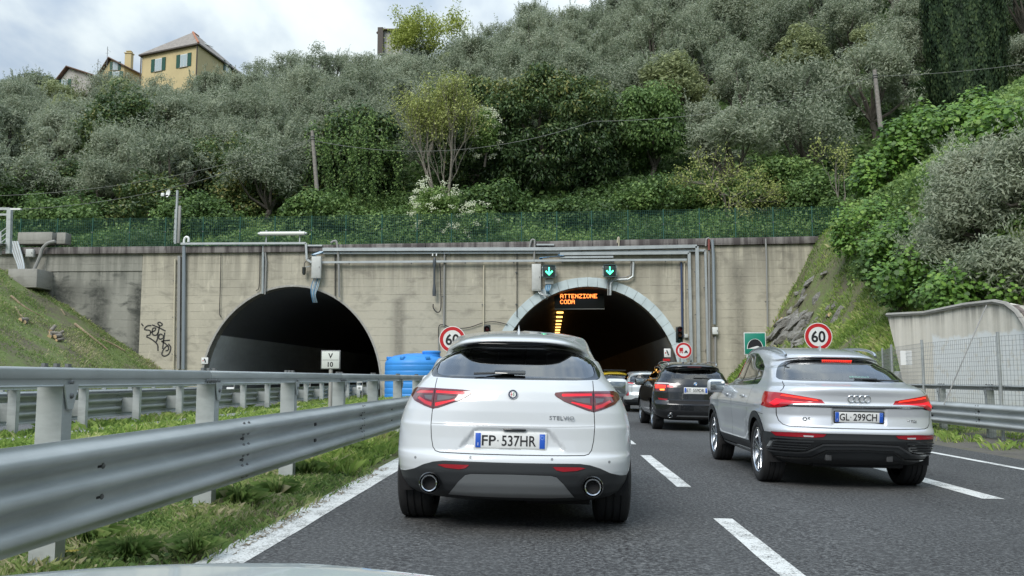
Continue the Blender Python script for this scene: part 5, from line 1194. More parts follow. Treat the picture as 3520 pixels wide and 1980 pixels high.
conduit('white hooked pipe at the foot of the mast', [(632, 840), (634, 822), (640, 815), (648, 819), (648, 832)], .065, m=mat('dish_white', (.80, .81, .80), .4), smooth=True, dy=.2)
# black sounder tube and hanging cable
p0 = W(1493, 960, .3); e = empty('loudspeaker_tube', p0, label='slim black tube sounder hanging on the wall between the tunnels', cat='loudspeaker'); H = abs(W(0, 915).z-W(0, 1048).z); b = B(); b.lathe([(.04, H*.55), (.075, H*.5), (.10, H*.36), (.06, H*.3), (.06, -H*.1), (.085, -H*.22), (.10, -H*.3), (.09, -H*.42), (.0, -H*.42)], axis='z', n=18); b.build('tube_body', mat('slate_grey_plastic', (.07, .08, .09), .4), e, smooth=True)
for x in (-.10, .10): b = B(); b.cyl((x, 0, H*.62), .035, .14, 'z', 8); b.build('mount_bolt', M_CREAMP if 0 else mat('dish_white', (.8, .81, .8), .4), e)
b = B(); q = [W(1512, 905, .2)-p0, W(1515, 980, .2)-p0, W(1515, 1060, .2)-p0, W(1503, 1073, .2)-p0, W(1490, 1060, .2)-p0, W(1489, 1045, .2)-p0]; b.tube(smoothline(q, 7), .028, 6); b.build('cable', M_BLK, e, smooth=True)
p0 = W(1045, 930, .3); e = empty('camera_unit', p0, label='small black cylinder camera left of the narrow cabinet', cat='camera'); b = B(); b.cyl((0, 0, 0), .10, .34, 'z', 14); b.cyl((0, 0, -.2), .07, .08, 'z', 12); b.build('camera_body', M_PIANO, e, smooth=True); b = B(); b.bar((0, 0, .15), (.3, .1, .26), .04, .04); b.build('bracket', M_TRAY, e); b = B(); b.tube(smoothline([Vector((0, 0, .17)), W(1050, 900, .25)-p0, W(1078, 880, .25)-p0], 6), .02, 6); b.build('cable', M_BLK, e)
# graffiti tag
def stroke(pts, w=.035):
    P = [W(a, b_, .012)-g0 for a, b_ in pts]; P = smoothline(P, 6); V = []
    for i, p in enumerate(P):
        t = (P[min(i+1, len(P)-1)]-P[max(0, i-1)]); t.y = 0; t.normalize(); s_ = Vector((-t.z, 0, t.x))*w; V += [p-s_, p+s_]
    return V, [(2*i, 2*i+1, 2*i+3, 2*i+2) for i in range(len(P)-1)]
g0 = W(540, 1160, .012); e = empty('graffiti', g0, label='black sprayed tag on the wall left of the wide downpipe', cat='graffiti')
r3 = lambda q: [(x*.4486, 650+y*.4486) for x, y in q]
TAGS = [[(1160, 1045), (1125, 1050), (1108, 1075), (1150, 1085), (1148, 1115), (1122, 1122)], [(1150, 1100), (1185, 1085), (1192, 1065), (1170, 1070), (1168, 1110), (1195, 1120), (1215, 1095)], [(1165, 1040), (1215, 1060), (1268, 1088)], [(1222, 1050), (1212, 1100), (1205, 1150), (1190, 1180)],
        [(1245, 1115), (1225, 1112), (1215, 1135), (1225, 1150), (1250, 1140), (1250, 1118)], [(1262, 1098), (1252, 1170), (1245, 1225)], [(1302, 1158), (1240, 1165), (1262, 1180), (1290, 1205)], [(1120, 1130), (1160, 1150), (1205, 1190), (1210, 1240)], [(1290, 1185), (1308, 1215), (1295, 1260), (1262, 1280), (1240, 1265), (1255, 1225), (1285, 1200), (1290, 1230), (1268, 1240)],
        [(1205, 1030), (1222, 1020), (1243, 1035), (1230, 1048), (1208, 1035)], [(1083, 1030), (1098, 1050)]]
for q in TAGS:
    V, Fc = stroke(r3(q)); b = B(); b.add(V, Fc); o = b.build('paint_stroke', mat('black_spray_paint', (.03, .03, .03), .7), e)
# hydrant / SOS plates at the tunnel mouths
def small_plate(px, py, w, h, label, y=D_WALL-.05):
    p = at(px, py, y); e = empty('information_plate', p, label=label, cat='sign'); b = B(); b.box((0, 0, 0), (w, .02, h)); b.build('plate_face', M_WSIGN, e, bevel=.004)
    b = B(); b.box((.04*w, -.013, .02*h), (.18*w, .006, .62*h), (0, R(-20), 0)); b.build('extinguisher_symbol', M_INK, e); b = B(); b.box((-.25*w, -.013, 0), (.14*w, .006, .2*h)); b.build('flame_symbol', M_RED, e)
small_plate(704, 1240, .36, .34, 'small white plate with extinguisher symbol at the left edge of the left tunnel'); small_plate(2294, 1213, .34, .44, 'small white plate with extinguisher symbol inside the right tunnel ring')
b = B(); p = at(2291, 1237, D_WALL-.06); b.box((0, 0, 0), (.36, .03, .12)); tag(b.build('red_plate', M_RED, loc=p), 'small red plate under the extinguisher plate', 'sign')

# ------------------------------------------------------------------ road signs, traffic lights
def post_sign_base(x, y, z0, z1, e, r=.03, m=None):
    b = B(); b.tube([(0, .03, z0), (0, .03, z1)], r, 10); b.build('sign_post', m or M_TRAY, e, smooth=True)
def round_sign(label, px, py, Y, rad, kind, post=True, zg=0):
    p = at(px, py, Y); e = empty('road_sign', p, label=label, cat='road sign')
    b = B(); b.lathe([(0, .006), (rad, .006), (rad, -.002)], axis='y', n=48); b.build('sign_back', M_SIGNB, e); b = B(); b.lathe([(0, -.004), (rad*.985, -.004), (rad, -.002)], axis='y', n=48); b.build('sign_face', M_WSIGN, e)
    b = B(); b.lathe([(rad*.70, -.0065), (rad*.95, -.0065), (rad*.95, -.004), (rad*.70, -.004)], axis='y', n=48, close=True); b.build('red_ring', M_RED, e)
    if kind == '60': text('60', rad*1.12, M_INK, e, (0, -.008, 0), width=rad*1.02, bold=rad*.028)
    else:
        s = rad/.45
        b = B(); b.box((-.13*s, -.009, .05*s), (.20*s, .004, .20*s)); b.box((-.13*s, -.009, -.085*s), (.20*s, .004, .022*s)); b.box((-.20*s, -.009, -.12*s), (.04*s, .004, .06*s)); b.box((-.06*s, -.009, -.12*s), (.04*s, .004, .06*s)); b.build('lorry_symbol', M_RED, e)
        b = B(); b.box((.13*s, -.009, -.095*s), (.18*s, .004, .05*s)); b.prism([(.065*s, -.07*s), (.195*s, -.07*s), (.17*s, .0), (.09*s, .0)], -.011, -.007); b.box((.06*s, -.009, -.13*s), (.03*s, .004, .04*s)); b.box((.2*s, -.009, -.13*s), (.03*s, .004, .04*s)); b.build('car_symbol', M_INK, e)
    if post: post_sign_base(0, 0, zg-p.z, rad*.8, e)
    for zz in (-rad*.45, rad*.45): b = B(); b.box((0, .02, zz), (rad*1.2, .02, .03)); b.build('sign_rail', M_TRAY, e)
round_sign('round 60 speed limit sign half hidden behind the white car roof', 1555, 1167, 30, .455, '60')
round_sign('round 60 speed limit sign above the silver car roof', 2813, 1157, 29.5, .455, '60', zg=-.1)
round_sign('round no overtaking sign for lorries above the black car', 2350, 1205, 43.5, .405, 'lorry')
p = at(2595, 1181, 36); e = empty('road_sign', p, label='square green tunnel sign on the grassy bank', cat='road sign'); w, h = .88, .90
b = B(); b.box((0, .008, 0), (w, .012, h)); b.build('sign_back', M_SIGNB, e); b = B(); b.box((0, -.002, 0), (w-.01, .008, h-.01)); b.build('sign_border', M_WSIGN, e, bevel=.003); b = B(); b.box((0, -.008, 0), (w-.06, .006, h-.06)); b.build('sign_face', mat('sign_green', (.01, .22, .15), .4), e, bevel=.002)
ar = [(-.30, -.20)]+[(-.29*math.cos(PI*k/20), -.16+.34*math.sin(PI*k/20)) for k in range(21)]+[(.30, -.20)]; b = B(); b.prism([(x*1.1, z*1.07) for x, z in ar], -.0135, -.010); b.build('tunnel_symbol_edge', M_WSIGN, e); b = B(); b.prism(ar, -.0165, -.0125); b.build('tunnel_symbol', M_INK, e)
b = B(); b.prism([(-.30, -.21), (.30, -.21), (.12, -.10), (.06, -.10)], -.021, -.0175); b.build('road_symbol', M_WSIGN, e)
b = B(); b.box((0, -.003, -.52), (w*.8, .01, .12)); b.build('lower_plate', M_WSIGN, e); post_sign_base(0, 0, -p.z, .4, e, .04)
p = at(1136.5, 1237, 13.2); e = empty('distance_marker', p, label='small white marker plate reading V over 10 on a thin post in the grass', cat='sign'); w, h = .295, .285
b = B(); b.box((0, .006, 0), (w, .008, h)); b.build('sign_back', M_SIGNB, e, bevel=.003); b = B(); b.box((0, -.001, 0), (w-.012, .006, h-.012)); b.build('sign_border', M_INK, e, bevel=.002); b = B(); b.box((0, -.005, 0), (w-.026, .004, h-.026)); b.build('sign_face', mat('sign_offwhite', (.62, .64, .60), .5), e, bevel=.002)
b = B(); b.box((0, -.008, -.002), (w-.05, .002, .004)); b.build('divider_line', M_INK, e); text('V', .105, M_INK, e, (0, -.009, .062), bold=.002); text('10', .10, M_INK, e, (0, -.009, -.068), bold=.002); post_sign_base(0, 0, .1-p.z, .10, e, .03, mat('old_post_paint', (.36, .35, .33), .6))
def traffic_light(px0, px1, py0, py1, n, label):
    Y = D_WALL-1.3; a = at(px0, py0, Y); c = at(px1, py1, Y); ctr = (a+c)/2; w, h = abs(c.x-a.x), abs(a.z-c.z); e = empty('traffic_light', ctr, label=label, cat='traffic light')
    b = B(); b.box((0, 0, 0), (w, .22, h)); b.build('housing', mat('signal_dark', (.012, .02, .02), .45), e, bevel=.03)
    for k in range(n):
        z = h/2-(k+.5)*h/n; col = [(.10, .01, .01), (.10, .04, .01), (.01, .06, .04)][k]; b = B(); b.lathe([(0, -.13), (w*.25, -.125), (w*.34, -.11)], (0, 0, z), 'y', 18); b.build('lens', mat('unlit_lens_%d' % k, col, .25), e, smooth=True)
        b = B(); b.lathe([(w*.36, -.11), (w*.40, -.30)], (0, 0, z+.01), 'y', 18); o = b.build('hood', M_CLAD, e, smooth=True)
    b = B(); b.tube([(w*.1, .15, -ctr.z), (w*.1, .15, h/2)], .05, 8); b.build('signal_post', M_TRAY, e, smooth=True)
traffic_light(2323, 2347, 1124, 1178, 3, 'dark three-lamp traffic light right of the right tunnel'); traffic_light(1663, 1686, 1117, 1146, 1, 'small dark traffic light left of the right tunnel ring')

# blue water tank
p = Vector((at(1432, 1290, 42.5).x, 42.5, .16)); e = empty('water_tank', p, label='bright blue plastic water tank with ribs and lid behind the guard rail', cat='tank'); TH = at(1400, 1214, 42.5).z-p.z; rr = 1.52
M_TANK = mat('blue_polyethylene', (.05, .28, .72), .45, var=.08, vscale=1.5, spec=.4); pr = [(rr*.99, 0)]
z = 0
for k in range(6): z0_ = TH*.74*k/6; s_ = TH*.74/6; pr += [(rr, z0_+s_*.1), (rr*1.004, z0_+s_*.3), (rr*1.004, z0_+s_*.7), (rr, z0_+s_*.9), (rr*.993, z0_+s_*.95), (rr*.993, z0_+s_)]
pr += [(rr*1.0, TH*.76), (rr*.99, TH*.80), (rr*.93, TH*.87), (rr*.72, TH*.94), (rr*.35, TH*.985), (0, TH)]; b = B(); b.lathe(pr, n=56); b.build('tank_body', M_TANK, e, smooth=True)
b = B(); b.lathe([(.42, TH*.90), (.42, TH*1.0), (.45, TH*1.0), (.45, TH*1.03), (.38, TH*1.045), (0, TH*1.05)], (.75, -.3, 0), n=28); b.build('tank_lid', M_TANK, e, smooth=True)
for an in (205, 250, 300): b = B(); b.box((rr*.90*math.cos(R(an)), rr*.90*math.sin(R(an)), TH*.885), (.22, .22, .14), (0, 0, R(an))); b.build('lifting_lug', M_TANK, e, bevel=.03)

# ------------------------------------------------------------------ fence on the coping
M_WIRE = mat('green_coated_wire', (.025, .10, .075), .5); M_WIREG = mat('grey_wire', (.30, .32, .33), .5, .5)
def fence(name, label, pts, zf, Hf, m, post_m, hw=.1, vw=.1, wr=.004, group=None, cat='fence', post_r=.03, extra_top=0, topwire=True):
    e = empty(name, (pts[0][0], pts[0][1], zf(*pts[0])), label=label, cat=cat); o0 = Vector(e.location)
    for i, (x, y) in enumerate(pts):
        z = zf(x, y); b = B(); b.tube([(0, 0, 0), (0, 0, Hf+.08+extra_top)], post_r, 8); b.build('fence_post', post_m, e, loc=Vector((x, y, z))-o0, smooth=True)
        if topwire: b = B(); b.box((0, -post_r, Hf*.55), (.06, .03, .05)); b.build('post_clip', M_BOLT, e, loc=Vector((x, y, z))-o0)
        if i == len(pts)-1: break
        x2, y2 = pts[i+1]; z2 = zf(x2, y2); a = Vector((x, y, z))-o0; c = Vector((x2, y2, z2))-o0; b = B(); nh = int(Hf/hw); L = (c-a).length; nv = int(L/vw)
        for k in range(nh+1):
            up = Vector((0, 0, .04+k*hw)); b.bar(a+up, c+up, wr*2.2, wr*2.2)
        for k in range(1, nv):
            p_ = a+(c-a)*k/nv; b.bar(p_+Vector((0, 0, .04)), p_+Vector((0, 0, Hf)), wr*2, wr*2)
        b.build('mesh_panel', m, e)
    return e
FP = [-70, 70, 197, 318, 446, 569, 698, 825, 945, 1071, 1189, 1313, 1434, 1552, 1675, 1793, 1914, 2034, 2159, 2281, 2405, 2529, 2659, 2793, 2884]
def coping_z(x, y): return ztop(x)+.36
fence('mesh_fence', 'dark green wire mesh fence along the top of the tunnel wall', [(at(px, 800, D_WALL+.45).x, D_WALL+.45) for px in FP], coping_z, 1.62, M_WIRE, M_GREENP, .085, .11, .0045, post_r=.042)

# ------------------------------------------------------------------ left end: blocks, cable duct, stair frame
def conc_block(name, label, px0, py0, px1, py1, dep, dy, m=None):
    a = at(px0, py0, D_WALL-dy); c = at(px1, py1, D_WALL-dy); b = B(); b.box((0, dep/2, 0), (abs(c.x-a.x), dep, abs(a.z-c.z))); return tag(b.build(name, m or M_CONC, bevel=.04, loc=(a+c)/2), label, 'concrete block')
conc_block('concrete_block', 'long mossy concrete block standing on the coping at far left', 61, 798, 178, 838, .8, .1); conc_block('concrete_block', 'small square concrete block beside the long one on the coping', 195, 799, 224, 838, .6, .1)
conc_block('cable_pit', 'concrete cable pit at the end of the black ducts on the left bank', 28, 924, 125, 988, 1.6, 1.4)
p0 = at(45, 830, D_WALL-.4); e = empty('cable_duct', p0, label='bundle of grey ducts dropping into the concrete pit at far left', cat='pipe')
for k in range(7):
    b = B(); q = [at(36+k*4.0, 830, D_WALL-.3)-p0, at(46+k*4.2, 868, D_WALL-.5)-p0, at(60+k*3.4, 905, D_WALL-.7)-p0, at(66+k*2.8, 928, D_WALL-1.0)-p0]; b.tube(smoothline(q, 6), .05, 7); b.build('duct', M_PVC if k % 2 else M_TRAY, e, smooth=True)
conduit('thick grey hose from the small block down to the cable pit', [(190, 829), (165, 836), (146, 855), (138, 880), (126, 908), (117, 928)], .09, m=M_PVC, smooth=True, dy=.35)
p0 = at(30, 860, 41); e = empty('steel_stair', p0, label='grey steel stair frame with handrails at the far left edge', cat='stair'); q = lambda a, b_, d=0: at(a, b_, 41+d)-p0
b = B(); b.bar(q(34, 716), q(30, 872), .20, .20); b.build('stair_column', M_GALV, e); b = B(); b.bar(q(-60, 718), q(34, 718), .12, .12); b.build('stair_beam', M_GALV, e); b = B(); b.bar(q(-60, 738), q(30, 738), .10, .10); b.build('stair_beam', M_GALV, e)
b = B(); b.bar(q(38, 719, -.3), q(72, 719, -.3), .11, .08); b.build('stair_arm', mat('dish_white', (.8, .81, .8), .4), e)
for k in range(3): b = B(); b.bar(q(3, 798+k*18), q(28, 779+k*18), .04, .04); b.build('handrail', M_GALV, e)
b = B(); b.bar(q(3, 796), q(2, 876), .06, .06); b.build('rail_post', M_GALV, e); b = B(); b.bar(q(-30, 870), q(26, 835), .20, .05); b.build('stair_stringer', M_GALV, e)
for k in range(5): b = B(); b.box(q(-20+k*9, 862-k*5.4), (.3, .8, .03)); b.build('stair_tread', M_GALVD, e)

# ------------------------------------------------------------------ right: portal wall, fence, lamp post stubs
def portal_wall():
    pts = [(3052, 1086, 26.2), (3180, 1080, 24.6), (3320, 1052, 22.8), (3420, 1041, 21.6), (3462, 1050, 21.1), (3498, 1078, 20.7), (3525, 1120, 20.4), (3550, 1200, 20.2)]
    T = [at(a, b_, y) for a, b_, y in pts]; zt = max(t.z for t in T)
    e = empty('portal_wall', (T[0].x, T[0].y, 0), label='slanting concrete portal wall with whitewashed lower part at right', cat='wall'); o0 = Vector(e.location)
    foot = at(3185, 1400, 26.2-.6); L0 = T[0]-o0; L1 = Vector((foot.x, foot.y, -.3))-o0
    top = [t-o0 for t in T]; 
    th = Vector((.45, .12, 0)); n = 42; V = []; Fc = []
    prof = []
    for i in range(n+1):
        s = i/n; q = s*(len(top)-1); k = min(int(q), len(top)-2); p_ = top[k].lerp(top[k+1], q-k); xb = max(0, 1-(p_-top[0]).length/ (top[1]-top[0]).length*.9)
        prof.append(p_)
    base = []
    for i, p_ in enumerate(prof):
        if i == 0: base.append(p_+Vector((0, 0, -.05))); continue
        d = (p_-prof[0]).length; dl = (L1-prof[0]); horiz = Vector((dl.x, dl.y, 0)).length; f = min(1, d/max(.3, horiz)); base.append(Vector((p_.x, p_.y, prof[0].z+(L1.z-prof[0].z)*f)))
    m_ = 8
    for i in range(n+1):
        for j in range(m_+1): V.append(prof[i].lerp(base[i], j/m_))
    for i in range(n+1): V.append(prof[i]+th)
    for i in range(n+1): V.append(base[i]+th)
    w_ = m_+1; Fc = [(i*w_+j, i*w_+j+1, (i+1)*w_+j+1, (i+1)*w_+j) for i in range(n) for j in range(m_)]; a0 = (n+1)*w_
    Fc += [(i*w_, (i+1)*w_, a0+i+1, a0+i) for i in range(n)]+[(i*w_+m_, a0+n+1+i, a0+n+2+i, (i+1)*w_+m_) for i in range(n)]+[(a0+i, a0+i+1, a0+n+2+i, a0+n+1+i) for i in range(n)]
    m = bpy.data.materials.new('portal_concrete'); m.use_nodes = True; q = NT(m); v = q.coord('World'); sep = q.N('ShaderNodeSeparateXYZ'); q.L(v, sep.inputs[0])
    run = q.noise(q.coord('World', (2.2, 2.2, .10)), 1.6, 6, .65); fn = q.noise(v, 6, 6, .65); lo = q.noise(v, 1.4, 5, .6)
    c = q.mix(q.ramp(run, [(.38, 0), (.62, 1)]), (.74, .70, .61), (.56, .53, .455)); c = q.mix(q.ramp(fn, [(.5, 0), (.75, .3)]), c, (.66, .65, .60))
    tp = q.math('MULTIPLY', q.math('SUBTRACT', sep.outputs[2], T[0].z-.45), 1.6, clamp=True); c = q.mix(q.math('MULTIPLY', tp, q.ramp(run, [(.42, 0), (.6, .8)])), c, (.10, .095, .09))
    edge = q.math('ADD', sep.outputs[2], q.math('MULTIPLY', lo, -.5)); wz = q.ramp(edge, [(.0, 1), (.955, 1), (.985, 0), (1, 0)]); ex = q.math('MULTIPLY', q.math('SUBTRACT', 24.35, sep.outputs[1]), 14, clamp=True)
    pw = q.math('MULTIPLY', q.math('MULTIPLY', q.math('SUBTRACT', 2.05, edge), 12, clamp=True), ex); chips = q.ramp(q.noise(v, 3.2, 7, .72), [(.36, 0), (.46, 1)]); pw = q.math('MULTIPLY', pw, q.math('MAXIMUM', chips, .35))
    c = q.mix(pw, c, (.74, .76, .75)); q.base(c); q.bsdf.inputs['Roughness'].default_value = .85; q.bump(fn, .35, .03)
    b = B(); b.add(V, Fc); b.build('wall_face', m, e)
    # rounded roof of the tube behind the top edge
    V = []; nn = 12
    for i in range(24, n+1):
        for k in range(nn+1):
            V.append(prof[i]+Vector((.10+4.2*k/nn, 2.4*k/nn, .02)))
    ww = nn+1; b = B(); b.add(V, [(i*ww+k, i*ww+k+1, (i+1)*ww+k+1, (i+1)*ww+k) for i in range(n-24) for k in range(nn)]); b.build('tube_roof', mat('lichened_roof_concrete', (.17, .14, .13), .9, var=.5, vscale=5, bump=.6, bscale=12), e, smooth=True)
    b = B(); P = [prof[i]+Vector((-.03, -.03, .03)) for i in range(n+1)]; b.tube(P, .06, 6); b.build('top_edge', M_CONC, e, smooth=True)
    # thin stay cable across the face
    a1 = at(3402, 1050, 21.5)-o0; a2 = at(3245, 1390, 20.6)-o0; b = B(); b.tube([a1+Vector((-.12, -.1, 0)), a2], .014, 6); b.build('stay_cable', M_PVC, e)
portal_wall()
fx = [(at(px, 1250, y).x, y) for px, y in ((2960, 33.5), (3035, 28.5), (3066, 25.5), (3172, 22.4), (3435, 18.6))]+[(9.95, 15), (10.2, 11.5), (10.5, 8)]
fence('wire_fence', 'grey square mesh fence with steel posts behind the right guard rail', fx, lambda x, y: -.12, 2.15, M_WIREG, M_GALVD, .10, .10, .0024, post_r=.035, topwire=False)
p = at(3115, 1230, 24); b = B(); b.box((0, 0, 0), (.30, .015, .38)); tag(b.build('notice', M_WSIGN, loc=p), 'blank white notice hung on the right mesh fence', 'notice')
p = at(3110, 1290, 27); e = empty('milestone', (p.x, 27, 0), label='weathered white cabinet with rounded top behind the right rail', cat='cabinet'); b = B(); b.prism([(-.3, 0), (.3, 0), (.3, p.z), (.22, p.z+.12), (-.22, p.z+.12), (-.3, p.z)], -.2, .2); b.build('cabinet_body', mat('faded_white', (.5, .5, .48), .6, var=.2), e, bevel=.02); b = B(); b.box((0, -.205, p.z*.8), (.3, .02, .3)); b.build('cabinet_door', M_BOX, e)
# reflector boards inside the left tunnel edge
for i, (px, py) in enumerate(((792, 1334), (1055, 1330), (1236, 1328))):
    p = at(px, py, 30+i*5); e = empty('reflector_post', (p.x, p.y, 0), label=('two stacked white reflectors seen through the rails near %s' % ('the left tunnel edge', 'the V 10 marker', 'the blue tank')[i]), cat='reflector')
    for k in (0, 1): b = B(); b.box((0, 0, p.z+.28-.36*k), (.26, .03, .22)); o = b.build('reflector_plate', M_WSIGN, e, bevel=.01); b = B(); b.box((0, -.02, p.z+.28-.36*k), (.10, .01, .08)); b.build('reflector_hole', M_PVC, o)
    b = B(); b.tube([(.12, .03, -.02), (.12, .03, p.z+.4)], .02, 6); b.build('reflector_stem', M_PVC, e)
# own car bonnet low in the frame
def own_bonnet():
    e = empty('car_bonnet', (0, 0, 0), label='pale front bonnet of the car the photo is taken from, along the bottom edge', cat='car'); V = []; nx, ny = 40, 26
    top = lambda u: at(np.interp(u, [0, 1], [-1500, 4600]), float(np.interp(u, [0, .245, .36, .43, .52, .575, .7, 1], [2060, 1950, 1926, 1932, 1952, 1984, 2080, 2600])), 1)
    for j in range(ny):
        for i in range(nx):
            x = -1.45+2.1*i/(nx-1); t = j/(ny-1); y = .62+1.12*t - .35*abs((x+.40)/1.05)**3*t
            zt = .842 - .085*abs((x+.46)/1.0)**2.0 - .06*max(0, x+.4) ; z = zt + .03*(1-t) - .30*max(0, t-.80)**1.5*4 - .35*max(0, abs(x+.4)-.92)**1.3
            z += .006*math.exp(-((abs(x+.4)-.62)/.05)**2)
            V.append((x, y, z))
    Fc = [(j*nx+i, j*nx+i+1, (j+1)*nx+i+1, (j+1)*nx+i) for j in range(ny-1) for i in range(nx-1)]
    link('bonnet_panel', mesh_from('bonnet_panel', V, Fc, mat('pale_pearl_bonnet_paint', (.62, .68, .68), .3, .1, coat=1), True), e)
    b = B(); b.box((-.4, 1.0, .42), (1.5, 1.0, .5)); b.build('bonnet_underside', M_UNDER, e, bevel=.1)
    for s_ in (-1, 1): wheel(e, -.4+s_*.78, .75, .33, s_, .22, .22)
own_bonnet()
# low stones and logs
def utility_pole(name, label, bot, topp, Y, r=.13):
    a = at(*bot, Y); c = at(*topp, Y); b = B(); b.tube([a-a, (c-a)*.5, c-a], [r, r*.92, r*.8], 12); e = empty(name, a, label=label, cat='pole'); b.build('pole_shaft', mat('weathered_grey_timber', (.24, .22, .20), .85, var=.3, vscale=8, bump=.5), e, smooth=True)
    for k in (.10, .14): b = B(); b.tube([(c-a)*(1-k)+Vector((math.cos(t)*r*1.0, math.sin(t)*r*1.0, 0)) for t in lin(0, 2*PI, 13)], .025, 6); b.build('pole_band', M_BOLT, e)
    return e, a, c
utility_pole('utility_pole', 'leaning grey timber pole standing in the bushes above the left tunnel', (1090, 660), (1073, 450), 52); utility_pole('utility_pole', 'grey timber pole among the olives at upper right', (3027, 440), (3006, 240), 55, .15)
def wire(label, a, b_, sag, ya, yb, r=.014):
    A, C = at(*a, ya), at(*b_, yb); n = 30; P = [A.lerp(C, i/n)-A-Vector((0, 0, sag*4*(i/n)*(1-i/n))) for i in range(n+1)]; b = B(); b.tube(P, r, 5); e = b.build('overhead_wire', mat('old_wire', (.20, .21, .19), .6), loc=A, smooth=True); tag(e, label, 'cable', 'overhead wires above the wall')
wire('lower overhead wire sagging left from the leaning pole', (1074, 480), (-60, 722), 1.1, 52, 46.5); wire('upper overhead wire crossing behind the leaning pole at left', (1072, 478), (-60, 674), .8, 52.2, 49)
wire('overhead wire running right from the leaning pole', (1074, 482), (2040, 417), 1.2, 52, 52); wire('overhead wire rising across the dark bush to the right pole', (2040, 417), (3008, 262), .7, 52, 55); wire('overhead wire from the right pole to behind the cypress', (3008, 262), (3620, 205), .2, 55, 56)
# ------------------------------------------------------------------ houses on the skyline
M_YEL = mat('yellow_render', (.56, .46, .25), .85, var=.08, vscale=.5); M_SLATE = mat('grey_stone_roof', (.27, .24, .21), .8, var=.35, vscale=2.5, bump=.5, bscale=6); M_SHUT = mat('green_shutter', (.012, .075, .05), .5); M_GLASSP = mat('pale_window_glass', (.42, .50, .52), .08, .0, coat=1); M_EAVE = mat('dark_eaves', (.10, .085, .075), .8)
M_STONE = mat('white_weathered_render', (.42, .41, .38), .9, var=.3, vscale=1.2); M_TERR = mat('terracotta', (.40, .17, .09), .8, var=.3, vscale=4); M_BROWN = mat('brown_roof_tiles', (.17, .11, .085), .85, var=.35, vscale=4, bump=.5)
def window(e, p, w, h, rot, shut=True, only=None):
    f = empty('window', p, (0, 0, rot)); f.parent = e
    b = B(); b.box((0, -.03, 0), (w, .04, h)); b.build('frame', M_WSIGN, f)
    for s_ in (-1, 1): b = B(); b.box((s_*w*.235, -.06, 0), (w*.42, .03, h*.90)); b.build('pane', M_GLASSP, f)
    if shut:
        for s_ in (-1, 1):
            sh = B(); sh.box((s_*(w*.5+w*.27+.03), -.05, 0), (w*.52, .05, h*1.04)); o = sh.build('shutter', M_SHUT, f)
    b = B(); b.box((0, -.07, -h/2-.06), (w*1.2, .14, .07)); b.build('sill', M_CONC, f)
def yellow_house():
    Y = 122; A = at(470, 0, Y+9); Cn = at(687, 0, Y); rot = 0; zt = at(687, 157, Y).z; zb = zt-10
    c = Vector((Cn.x, Y, 0)); l = Vector((at(489, 188, Y+4).x, Y+4.0, 0)); r_ = Vector((at(838, 225, Y+14).x, Y+14, 0))
    e = empty('yellow_house', (c.x, c.y, zb), label='large yellow house with grey hip roof and green shutters on the skyline', cat='house'); o0 = Vector(e.location); u = (l-c); v = (r_-c); q = [c, c+v, c+u+v, c+u]
    ztv = zt
    b = B(); V = [Vector((p.x, p.y, zb))-o0 for p in q]+[Vector((p.x, p.y, ztv))-o0 for p in q]; b.add(V, [(0, 1, 5, 4), (1, 2, 6, 5), (2, 3, 7, 6), (3, 0, 4, 7), (4, 5, 6, 7)]); b.build('wall', M_YEL, e)
    cc = (q[0]+q[2])/2; ov = [cc+(p-cc)*1.07 for p in q]; hz = at(676, 118, Y+9).z; rd = c.lerp(c+u, .5)+v*.44; re = c.lerp(c+u, .5)+v*.56
    V = [Vector((p.x, p.y, ztv+.02))-o0 for p in ov]+[Vector((p.x, p.y, ztv+.22))-o0 for p in ov]+[Vector((rd.x, rd.y, hz))-o0, Vector((re.x, re.y, hz))-o0]
    b = B(); b.add(V[:8], [(3, 2, 1, 0), (0, 1, 5, 4), (1, 2, 6, 5), (2, 3, 7, 6), (3, 0, 4, 7)]); b.build('eaves', M_EAVE, e)
    b = B(); b.add(V[4:], [(3, 0, 4), (0, 1, 5, 4), (1, 2, 5), (2, 3, 4, 5)]); rf = b.build('roof', M_SLATE, e)
    b = B(); b.tube([V[4], V[8]], .16, 6); b.tube([V[8], V[9]], .16, 6); b.build('ridge_tiles', M_TERR, rf)
    k = .55; sp = Vector(V[4]).lerp(V[5], .45).lerp(Vector(V[8]).lerp(V[9], .5), .55); b = B(); b.box((0, 0, 0), (1.2, 1.6, .08), (R(8), R(28), math.atan2(v.y, v.x)-PI/2)); b.build('skylight', M_GLASSP, rf, loc=sp+Vector((0, 0, .15)))
    for p in (q[0], q[3]): b = B(); b.tube([Vector((p.x-.08, p.y-.15, zb))-o0, Vector((p.x-.08, p.y-.15, ztv))-o0], .09, 6); b.build('downpipe', M_EAVE, e)
    an = math.atan2(-u.y, -u.x); nrm = Vector((math.sin(an), -math.cos(an), 0))
    for px, py, sz in ((537, 223, 1.35), (643, 208, 1.35)):
        t = (at(px, py, Y+2).x-c.x)/(u.x); P = c+u*t; z = at(px, py, P.y).z; window(e, Vector((P.x, P.y, z))-o0+nrm*.02, 1.35, 1.9, an)
    P = c+v*.62; window(e, Vector((P.x, P.y, at(778, 232, P.y).z))-o0, 1.2, 1.6, math.atan2(v.y, v.x), True)
yellow_house()
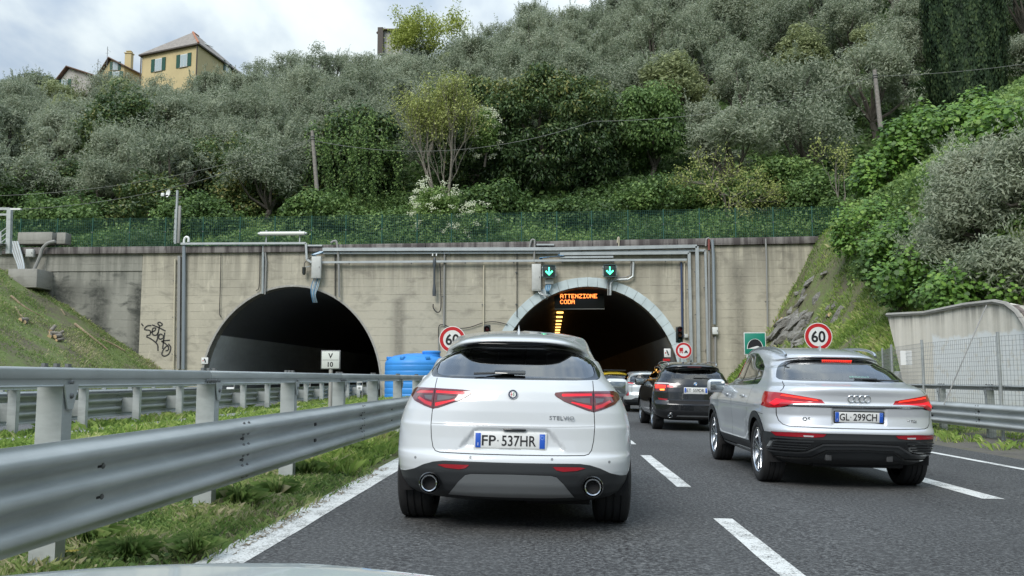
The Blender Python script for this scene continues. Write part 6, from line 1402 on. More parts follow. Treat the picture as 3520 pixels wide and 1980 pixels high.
def gable_house(name, label, px0, px1, pyr, pye0, pye1, Y, wallm, roofm, ridge_px, dep=9, wins=(), chim=None, hh=8):
    L, Rr, Rd = at(px0, pye0, Y), at(px1, pye1, Y), at(ridge_px, pyr, Y); zb = min(L.z, Rr.z)-hh; o0 = Vector((L.x, Y, zb)); e = empty(name, o0, label=label, cat='house')
    F_ = [Vector((L.x, Y, zb)), Vector((Rr.x, Y, zb)), Rr, Rd, L]; Bk = [p+Vector((2.0, dep, 0)) for p in F_]; V = [p-o0 for p in F_+Bk]; b = B(); b.add(V, [(0, 1, 2, 3, 4), (9, 8, 7, 6, 5), (1, 6, 7, 2), (5, 0, 4, 9)]); b.build('wall', wallm, e)
    d = Vector((-.3, -.5, 0)); up = Vector((0, 0, .18)); b = B()
    for a, c in ((L, Rd), (Rd, Rr)):
        s_ = (c-a).normalized()*.5; a2, c2 = (a-s_ if a is L else a), (c+s_ if c is Rr else c); q = [a2+d, c2+d, c2+d+Vector((2.3, dep+1, 0)), a2+d+Vector((2.3, dep+1, 0))]; b.add([p-o0+Vector((0, 0, .03)) for p in q]+[p-o0+up for p in q], [(3, 2, 1, 0), (4, 5, 6, 7), (0, 1, 5, 4), (1, 2, 6, 5), (2, 3, 7, 6), (3, 0, 4, 7)])
    rf = b.build('roof', roofm, e)
    for px, py, w, h in wins: window(e, at(px, py, Y)-o0, w, h, 0, True)
    if chim: p = at(chim[0], chim[1], Y+3)-o0; b = B(); b.box((0, 0, -1.2), (1.0, .8, 3.4)); b.box((0, 0, .62), (1.2, 1.0, .14)); b.box((0, 0, .95), (.8, .7, .12)); b.build('chimney', M_YEL, rf, loc=p)
    return e, o0
gable_house('gabled_house', 'small yellow gabled house with tall chimney beside the large yellow house', 352, 428, 202, 252, 226, 128, M_YEL, M_BROWN, 384, 10, ((397, 227, .8, 1.3), (398, 262, 1.1, 1.5)), (444, 198), 8)
gable_house('gabled_house', 'white weathered gabled house behind bare trees at left on the skyline', 188, 330, 233, 300, 262, 118, M_STONE, M_BROWN, 240, 9, ((222, 290, .9, 1.5),), None, 8)
gable_house('low_shed', 'low terracotta roof left of the white gabled house', 152, 222, 295, 306, 318, 112, M_TERR, M_TERR, 172, 5, (), None, 4)
e, o0 = gable_house('stone_house', 'grey stone house corner left of the pale yellow-green tree on the ridge', 1312, 1385, 106, 112, 107, 124, M_STONE, M_BROWN, 1320, 9, (), None, 9)
b = B(); b.box(at(1310, 145, 124)-o0+Vector((0, -.3, 0)), (.8, .8, 4)); b.build('side_buttress', M_EAVE, e)
for px, py, h in ((368, 205, 3.4), (336, 232, 2.2)): p = at(px, py, 126); b = B(); b.tube([(0, 0, -1), (0, 0, h*.6)], .04, 5); b.bar((-.1, 0, h*.5), (.5, 0, h*.35), .04, .04); b.bar((-.3, 0, h*.3), (.3, 0, h*.3), .03, .03); tag(b.build('roof_aerial', M_BOLT, loc=p), 'thin television aerial on the roofs at left' if px > 350 else 'second television aerial left of the yellow gabled house', 'aerial')
# ------------------------------------------------------------------ vegetation
def leaf_mat(name, stops, trans=.25, rough=.55, back=None, objvar=.25, hvar=None):
    m = bpy.data.materials.new(name); m.use_nodes = True; n = NT(m); at_ = n.N('ShaderNodeAttribute'); at_.attribute_name = 'tint'; t = at_.outputs['Fac']
    oi = n.N('ShaderNodeObjectInfo'); r = n.math('MULTIPLY', n.math('SUBTRACT', oi.outputs['Random'], .5), objvar); t2 = n.math('ADD', t, r, clamp=True)
    c = n.ramp(t2, stops)
    if back:
        g = n.N('ShaderNodeNewGeometry'); c = n.mix(n.math('MULTIPLY', g.outputs['Backfacing'], .55), c, back)
    b = n.bsdf; n.L(c, b.inputs['Base Color']); b.inputs['Roughness'].default_value = rough; b.inputs['Specular IOR Level'].default_value = .35
    tr = n.N('ShaderNodeBsdfTranslucent'); n.L(c, tr.inputs[0]); mx = n.N('ShaderNodeMixShader'); mx.inputs[0].default_value = trans; out = n.t.nodes.get('Material Output')
    n.L(b.outputs[0], mx.inputs[1]); n.L(tr.outputs[0], mx.inputs[2]); n.L(mx.outputs[0], out.inputs[0]); return m
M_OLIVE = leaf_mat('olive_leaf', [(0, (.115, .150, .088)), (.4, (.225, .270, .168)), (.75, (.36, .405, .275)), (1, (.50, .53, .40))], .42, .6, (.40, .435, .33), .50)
M_OLIVEY = leaf_mat('young_olive_leaf', [(0, (.14, .17, .075)), (.5, (.29, .33, .15)), (1, (.46, .50, .27))], .4, .6, None, .3)
M_EVER = leaf_mat('dark_evergreen_leaf', [(0, (.035, .066, .028)), (.5, (.090, .150, .052)), (.82, (.20, .24, .075)), (1, (.36, .33, .11))], .25, .42, None, .06)
M_BUSH = leaf_mat('bush_leaf', [(0, (.05, .095, .032)), (.5, (.15, .25, .075)), (1, (.34, .47, .15))], .35, .5, None, .3)
M_BRIGHT = leaf_mat('fig_leaf', [(0, (.05, .11, .02)), (.5, (.14, .27, .05)), (1, (.26, .40, .08))], .28, .42, None, .15)
M_CYP = leaf_mat('cypress_spray', [(0, (.010, .024, .010)), (.5, (.028, .058, .024)), (1, (.08, .12, .045))], .08, .7, None, .05)
M_YOUNG = leaf_mat('spring_leaf', [(0, (.20, .24, .07)), (.5, (.38, .43, .13)), (1, (.58, .60, .24))], .30, .5, None, .1)
M_LIME = leaf_mat('lime_leaf', [(0, (.20, .24, .04)), (.5, (.36, .42, .09)), (1, (.55, .60, .18))], .35, .5, None, .1)
M_BLOS = leaf_mat('cream_blossom', [(0, (.45, .50, .30)), (1, (.80, .82, .66))], .3, .6, None, .05)
M_BARK = mat('grey_bark', (.085, .075, .062), .9, var=.4, vscale=5, bump=.5, bscale=20); M_BARKL = mat('pale_bark', (.20, .18, .15), .85, var=.3, vscale=5)
M_GRASS = leaf_mat('grass_blade', [(0, (0.096, 0.166, 0.038)), (.5, (0.245, 0.376, 0.079)), (.85, (0.438, 0.525, 0.158)), (1, (0.600, 0.578, 0.298))], .35, .6, None, 0)
M_GRASSD = leaf_mat('dark_grass_blade', [(0, (.085, .15, .045)), (.5, (.20, .31, .085)), (.85, (.34, .40, .15)), (1, (.52, .48, .30))], .4, .6, None, 0)
rs = np.random.default_rng(11)
def unit(a): return a/np.maximum(np.linalg.norm(a, axis=1, keepdims=True), 1e-9)
def rdir(n, g=None): return unit((g or rs).normal(size=(n, 3)))
def leafquads(C, Nn, L, Wd, g=None, align=None, fold=.0):
    g = g or rs; n = len(C); t = rdir(n, g) if align is None else unit(align+rdir(n, g)*.35); t = unit(t-(t*Nn).sum(1, keepdims=True)*Nn); b = np.cross(Nn, t)
    L = (L*(.65+.7*g.random(n)))[:, None]; Wd = (Wd*(.65+.7*g.random(n)))[:, None]
    V = np.empty((n, 4, 3)); V[:, 0] = C-t*L*.5; V[:, 1] = C+b*Wd*.5-t*L*.06; V[:, 2] = C+t*L*.5; V[:, 3] = C-b*Wd*.5-t*L*.06; return V
def crown_arrays(g, R3, ncl, nlf, cr, L, Wd, shell=.5, bottom=-.45, flat=1.0, up=.35, lumps=None, hang=0, tintbase=.45, tsp=.30, hgrad=0, shoots=0, slen=.9):
    R3 = np.array(R3, float); d = rdir(ncl*3, g); d = d[d[:, 2] > bottom][:ncl]; r = (shell+(1-shell)*g.random(len(d))**.5)[:, None]
    cc = d*r*R3*(1-cr/ max(R3)*.6); cc += g.normal(size=cc.shape)*R3*.05
    Vs, Ts = [], []
    for c in cc:
        k = int(nlf*(.6+.8*g.random())); rad = cr*(.65+.7*g.random()); dd = rdir(k, g); pos = c+dd*rad*(g.random((k, 1))**.38)*np.array([1, 1, .8*flat]); nn = unit(dd*.8+rdir(k, g)*.75+np.array([0, 0, up])); al = None
        if hang: al = np.tile(np.array([[0, 0, -hang]]), (k, 1))+dd*.6
        Vs.append(leafquads(pos, nn, L, Wd, g, al)); ct = tintbase+g.normal()*.10; t = ct+g.normal(size=k)*tsp*.6 + .12*dd[:, 2]*0 + hgrad*(pos[:, 2]/R3[2]); Ts.append(t)
    for k in range(shoots):
        c = cc[int(g.random()*len(cc))]; o = unit(c[None, :]/R3)[0]; d = unit((o*.6+np.array([0, 0, .9])+g.normal(size=3)*.25)[None, :])[0]; n_ = 16; tt = np.linspace(0, 1, n_)[:, None]; Ln = slen*(.5+.8*g.random()); st = c+o*cr*.75
        pos = st+d*Ln*tt+np.array([0, 0, -.25])*Ln*tt**2*g.random()+g.normal(size=(n_, 3))*.045; Vs.append(leafquads(pos, unit(rdir(n_, g)+[0, 0, .4]), L*.8, Wd*.8, g, np.tile(d[None, :]*1.0, (n_, 1)))); Ts.append(np.clip(tintbase+.12+g.normal(size=n_)*tsp*.6, 0, 1))
    return np.concatenate(Vs), np.clip(np.concatenate(Ts), 0, 1), cc
def trunk_mesh(g, cc, zc, r0, base_z=-.6, n=6, lean=.4, m=None, name='trunk'):
    b = B(); fork = Vector((g.normal()*.15, g.normal()*.15, zc*.38)); b.tube([Vector((0, 0, base_z)), Vector((g.normal()*.1, g.normal()*.1, zc*.18)), fork], [r0*1.3, r0, r0*.85], 8)
    idx = g.permutation(len(cc))[:n]
    for i in idx:
        p = Vector(cc[i])+Vector((0, 0, zc)); mid = fork.lerp(p, .5)+Vector((g.normal()*.2, g.normal()*.2, -.25)); b.tube([fork, mid, p], [r0*.6, r0*.36, r0*.1], 5)
    o = b.build(name, m or M_BARK, smooth=True); me = o.data; bpy.data.objects.remove(o); return me
def make_proto(seed, R3, zc, mats, ncl, nlf, cr, L, Wd, trunk=.2, nb=7, bark=None, **kw):
    g = np.random.default_rng(seed); V, T, cc = crown_arrays(g, R3, ncl, nlf, cr, L, Wd, **kw); V = V+np.array([0, 0, zc]); return quads_np('crown', V, mats, 4, T), trunk_mesh(g, cc, zc, trunk, n=nb, m=bark)
def plant(name, crown, trunk, loc, rz, sc, label, cat, group=None, extra=()):
    e = empty(name, loc, (0, 0, rz), label, cat, group); e.scale = sc if isinstance(sc, tuple) else (sc, sc, sc)
    if trunk: link('trunk', trunk, e)
    link('crown', crown, e)
    for nm, me in extra: link(nm, me, e)
    return e
OLD = [((3.5, 3.3, 2.4), 3.6, 34, 1.05), ((2.9, 3.0, 2.9), 4.0, 40, .85), ((3.2, 2.8, 2.2), 3.4, 30, .95), ((2.6, 2.7, 2.5), 3.8, 30, .8), ((3.6, 3.2, 2.7), 3.9, 44, .9), ((3.0, 2.6, 3.1), 4.3, 36, 1.0), ((2.4, 2.5, 2.0), 3.2, 24, .75)]
OL = [make_proto(100+i, r, zc, M_OLIVE, int(nc*1.15), 270, cr*.92, .225, .078, .22, 10, shell=.35, up=.5, tsp=.30, tintbase=.48+.07*(i % 3-1), shoots=70, slen=.95) for i, (r, zc, nc, cr) in enumerate(OLD)]
OLY = make_proto(120, (2.6, 2.5, 3.1), 4.0, M_OLIVEY, 40, 190, .9, .30, .11, .2, 8, shell=.45, up=.5, tsp=.4)
OLT = [make_proto(130+i, (2.6, 2.4, 2.9), 4.2, M_OLIVE, 34, 95, .85, .28, .09, .2, 16, shell=.25, up=.5, tsp=.4) for i in range(2)]
# where the photograph shows other plants the olives keep away
def blocked(px, py, y):
    if 1250 < px < 2200 and y < 62: return True
    if 2180 <= px < 2380 and y < 60: return True
    if 1050 < px <= 1250 and y < 60: return True
    if 3090 < px < 3600 and y < 63: return True
    return False
def grove():
    g = np.random.default_rng(5); n = 0; rows = []; y = 54.5
    while y < 119: rows.append(y); y += 4.5+.012*(y-50)
    nr = len(rows); place = []
    for ri, y in enumerate(rows):
        x0 = at(-120, 400, y).x; x1 = at(3640, 400, y).x; x = x0+g.random()*4
        while x < x1:
            xx, yy = x+g.normal()*.7, y+g.normal()*.9; z = hill_z(xx, max(47, yy)); px, py = proj((xx, yy, z+3))
            x += 5.0+g.random()*1.2
            if py < -330 or blocked(px, py, yy): continue
            if yy > 108 and (460 < px < 860 or 150 < px < 440): 
                if yy > 112: continue
            if yy > 99 and 600 < px < 850: continue
            place.append((xx, yy, z, px, py, ri))
    place.sort(key=lambda q: q[1])
    for (xx, yy, z, px, py, ri) in place:
        s = .82+.36*g.random(); r = g.random(); sky = yy > 104 and px < 2300
        if sky and g.random() < .45: pr = OLT[int(g.random()*2)]; kind = 'thin-crowned'
        elif r < .06: pr = OLY; kind = 'yellowish'
        else: pr = OL[int(g.random()*7)]; kind = 'silvery'
        col = ('at the left frame edge', 'over the stair frame', 'below the gabled houses', 'just left of the yellow house', 'under the yellow house', 'right of the yellow house', 'over the left tunnel', 'above the leaning pole', 'above the whippy shrub', 'above the budding tree', 'below the stone house', 'above the dark evergreen', 'right above the dark evergreen', 'above the fresh green tree', 'over the right tunnel ring', 'over the green tunnel sign', 'above the 60 sign', 'left of the right pole', 'beside the right pole', 'just left of the cypress', 'at the cypress', 'right of the cypress')[int(min(21, max(0, (px+60)//165)))]
        band = 'on the skyline' if yy > 112 else 'one row under the skyline' if yy > 103 else 'high on the slope' if yy > 93 else 'on the upper middle slope' if yy > 83 else 'halfway up the slope' if yy > 74 else 'on the lower middle slope' if yy > 64 else 'low on the slope'
        size = 'tiny' if s < .90 else 'small' if s < .98 else 'mid-sized' if s < 1.08 else 'big'
        lab = f"{size} {kind} olive tree {band}, {col}"
        sz = .85+.3*g.random()
        plant('olive_tree', pr[0], pr[1], (xx, yy, z-.5), g.random()*6.28, (s, s, s*sz), lab, 'tree', 'olive trees on the hillside')
    return len(place)
N_OL = grove()
# --- single trees and bushes, each where the photograph shows it
def spot(px, y):
    x = px[0] if isinstance(px, tuple) else at(px, 700, y).x; return x, y, ground_z(x, y)
def single(name, label, cat, px, y, R3, zc, m, ncl, nlf, cr, L, Wd, seed, trunk=.15, nb=6, dz=-.4, bark=None, group=None, xz=None, **kw):
    x, yy, z = spot(px, y)
    if xz: z = xz
    c, t = make_proto(seed, R3, zc, m, ncl, nlf, cr, L, Wd, trunk, nb, bark, **kw); return plant(name, c, t, (x, yy, z+dz), 0, 1, label, cat, group)
single('evergreen_tree', 'broad dark domed evergreen tree over the right tunnel, bronze new growth on top', 'tree', 1885, 57.5, (5.2, 3.8, 4.9), 4.1, M_EVER, 330, 190, .80, .27, .11, 201, .3, 4, up=.35, hang=.4, shell=.78, bottom=-.92, tintbase=.36, tsp=.32, hgrad=.26)
single('evergreen_tree', 'dark domed evergreen lobe left of the broad one, behind the budding tree', 'tree', 1640, 59, (3.8, 3.0, 4.4), 4.2, M_EVER, 190, 190, .80, .27, .11, 202, .25, 4, up=.35, hang=.4, shell=.76, bottom=-.92, tintbase=.38, tsp=.34, hgrad=.26)
single('evergreen_tree', 'fresh green bushy tree right of the broad domed evergreen', 'tree', 2240, 57.5, (2.3, 2.2, 3.3), 4.2, M_BUSH, 60, 260, .95, .26, .13, 203, .2, 4, up=.4, hang=.5, shell=.55, bottom=-.9, tintbase=.30, tsp=.3, hgrad=.22)
single('evergreen_tree', 'dark bushy tree left of the budding tree', 'tree', 1230, 58, (3.4, 2.6, 3.9), 3.6, M_EVER, 80, 280, 1.1, .30, .13, 204, .2, 4, up=.3, hang=.3, shell=.55, bottom=-.9, tintbase=.40, tsp=.3)
single('evergreen_tree', 'dark ivy-clad tree standing in the left part of the hill', 'tree', 395, 66, (3.4, 2.6, 4.6), 4.6, M_EVER, 80, 260, 1.2, .30, .13, 205, .3, 4, up=.3, shell=.55, bottom=-.9, tintbase=.48, tsp=.3)
single('evergreen_tree', 'dark green conical shrub poking out of the olives below the yellow house', 'tree', 510, 92, (2.4, 2.2, 3.0), 3.4, M_EVER, 50, 200, .9, .28, .12, 206, .2, 4, up=.3, shell=.5, tintbase=.55, hgrad=.2)
single('evergreen_tree', 'small dark green shrub below the right corner of the yellow house', 'tree', 708, 104, (2.0, 1.9, 2.6), 3.8, M_EVER, 40, 180, .8, .28, .12, 207, .2, 4, up=.3, shell=.5, tintbase=.5)
single('evergreen_tree', 'dark round tree on the skyline at far left', 'tree', 105, 110, (3.4, 3, 2.9), 4.6, M_EVER, 60, 170, 1.0, .26, .11, 208, .25, 8, up=.3, shell=.4, tintbase=.55)
single('lime_tree', 'small lime green tree at the far left edge of the hill', 'tree', 55, 70, (1.6, 1.5, 1.7), 3.6, M_LIME, 30, 120, .55, .24, .14, 209, .12, 4, up=.5, shell=.5, tintbase=.3)
for i, (px, y, rx, rz, mm, tb, lab) in enumerate([
        (230, 51.5, 3.6, 1.9, M_BUSH, .42, 'wide green bramble mound behind the fence at far left'), (520, 53, 3.2, 2.3, M_EVER, .55, 'dark shrub thicket behind the mast'), (690, 51, 3.0, 1.7, M_BUSH, .5, 'leafy bramble mound right of the mast'),
        (900, 55, 3.4, 2.9, M_EVER, .6, 'tall dark thicket left of the leaning pole'), (1110, 51, 2.6, 2.1, M_BUSH, .55, 'yellow-green bramble heap at the foot of the leaning pole'), (800, 58.5, 4.0, 3.8, M_EVER, .56, 'large dark thicket above the left tunnel'),
        (640, 60, 3.4, 3.2, M_EVER, .5, 'dark bush in the hollow above the mast'), (280, 58, 3.8, 3.0, M_EVER, .48, 'dark bush hollow left of the mast, under the olives'), (60, 55, 3.2, 2.8, M_BUSH, .3, 'dark green bush behind the stair frame'),
        (1330, 50.5, 2.2, 1.3, M_BUSH, .35, 'low green mound left of the flowering elder'), (1690, 52, 2.4, 1.9, M_BUSH, .28, 'dark leafy bush right of the flowering elder'), (1960, 51, 3.0, 1.1, M_BUSH, .25, 'low dark undergrowth below the broad evergreen'),
        (2280, 52, 3.2, 1.5, M_BUSH, .35, 'low bramble slope right of the broad evergreen'), (2500, 52, 2.6, 1.5, M_BUSH, .62, 'bright leafy bush behind the right end of the fence'), (2700, 52.5, 2.8, 2.2, M_BUSH, .66, 'tall bright bush near the right end of the wall'), (2830, 50, 2.2, 2.0, M_BUSH, .5, 'bush beside the slender birch-like sapling')]):
    single('bush', lab, 'bush', px, y, (rx, rx*.7, rz), rz*.55, mm, int(30+rx*rz*3.5), 210, .8, .21, .13, 230+i, .06, 5, group='bushes behind the fence', up=.6, shell=.5, bottom=-.5, tintbase=tb, tsp=.34)
# upright whippy shrub
def whippy():
    x, y, z = spot(1225, 54.5); g = np.random.default_rng(31); e = empty('whippy_shrub', (x, y, z), label='upright shrub with long green whips left of the budding tree', cat='shrub'); Vs, Ts = [], []; b = B()
    for k in range(46):
        a = g.normal()*.42; f = abs(g.normal())*.25; base = Vector((g.normal()*1.7, g.normal()*.8, .2)); Lk = 4.4+2.6*g.random(); tip = base+Vector((a*Lk*.62, -f, Lk)); mid = base.lerp(tip, .5)+Vector((a*.3, 0, .3)); P = smoothline([base, mid, tip], 5); b.tube(P, .022, 4, r2=.006)
        m = 85; s = g.random(m); pp = np.array([tuple(base.lerp(mid, 2*q) if q < .5 else mid.lerp(tip, 2*q-1)) for q in s]); pp += g.normal(size=(m, 3))*.09; Vs.append(leafquads(pp, unit(rdir(m, g)+[0, -.4, .3]), .17, .10, g)); Ts.append(np.clip(.55+g.normal(size=m)*.2+.2*s, 0, 1))
    link('crown', quads_np('crown', np.concatenate(Vs), M_BUSH, 4, np.concatenate(Ts)), e); b.build('stems', M_BUSH, e)
whippy()
# sparse branching trees
def sparse_tree(name, label, px, y, H, spread, seed, lm, nleaf=26, L=.16, Wd=.10, tuft=.26, lv=5, r0=.12, bark=None, blos=None, trunkh=.22, kids=3, z=None, dz=0):
    x, yy, zz = spot(px, y); zz = z if z is not None else zz; g = np.random.default_rng(seed); b = B(); tips = []
    def grow(p, d, Ln, r, k):
        m = p+d*Ln*.5+Vector(g.normal(size=3))*Ln*.05; q = p+d*Ln; b.tube([p, m, q], [r, r*.85, r*.66], 5 if k > 2 else 4, caps=False)
        if k <= 2: tips.append(q); tips.append(m) if k <= 1 else None
        if k == 0: return
        for i in range(kids if g.random() < .75 else kids-1):
            nd = (d+Vector(g.normal(size=3))*.42*Vector((spread, spread, .6)).length/1.2+Vector((0, 0, .12))).normalized(); nd = Vector((nd.x*spread, nd.y*spread*.8, nd.z)).normalized(); grow(q if i else m.lerp(q, .6), nd, Ln*(.68+.18*g.random()), r*.62, k-1)
    for s_ in range(3):
        d = Vector((g.normal()*.25*spread, g.normal()*.2, 1)).normalized(); grow(Vector((g.normal()*.15, 0, -.3)), d, H*trunkh*(1+.3*g.random()), r0*(1-.2*s_), lv)
    e = empty(name, (x, yy, zz+dz), label=label, cat='tree'); b.build('trunk', bark or M_BARK, e, smooth=False)
    T = np.array([tuple(t) for t in tips]); idx = np.repeat(np.arange(len(T)), nleaf); P = T[idx]+g.normal(size=(len(idx), 3))*tuft; V = leafquads(P, unit(rdir(len(P), g)+[0, 0, .4]), L, Wd, g); tt = np.clip(.5+g.normal(size=len(P))*.22+np.repeat(g.normal(size=len(T))*.15, nleaf), 0, 1)
    link('crown', quads_np('crown', V, lm, 4, tt), e)
    if blos:
        sel = g.permutation(len(T))[:blos]; idx = np.repeat(sel, 34); P = T[idx]+g.normal(size=(len(idx), 3))*np.array([.17, .17, .09]); link('blossoms', quads_np('blossoms', leafquads(P, unit(rdir(len(P), g)*.6+[0, -.7, .6]), .10, .09, g), M_BLOS, 4, g.random(len(P))), e)
    return e
sparse_tree('budding_tree', 'tall many-stemmed tree with yellow-green buds between the tunnels', 1510, 52.5, 8.3, .55, 44, M_YOUNG, 8, .13, .085, .24, 5, .10, M_BARKL, kids=3, trunkh=.27, dz=-.3)
sparse_tree('budding_tree', 'thin leaning sapling with yellowish leaves right of the fresh green tree', 2500, 50.5, 5.2, 1.2, 45, M_YOUNG, 8, .14, .08, .22, 4, .09, M_BARKL, trunkh=.24)
sparse_tree('budding_tree', 'slender pale-stemmed sapling left of the bright fig bush', 2900, 47.6, 4.6, .75, 46, M_YOUNG, 7, .13, .08, .2, 4, .06, M_BARKL, trunkh=.27, kids=2)
sparse_tree('lime_tree', 'pale lime-green feathery tree on the ridge beside the stone house', 1462, 113, 10.0, 1.15, 47, M_LIME, 22, .32, .16, .5, 4, .14, trunkh=.25, kids=3, dz=.6)
sparse_tree('bare_tree', 'nearly bare dark tree in front of the white gabled house', 250, 109, 8.0, 1.0, 48, M_OLIVEY, 5, .26, .10, .3, 4, .12, trunkh=.24)
sparse_tree('bare_tree', 'wispy tree between the two gabled houses', 320, 110, 8.2, .8, 49, M_OLIVE, 12, .26, .09, .35, 4, .10, trunkh=.24)
# flowering elder
def elder(label, px, y, H, seed, nbl, sc=1.0, z=None):
    x, yy, zz = spot(px, y); zz = z if z is not None else zz; g = np.random.default_rng(seed); V, T, cc = crown_arrays(g, (1.4*sc, 1.1*sc, H*.5), int(40*sc), 170, .55, .15, .085, shell=.4, up=.5, bottom=-.9, tintbase=.62, tsp=.3); V += [0, 0, H*.5]; e = empty('elder_shrub', (x, yy, zz-.2), label=label, cat='shrub')
    link('crown', quads_np('crown', V, M_BUSH, 4, T), e); d = rdir(nbl*4, g); d = d[(d[:, 1] < .25)][:nbl]; P0 = d*np.array([1.45*sc, 1.15*sc, H*.52])+[0, 0, H*.5]; idx = np.repeat(np.arange(len(P0)), 26)
    P = P0[idx]+g.normal(size=(len(idx), 3))*np.array([.115, .05, .075]); link('blossoms', quads_np('blossoms', leafquads(P, unit(rdir(len(P), g)*.5+[0, -.8, .7]), .085, .075, g), M_BLOS, 4, g.random(len(P))), e); link('stem', trunk_mesh(g, cc, H*.5, .06, n=6), e)
elder('elder shrub covered in cream flower clusters behind the fence between the tunnels', 1500, 49.3, 3.8, 61, 44)
elder('smaller elder shrub with few cream flowers right of the main one', 1640, 49, 2.3, 62, 18, .8)
elder('flowering branchy elder at the right shoulder of the budding tree', 1665, 54.2, 3.2, 63, 24, .75, z=spot(1665, 54.2)[2]+3.6)
# cypress
def cypress():
    x, y, z = spot(3345, 60); g = np.random.default_rng(71); Hh, Rr = 24.0, 2.5; n = 80000; t = g.random(n)**.9; z_ = .3+t*Hh; prof = Rr*np.interp(t, [0, .06, .25, .5, .75, .92, 1], [.55, .9, 1.0, .97, .78, .42, .02]); a = g.random(n)*2*PI
    lump = 1+.07*np.sin(a*13+z_*.9)+.05*np.sin(a*7-z_*1.7+1)+.03*g.normal(size=n); rr = prof*lump*(1-.10*g.random(n)**2.5); P = np.stack([np.cos(a)*rr, np.sin(a)*rr, z_], 1)
    t_ = unit(np.stack([np.cos(a)*.25, np.sin(a)*.25, 1+0*a], 1)+rdir(n, g)*.28); Nn = unit(np.stack([np.cos(a), np.sin(a), 0*a], 1)+rdir(n, g)*.35); Nn = unit(Nn-(Nn*t_).sum(1, keepdims=True)*t_); bb = np.cross(Nn, t_); L_ = (.24*(.6+.8*g.random(n)))[:, None]; W_ = (.13*(.6+.8*g.random(n)))[:, None]
    V = np.empty((n, 4, 3)); V[:, 0] = P-t_*L_*.5; V[:, 1] = P+bb*W_*.5; V[:, 2] = P+t_*L_*.6; V[:, 3] = P-bb*W_*.5; tt = np.clip(.42+g.normal(size=n)*.22+2.2*(lump-1), 0, 1)
    e = empty('cypress', (x, y, z-.5), label='tall dark green cypress at upper right, its tip above the frame', cat='tree'); link('crown', quads_np('crown', V, M_CYP, 4, tt), e); b = B(); b.tube([(0, 0, -.5), (0, 0, Hh*.6)], .3, 8, r2=.12); b.build('trunk', M_BARK, e, smooth=True)
cypress()
# fig thicket and vines on the right bank
def broadleaf(C, Nn, s, g):
    """five-pointed leaf of 10 corners"""
    n = len(C); t = rdir(n, g); t = unit(t-(t*Nn).sum(1, keepdims=True)*Nn); b = np.cross(Nn, t); s = (s*(.6+.7*g.random(n)))[:, None]; V = np.empty((n, 8, 3)); sh = [(-.5, 0), (-.25, .42), (.0, .26), (.22, .46), (.55, .0), (.22, -.46), (.0, -.26), (-.25, -.42)]
    for k, (u, v) in enumerate(sh): V[:, k] = C+t*s*u+b*s*v+Nn*s*(.10*abs(v))
    return V
def fig(label, px, y, R3, zc, seed, ncl=60, nlf=46, s=.30, z=None, dz=0, cat='tree', name='fig_tree', tb=.5):
    x, yy, zz = spot(px, y); zz = z if z is not None else zz; g = np.random.default_rng(seed); d = rdir(ncl*3, g); d = d[d[:, 2] > -.75][:ncl]; cc = d*np.array(R3)*(.6+.4*g.random((len(d), 1))**.5); Vs, Ts = [], []
    for c in cc:
        k = int(nlf*(.6+.8*g.random())); dd = rdir(k, g); pos = c+dd*.62*(g.random((k, 1))**.4); Vs.append(broadleaf(pos, unit(dd*.6+rdir(k, g)*.45+[0, -.35, .6]), s, g)); Ts.append(np.clip(tb+g.normal()*.10+g.normal(size=k)*.24+.12*dd[:, 2], 0, 1))
    e = empty(name, (x, yy, zz+dz), label=label, cat=cat); V = np.concatenate(Vs)+[0, 0, zc]; link('crown', quads_np('crown', V, M_BRIGHT, 8, np.concatenate(Ts)), e); link('trunk', trunk_mesh(g, cc, zc, .14, n=10, m=M_BARKL), e)
def hitp(px, py, back=.9):
    d = ray(px, py)
    for k in range(600):
        q = Vector((0, 0, CAM_H))+d*((18+k*.06)/d.y)
        if q.x > 8 and q.z < ground_z(q.x, q.y): return q-d.normalized()*back
    return at(px, py, 46)
def figc(label, px, py, y, R3, seed, back=.8, **kw):
    p = hitp(px, py, back); y = p.y; px = proj((p.x, p.y, 7*p.y/20))[0] if 0 else px; gz = ground_z(p.x, y); fig(label, (p.x,), y, R3, p.z-gz, seed, z=gz, **kw)
figc('large bright green fig tree on the right bank below the cypress', 3310, 480, 39, (3.6, 2.4, 1.9), 81, ncl=130, nlf=95, s=.21)
figc('bright green fig thicket spilling down the right bank', 3075, 640, 39, (1.9, 1.8, 2.1), 82, ncl=80, nlf=95, s=.20)
figc('fig foliage at the right edge of the frame above the grey olive', 3560, 470, 38, (1.8, 1.8, 1.6), 83, ncl=50, nlf=80, s=.21)
figc('low vine-like fig growth under the grey olive', 3220, 950, 34, (2.0, 1.3, .9), 84, ncl=40, nlf=80, s=.16, name='vine', cat='plant', tb=.42); figc('vine clump beside the rocks right of the wall', 2985, 800, 40, (1.5, 1.3, 1.2), 85, ncl=46, nlf=80, s=.15, name='vine', cat='plant', tb=.45)
figc('leafy vine above the concrete portal wall', 3420, 1010, 29, (1.9, 1.1, .7), 86, ncl=36, nlf=80, s=.14, name='vine', cat='plant', tb=.4)
figc('dark green creeper in the middle of the right bank', 3130, 850, 37, (1.7, 1.2, 1.2), 87, ncl=44, nlf=80, s=.15, name='vine', cat='plant', tb=.36)
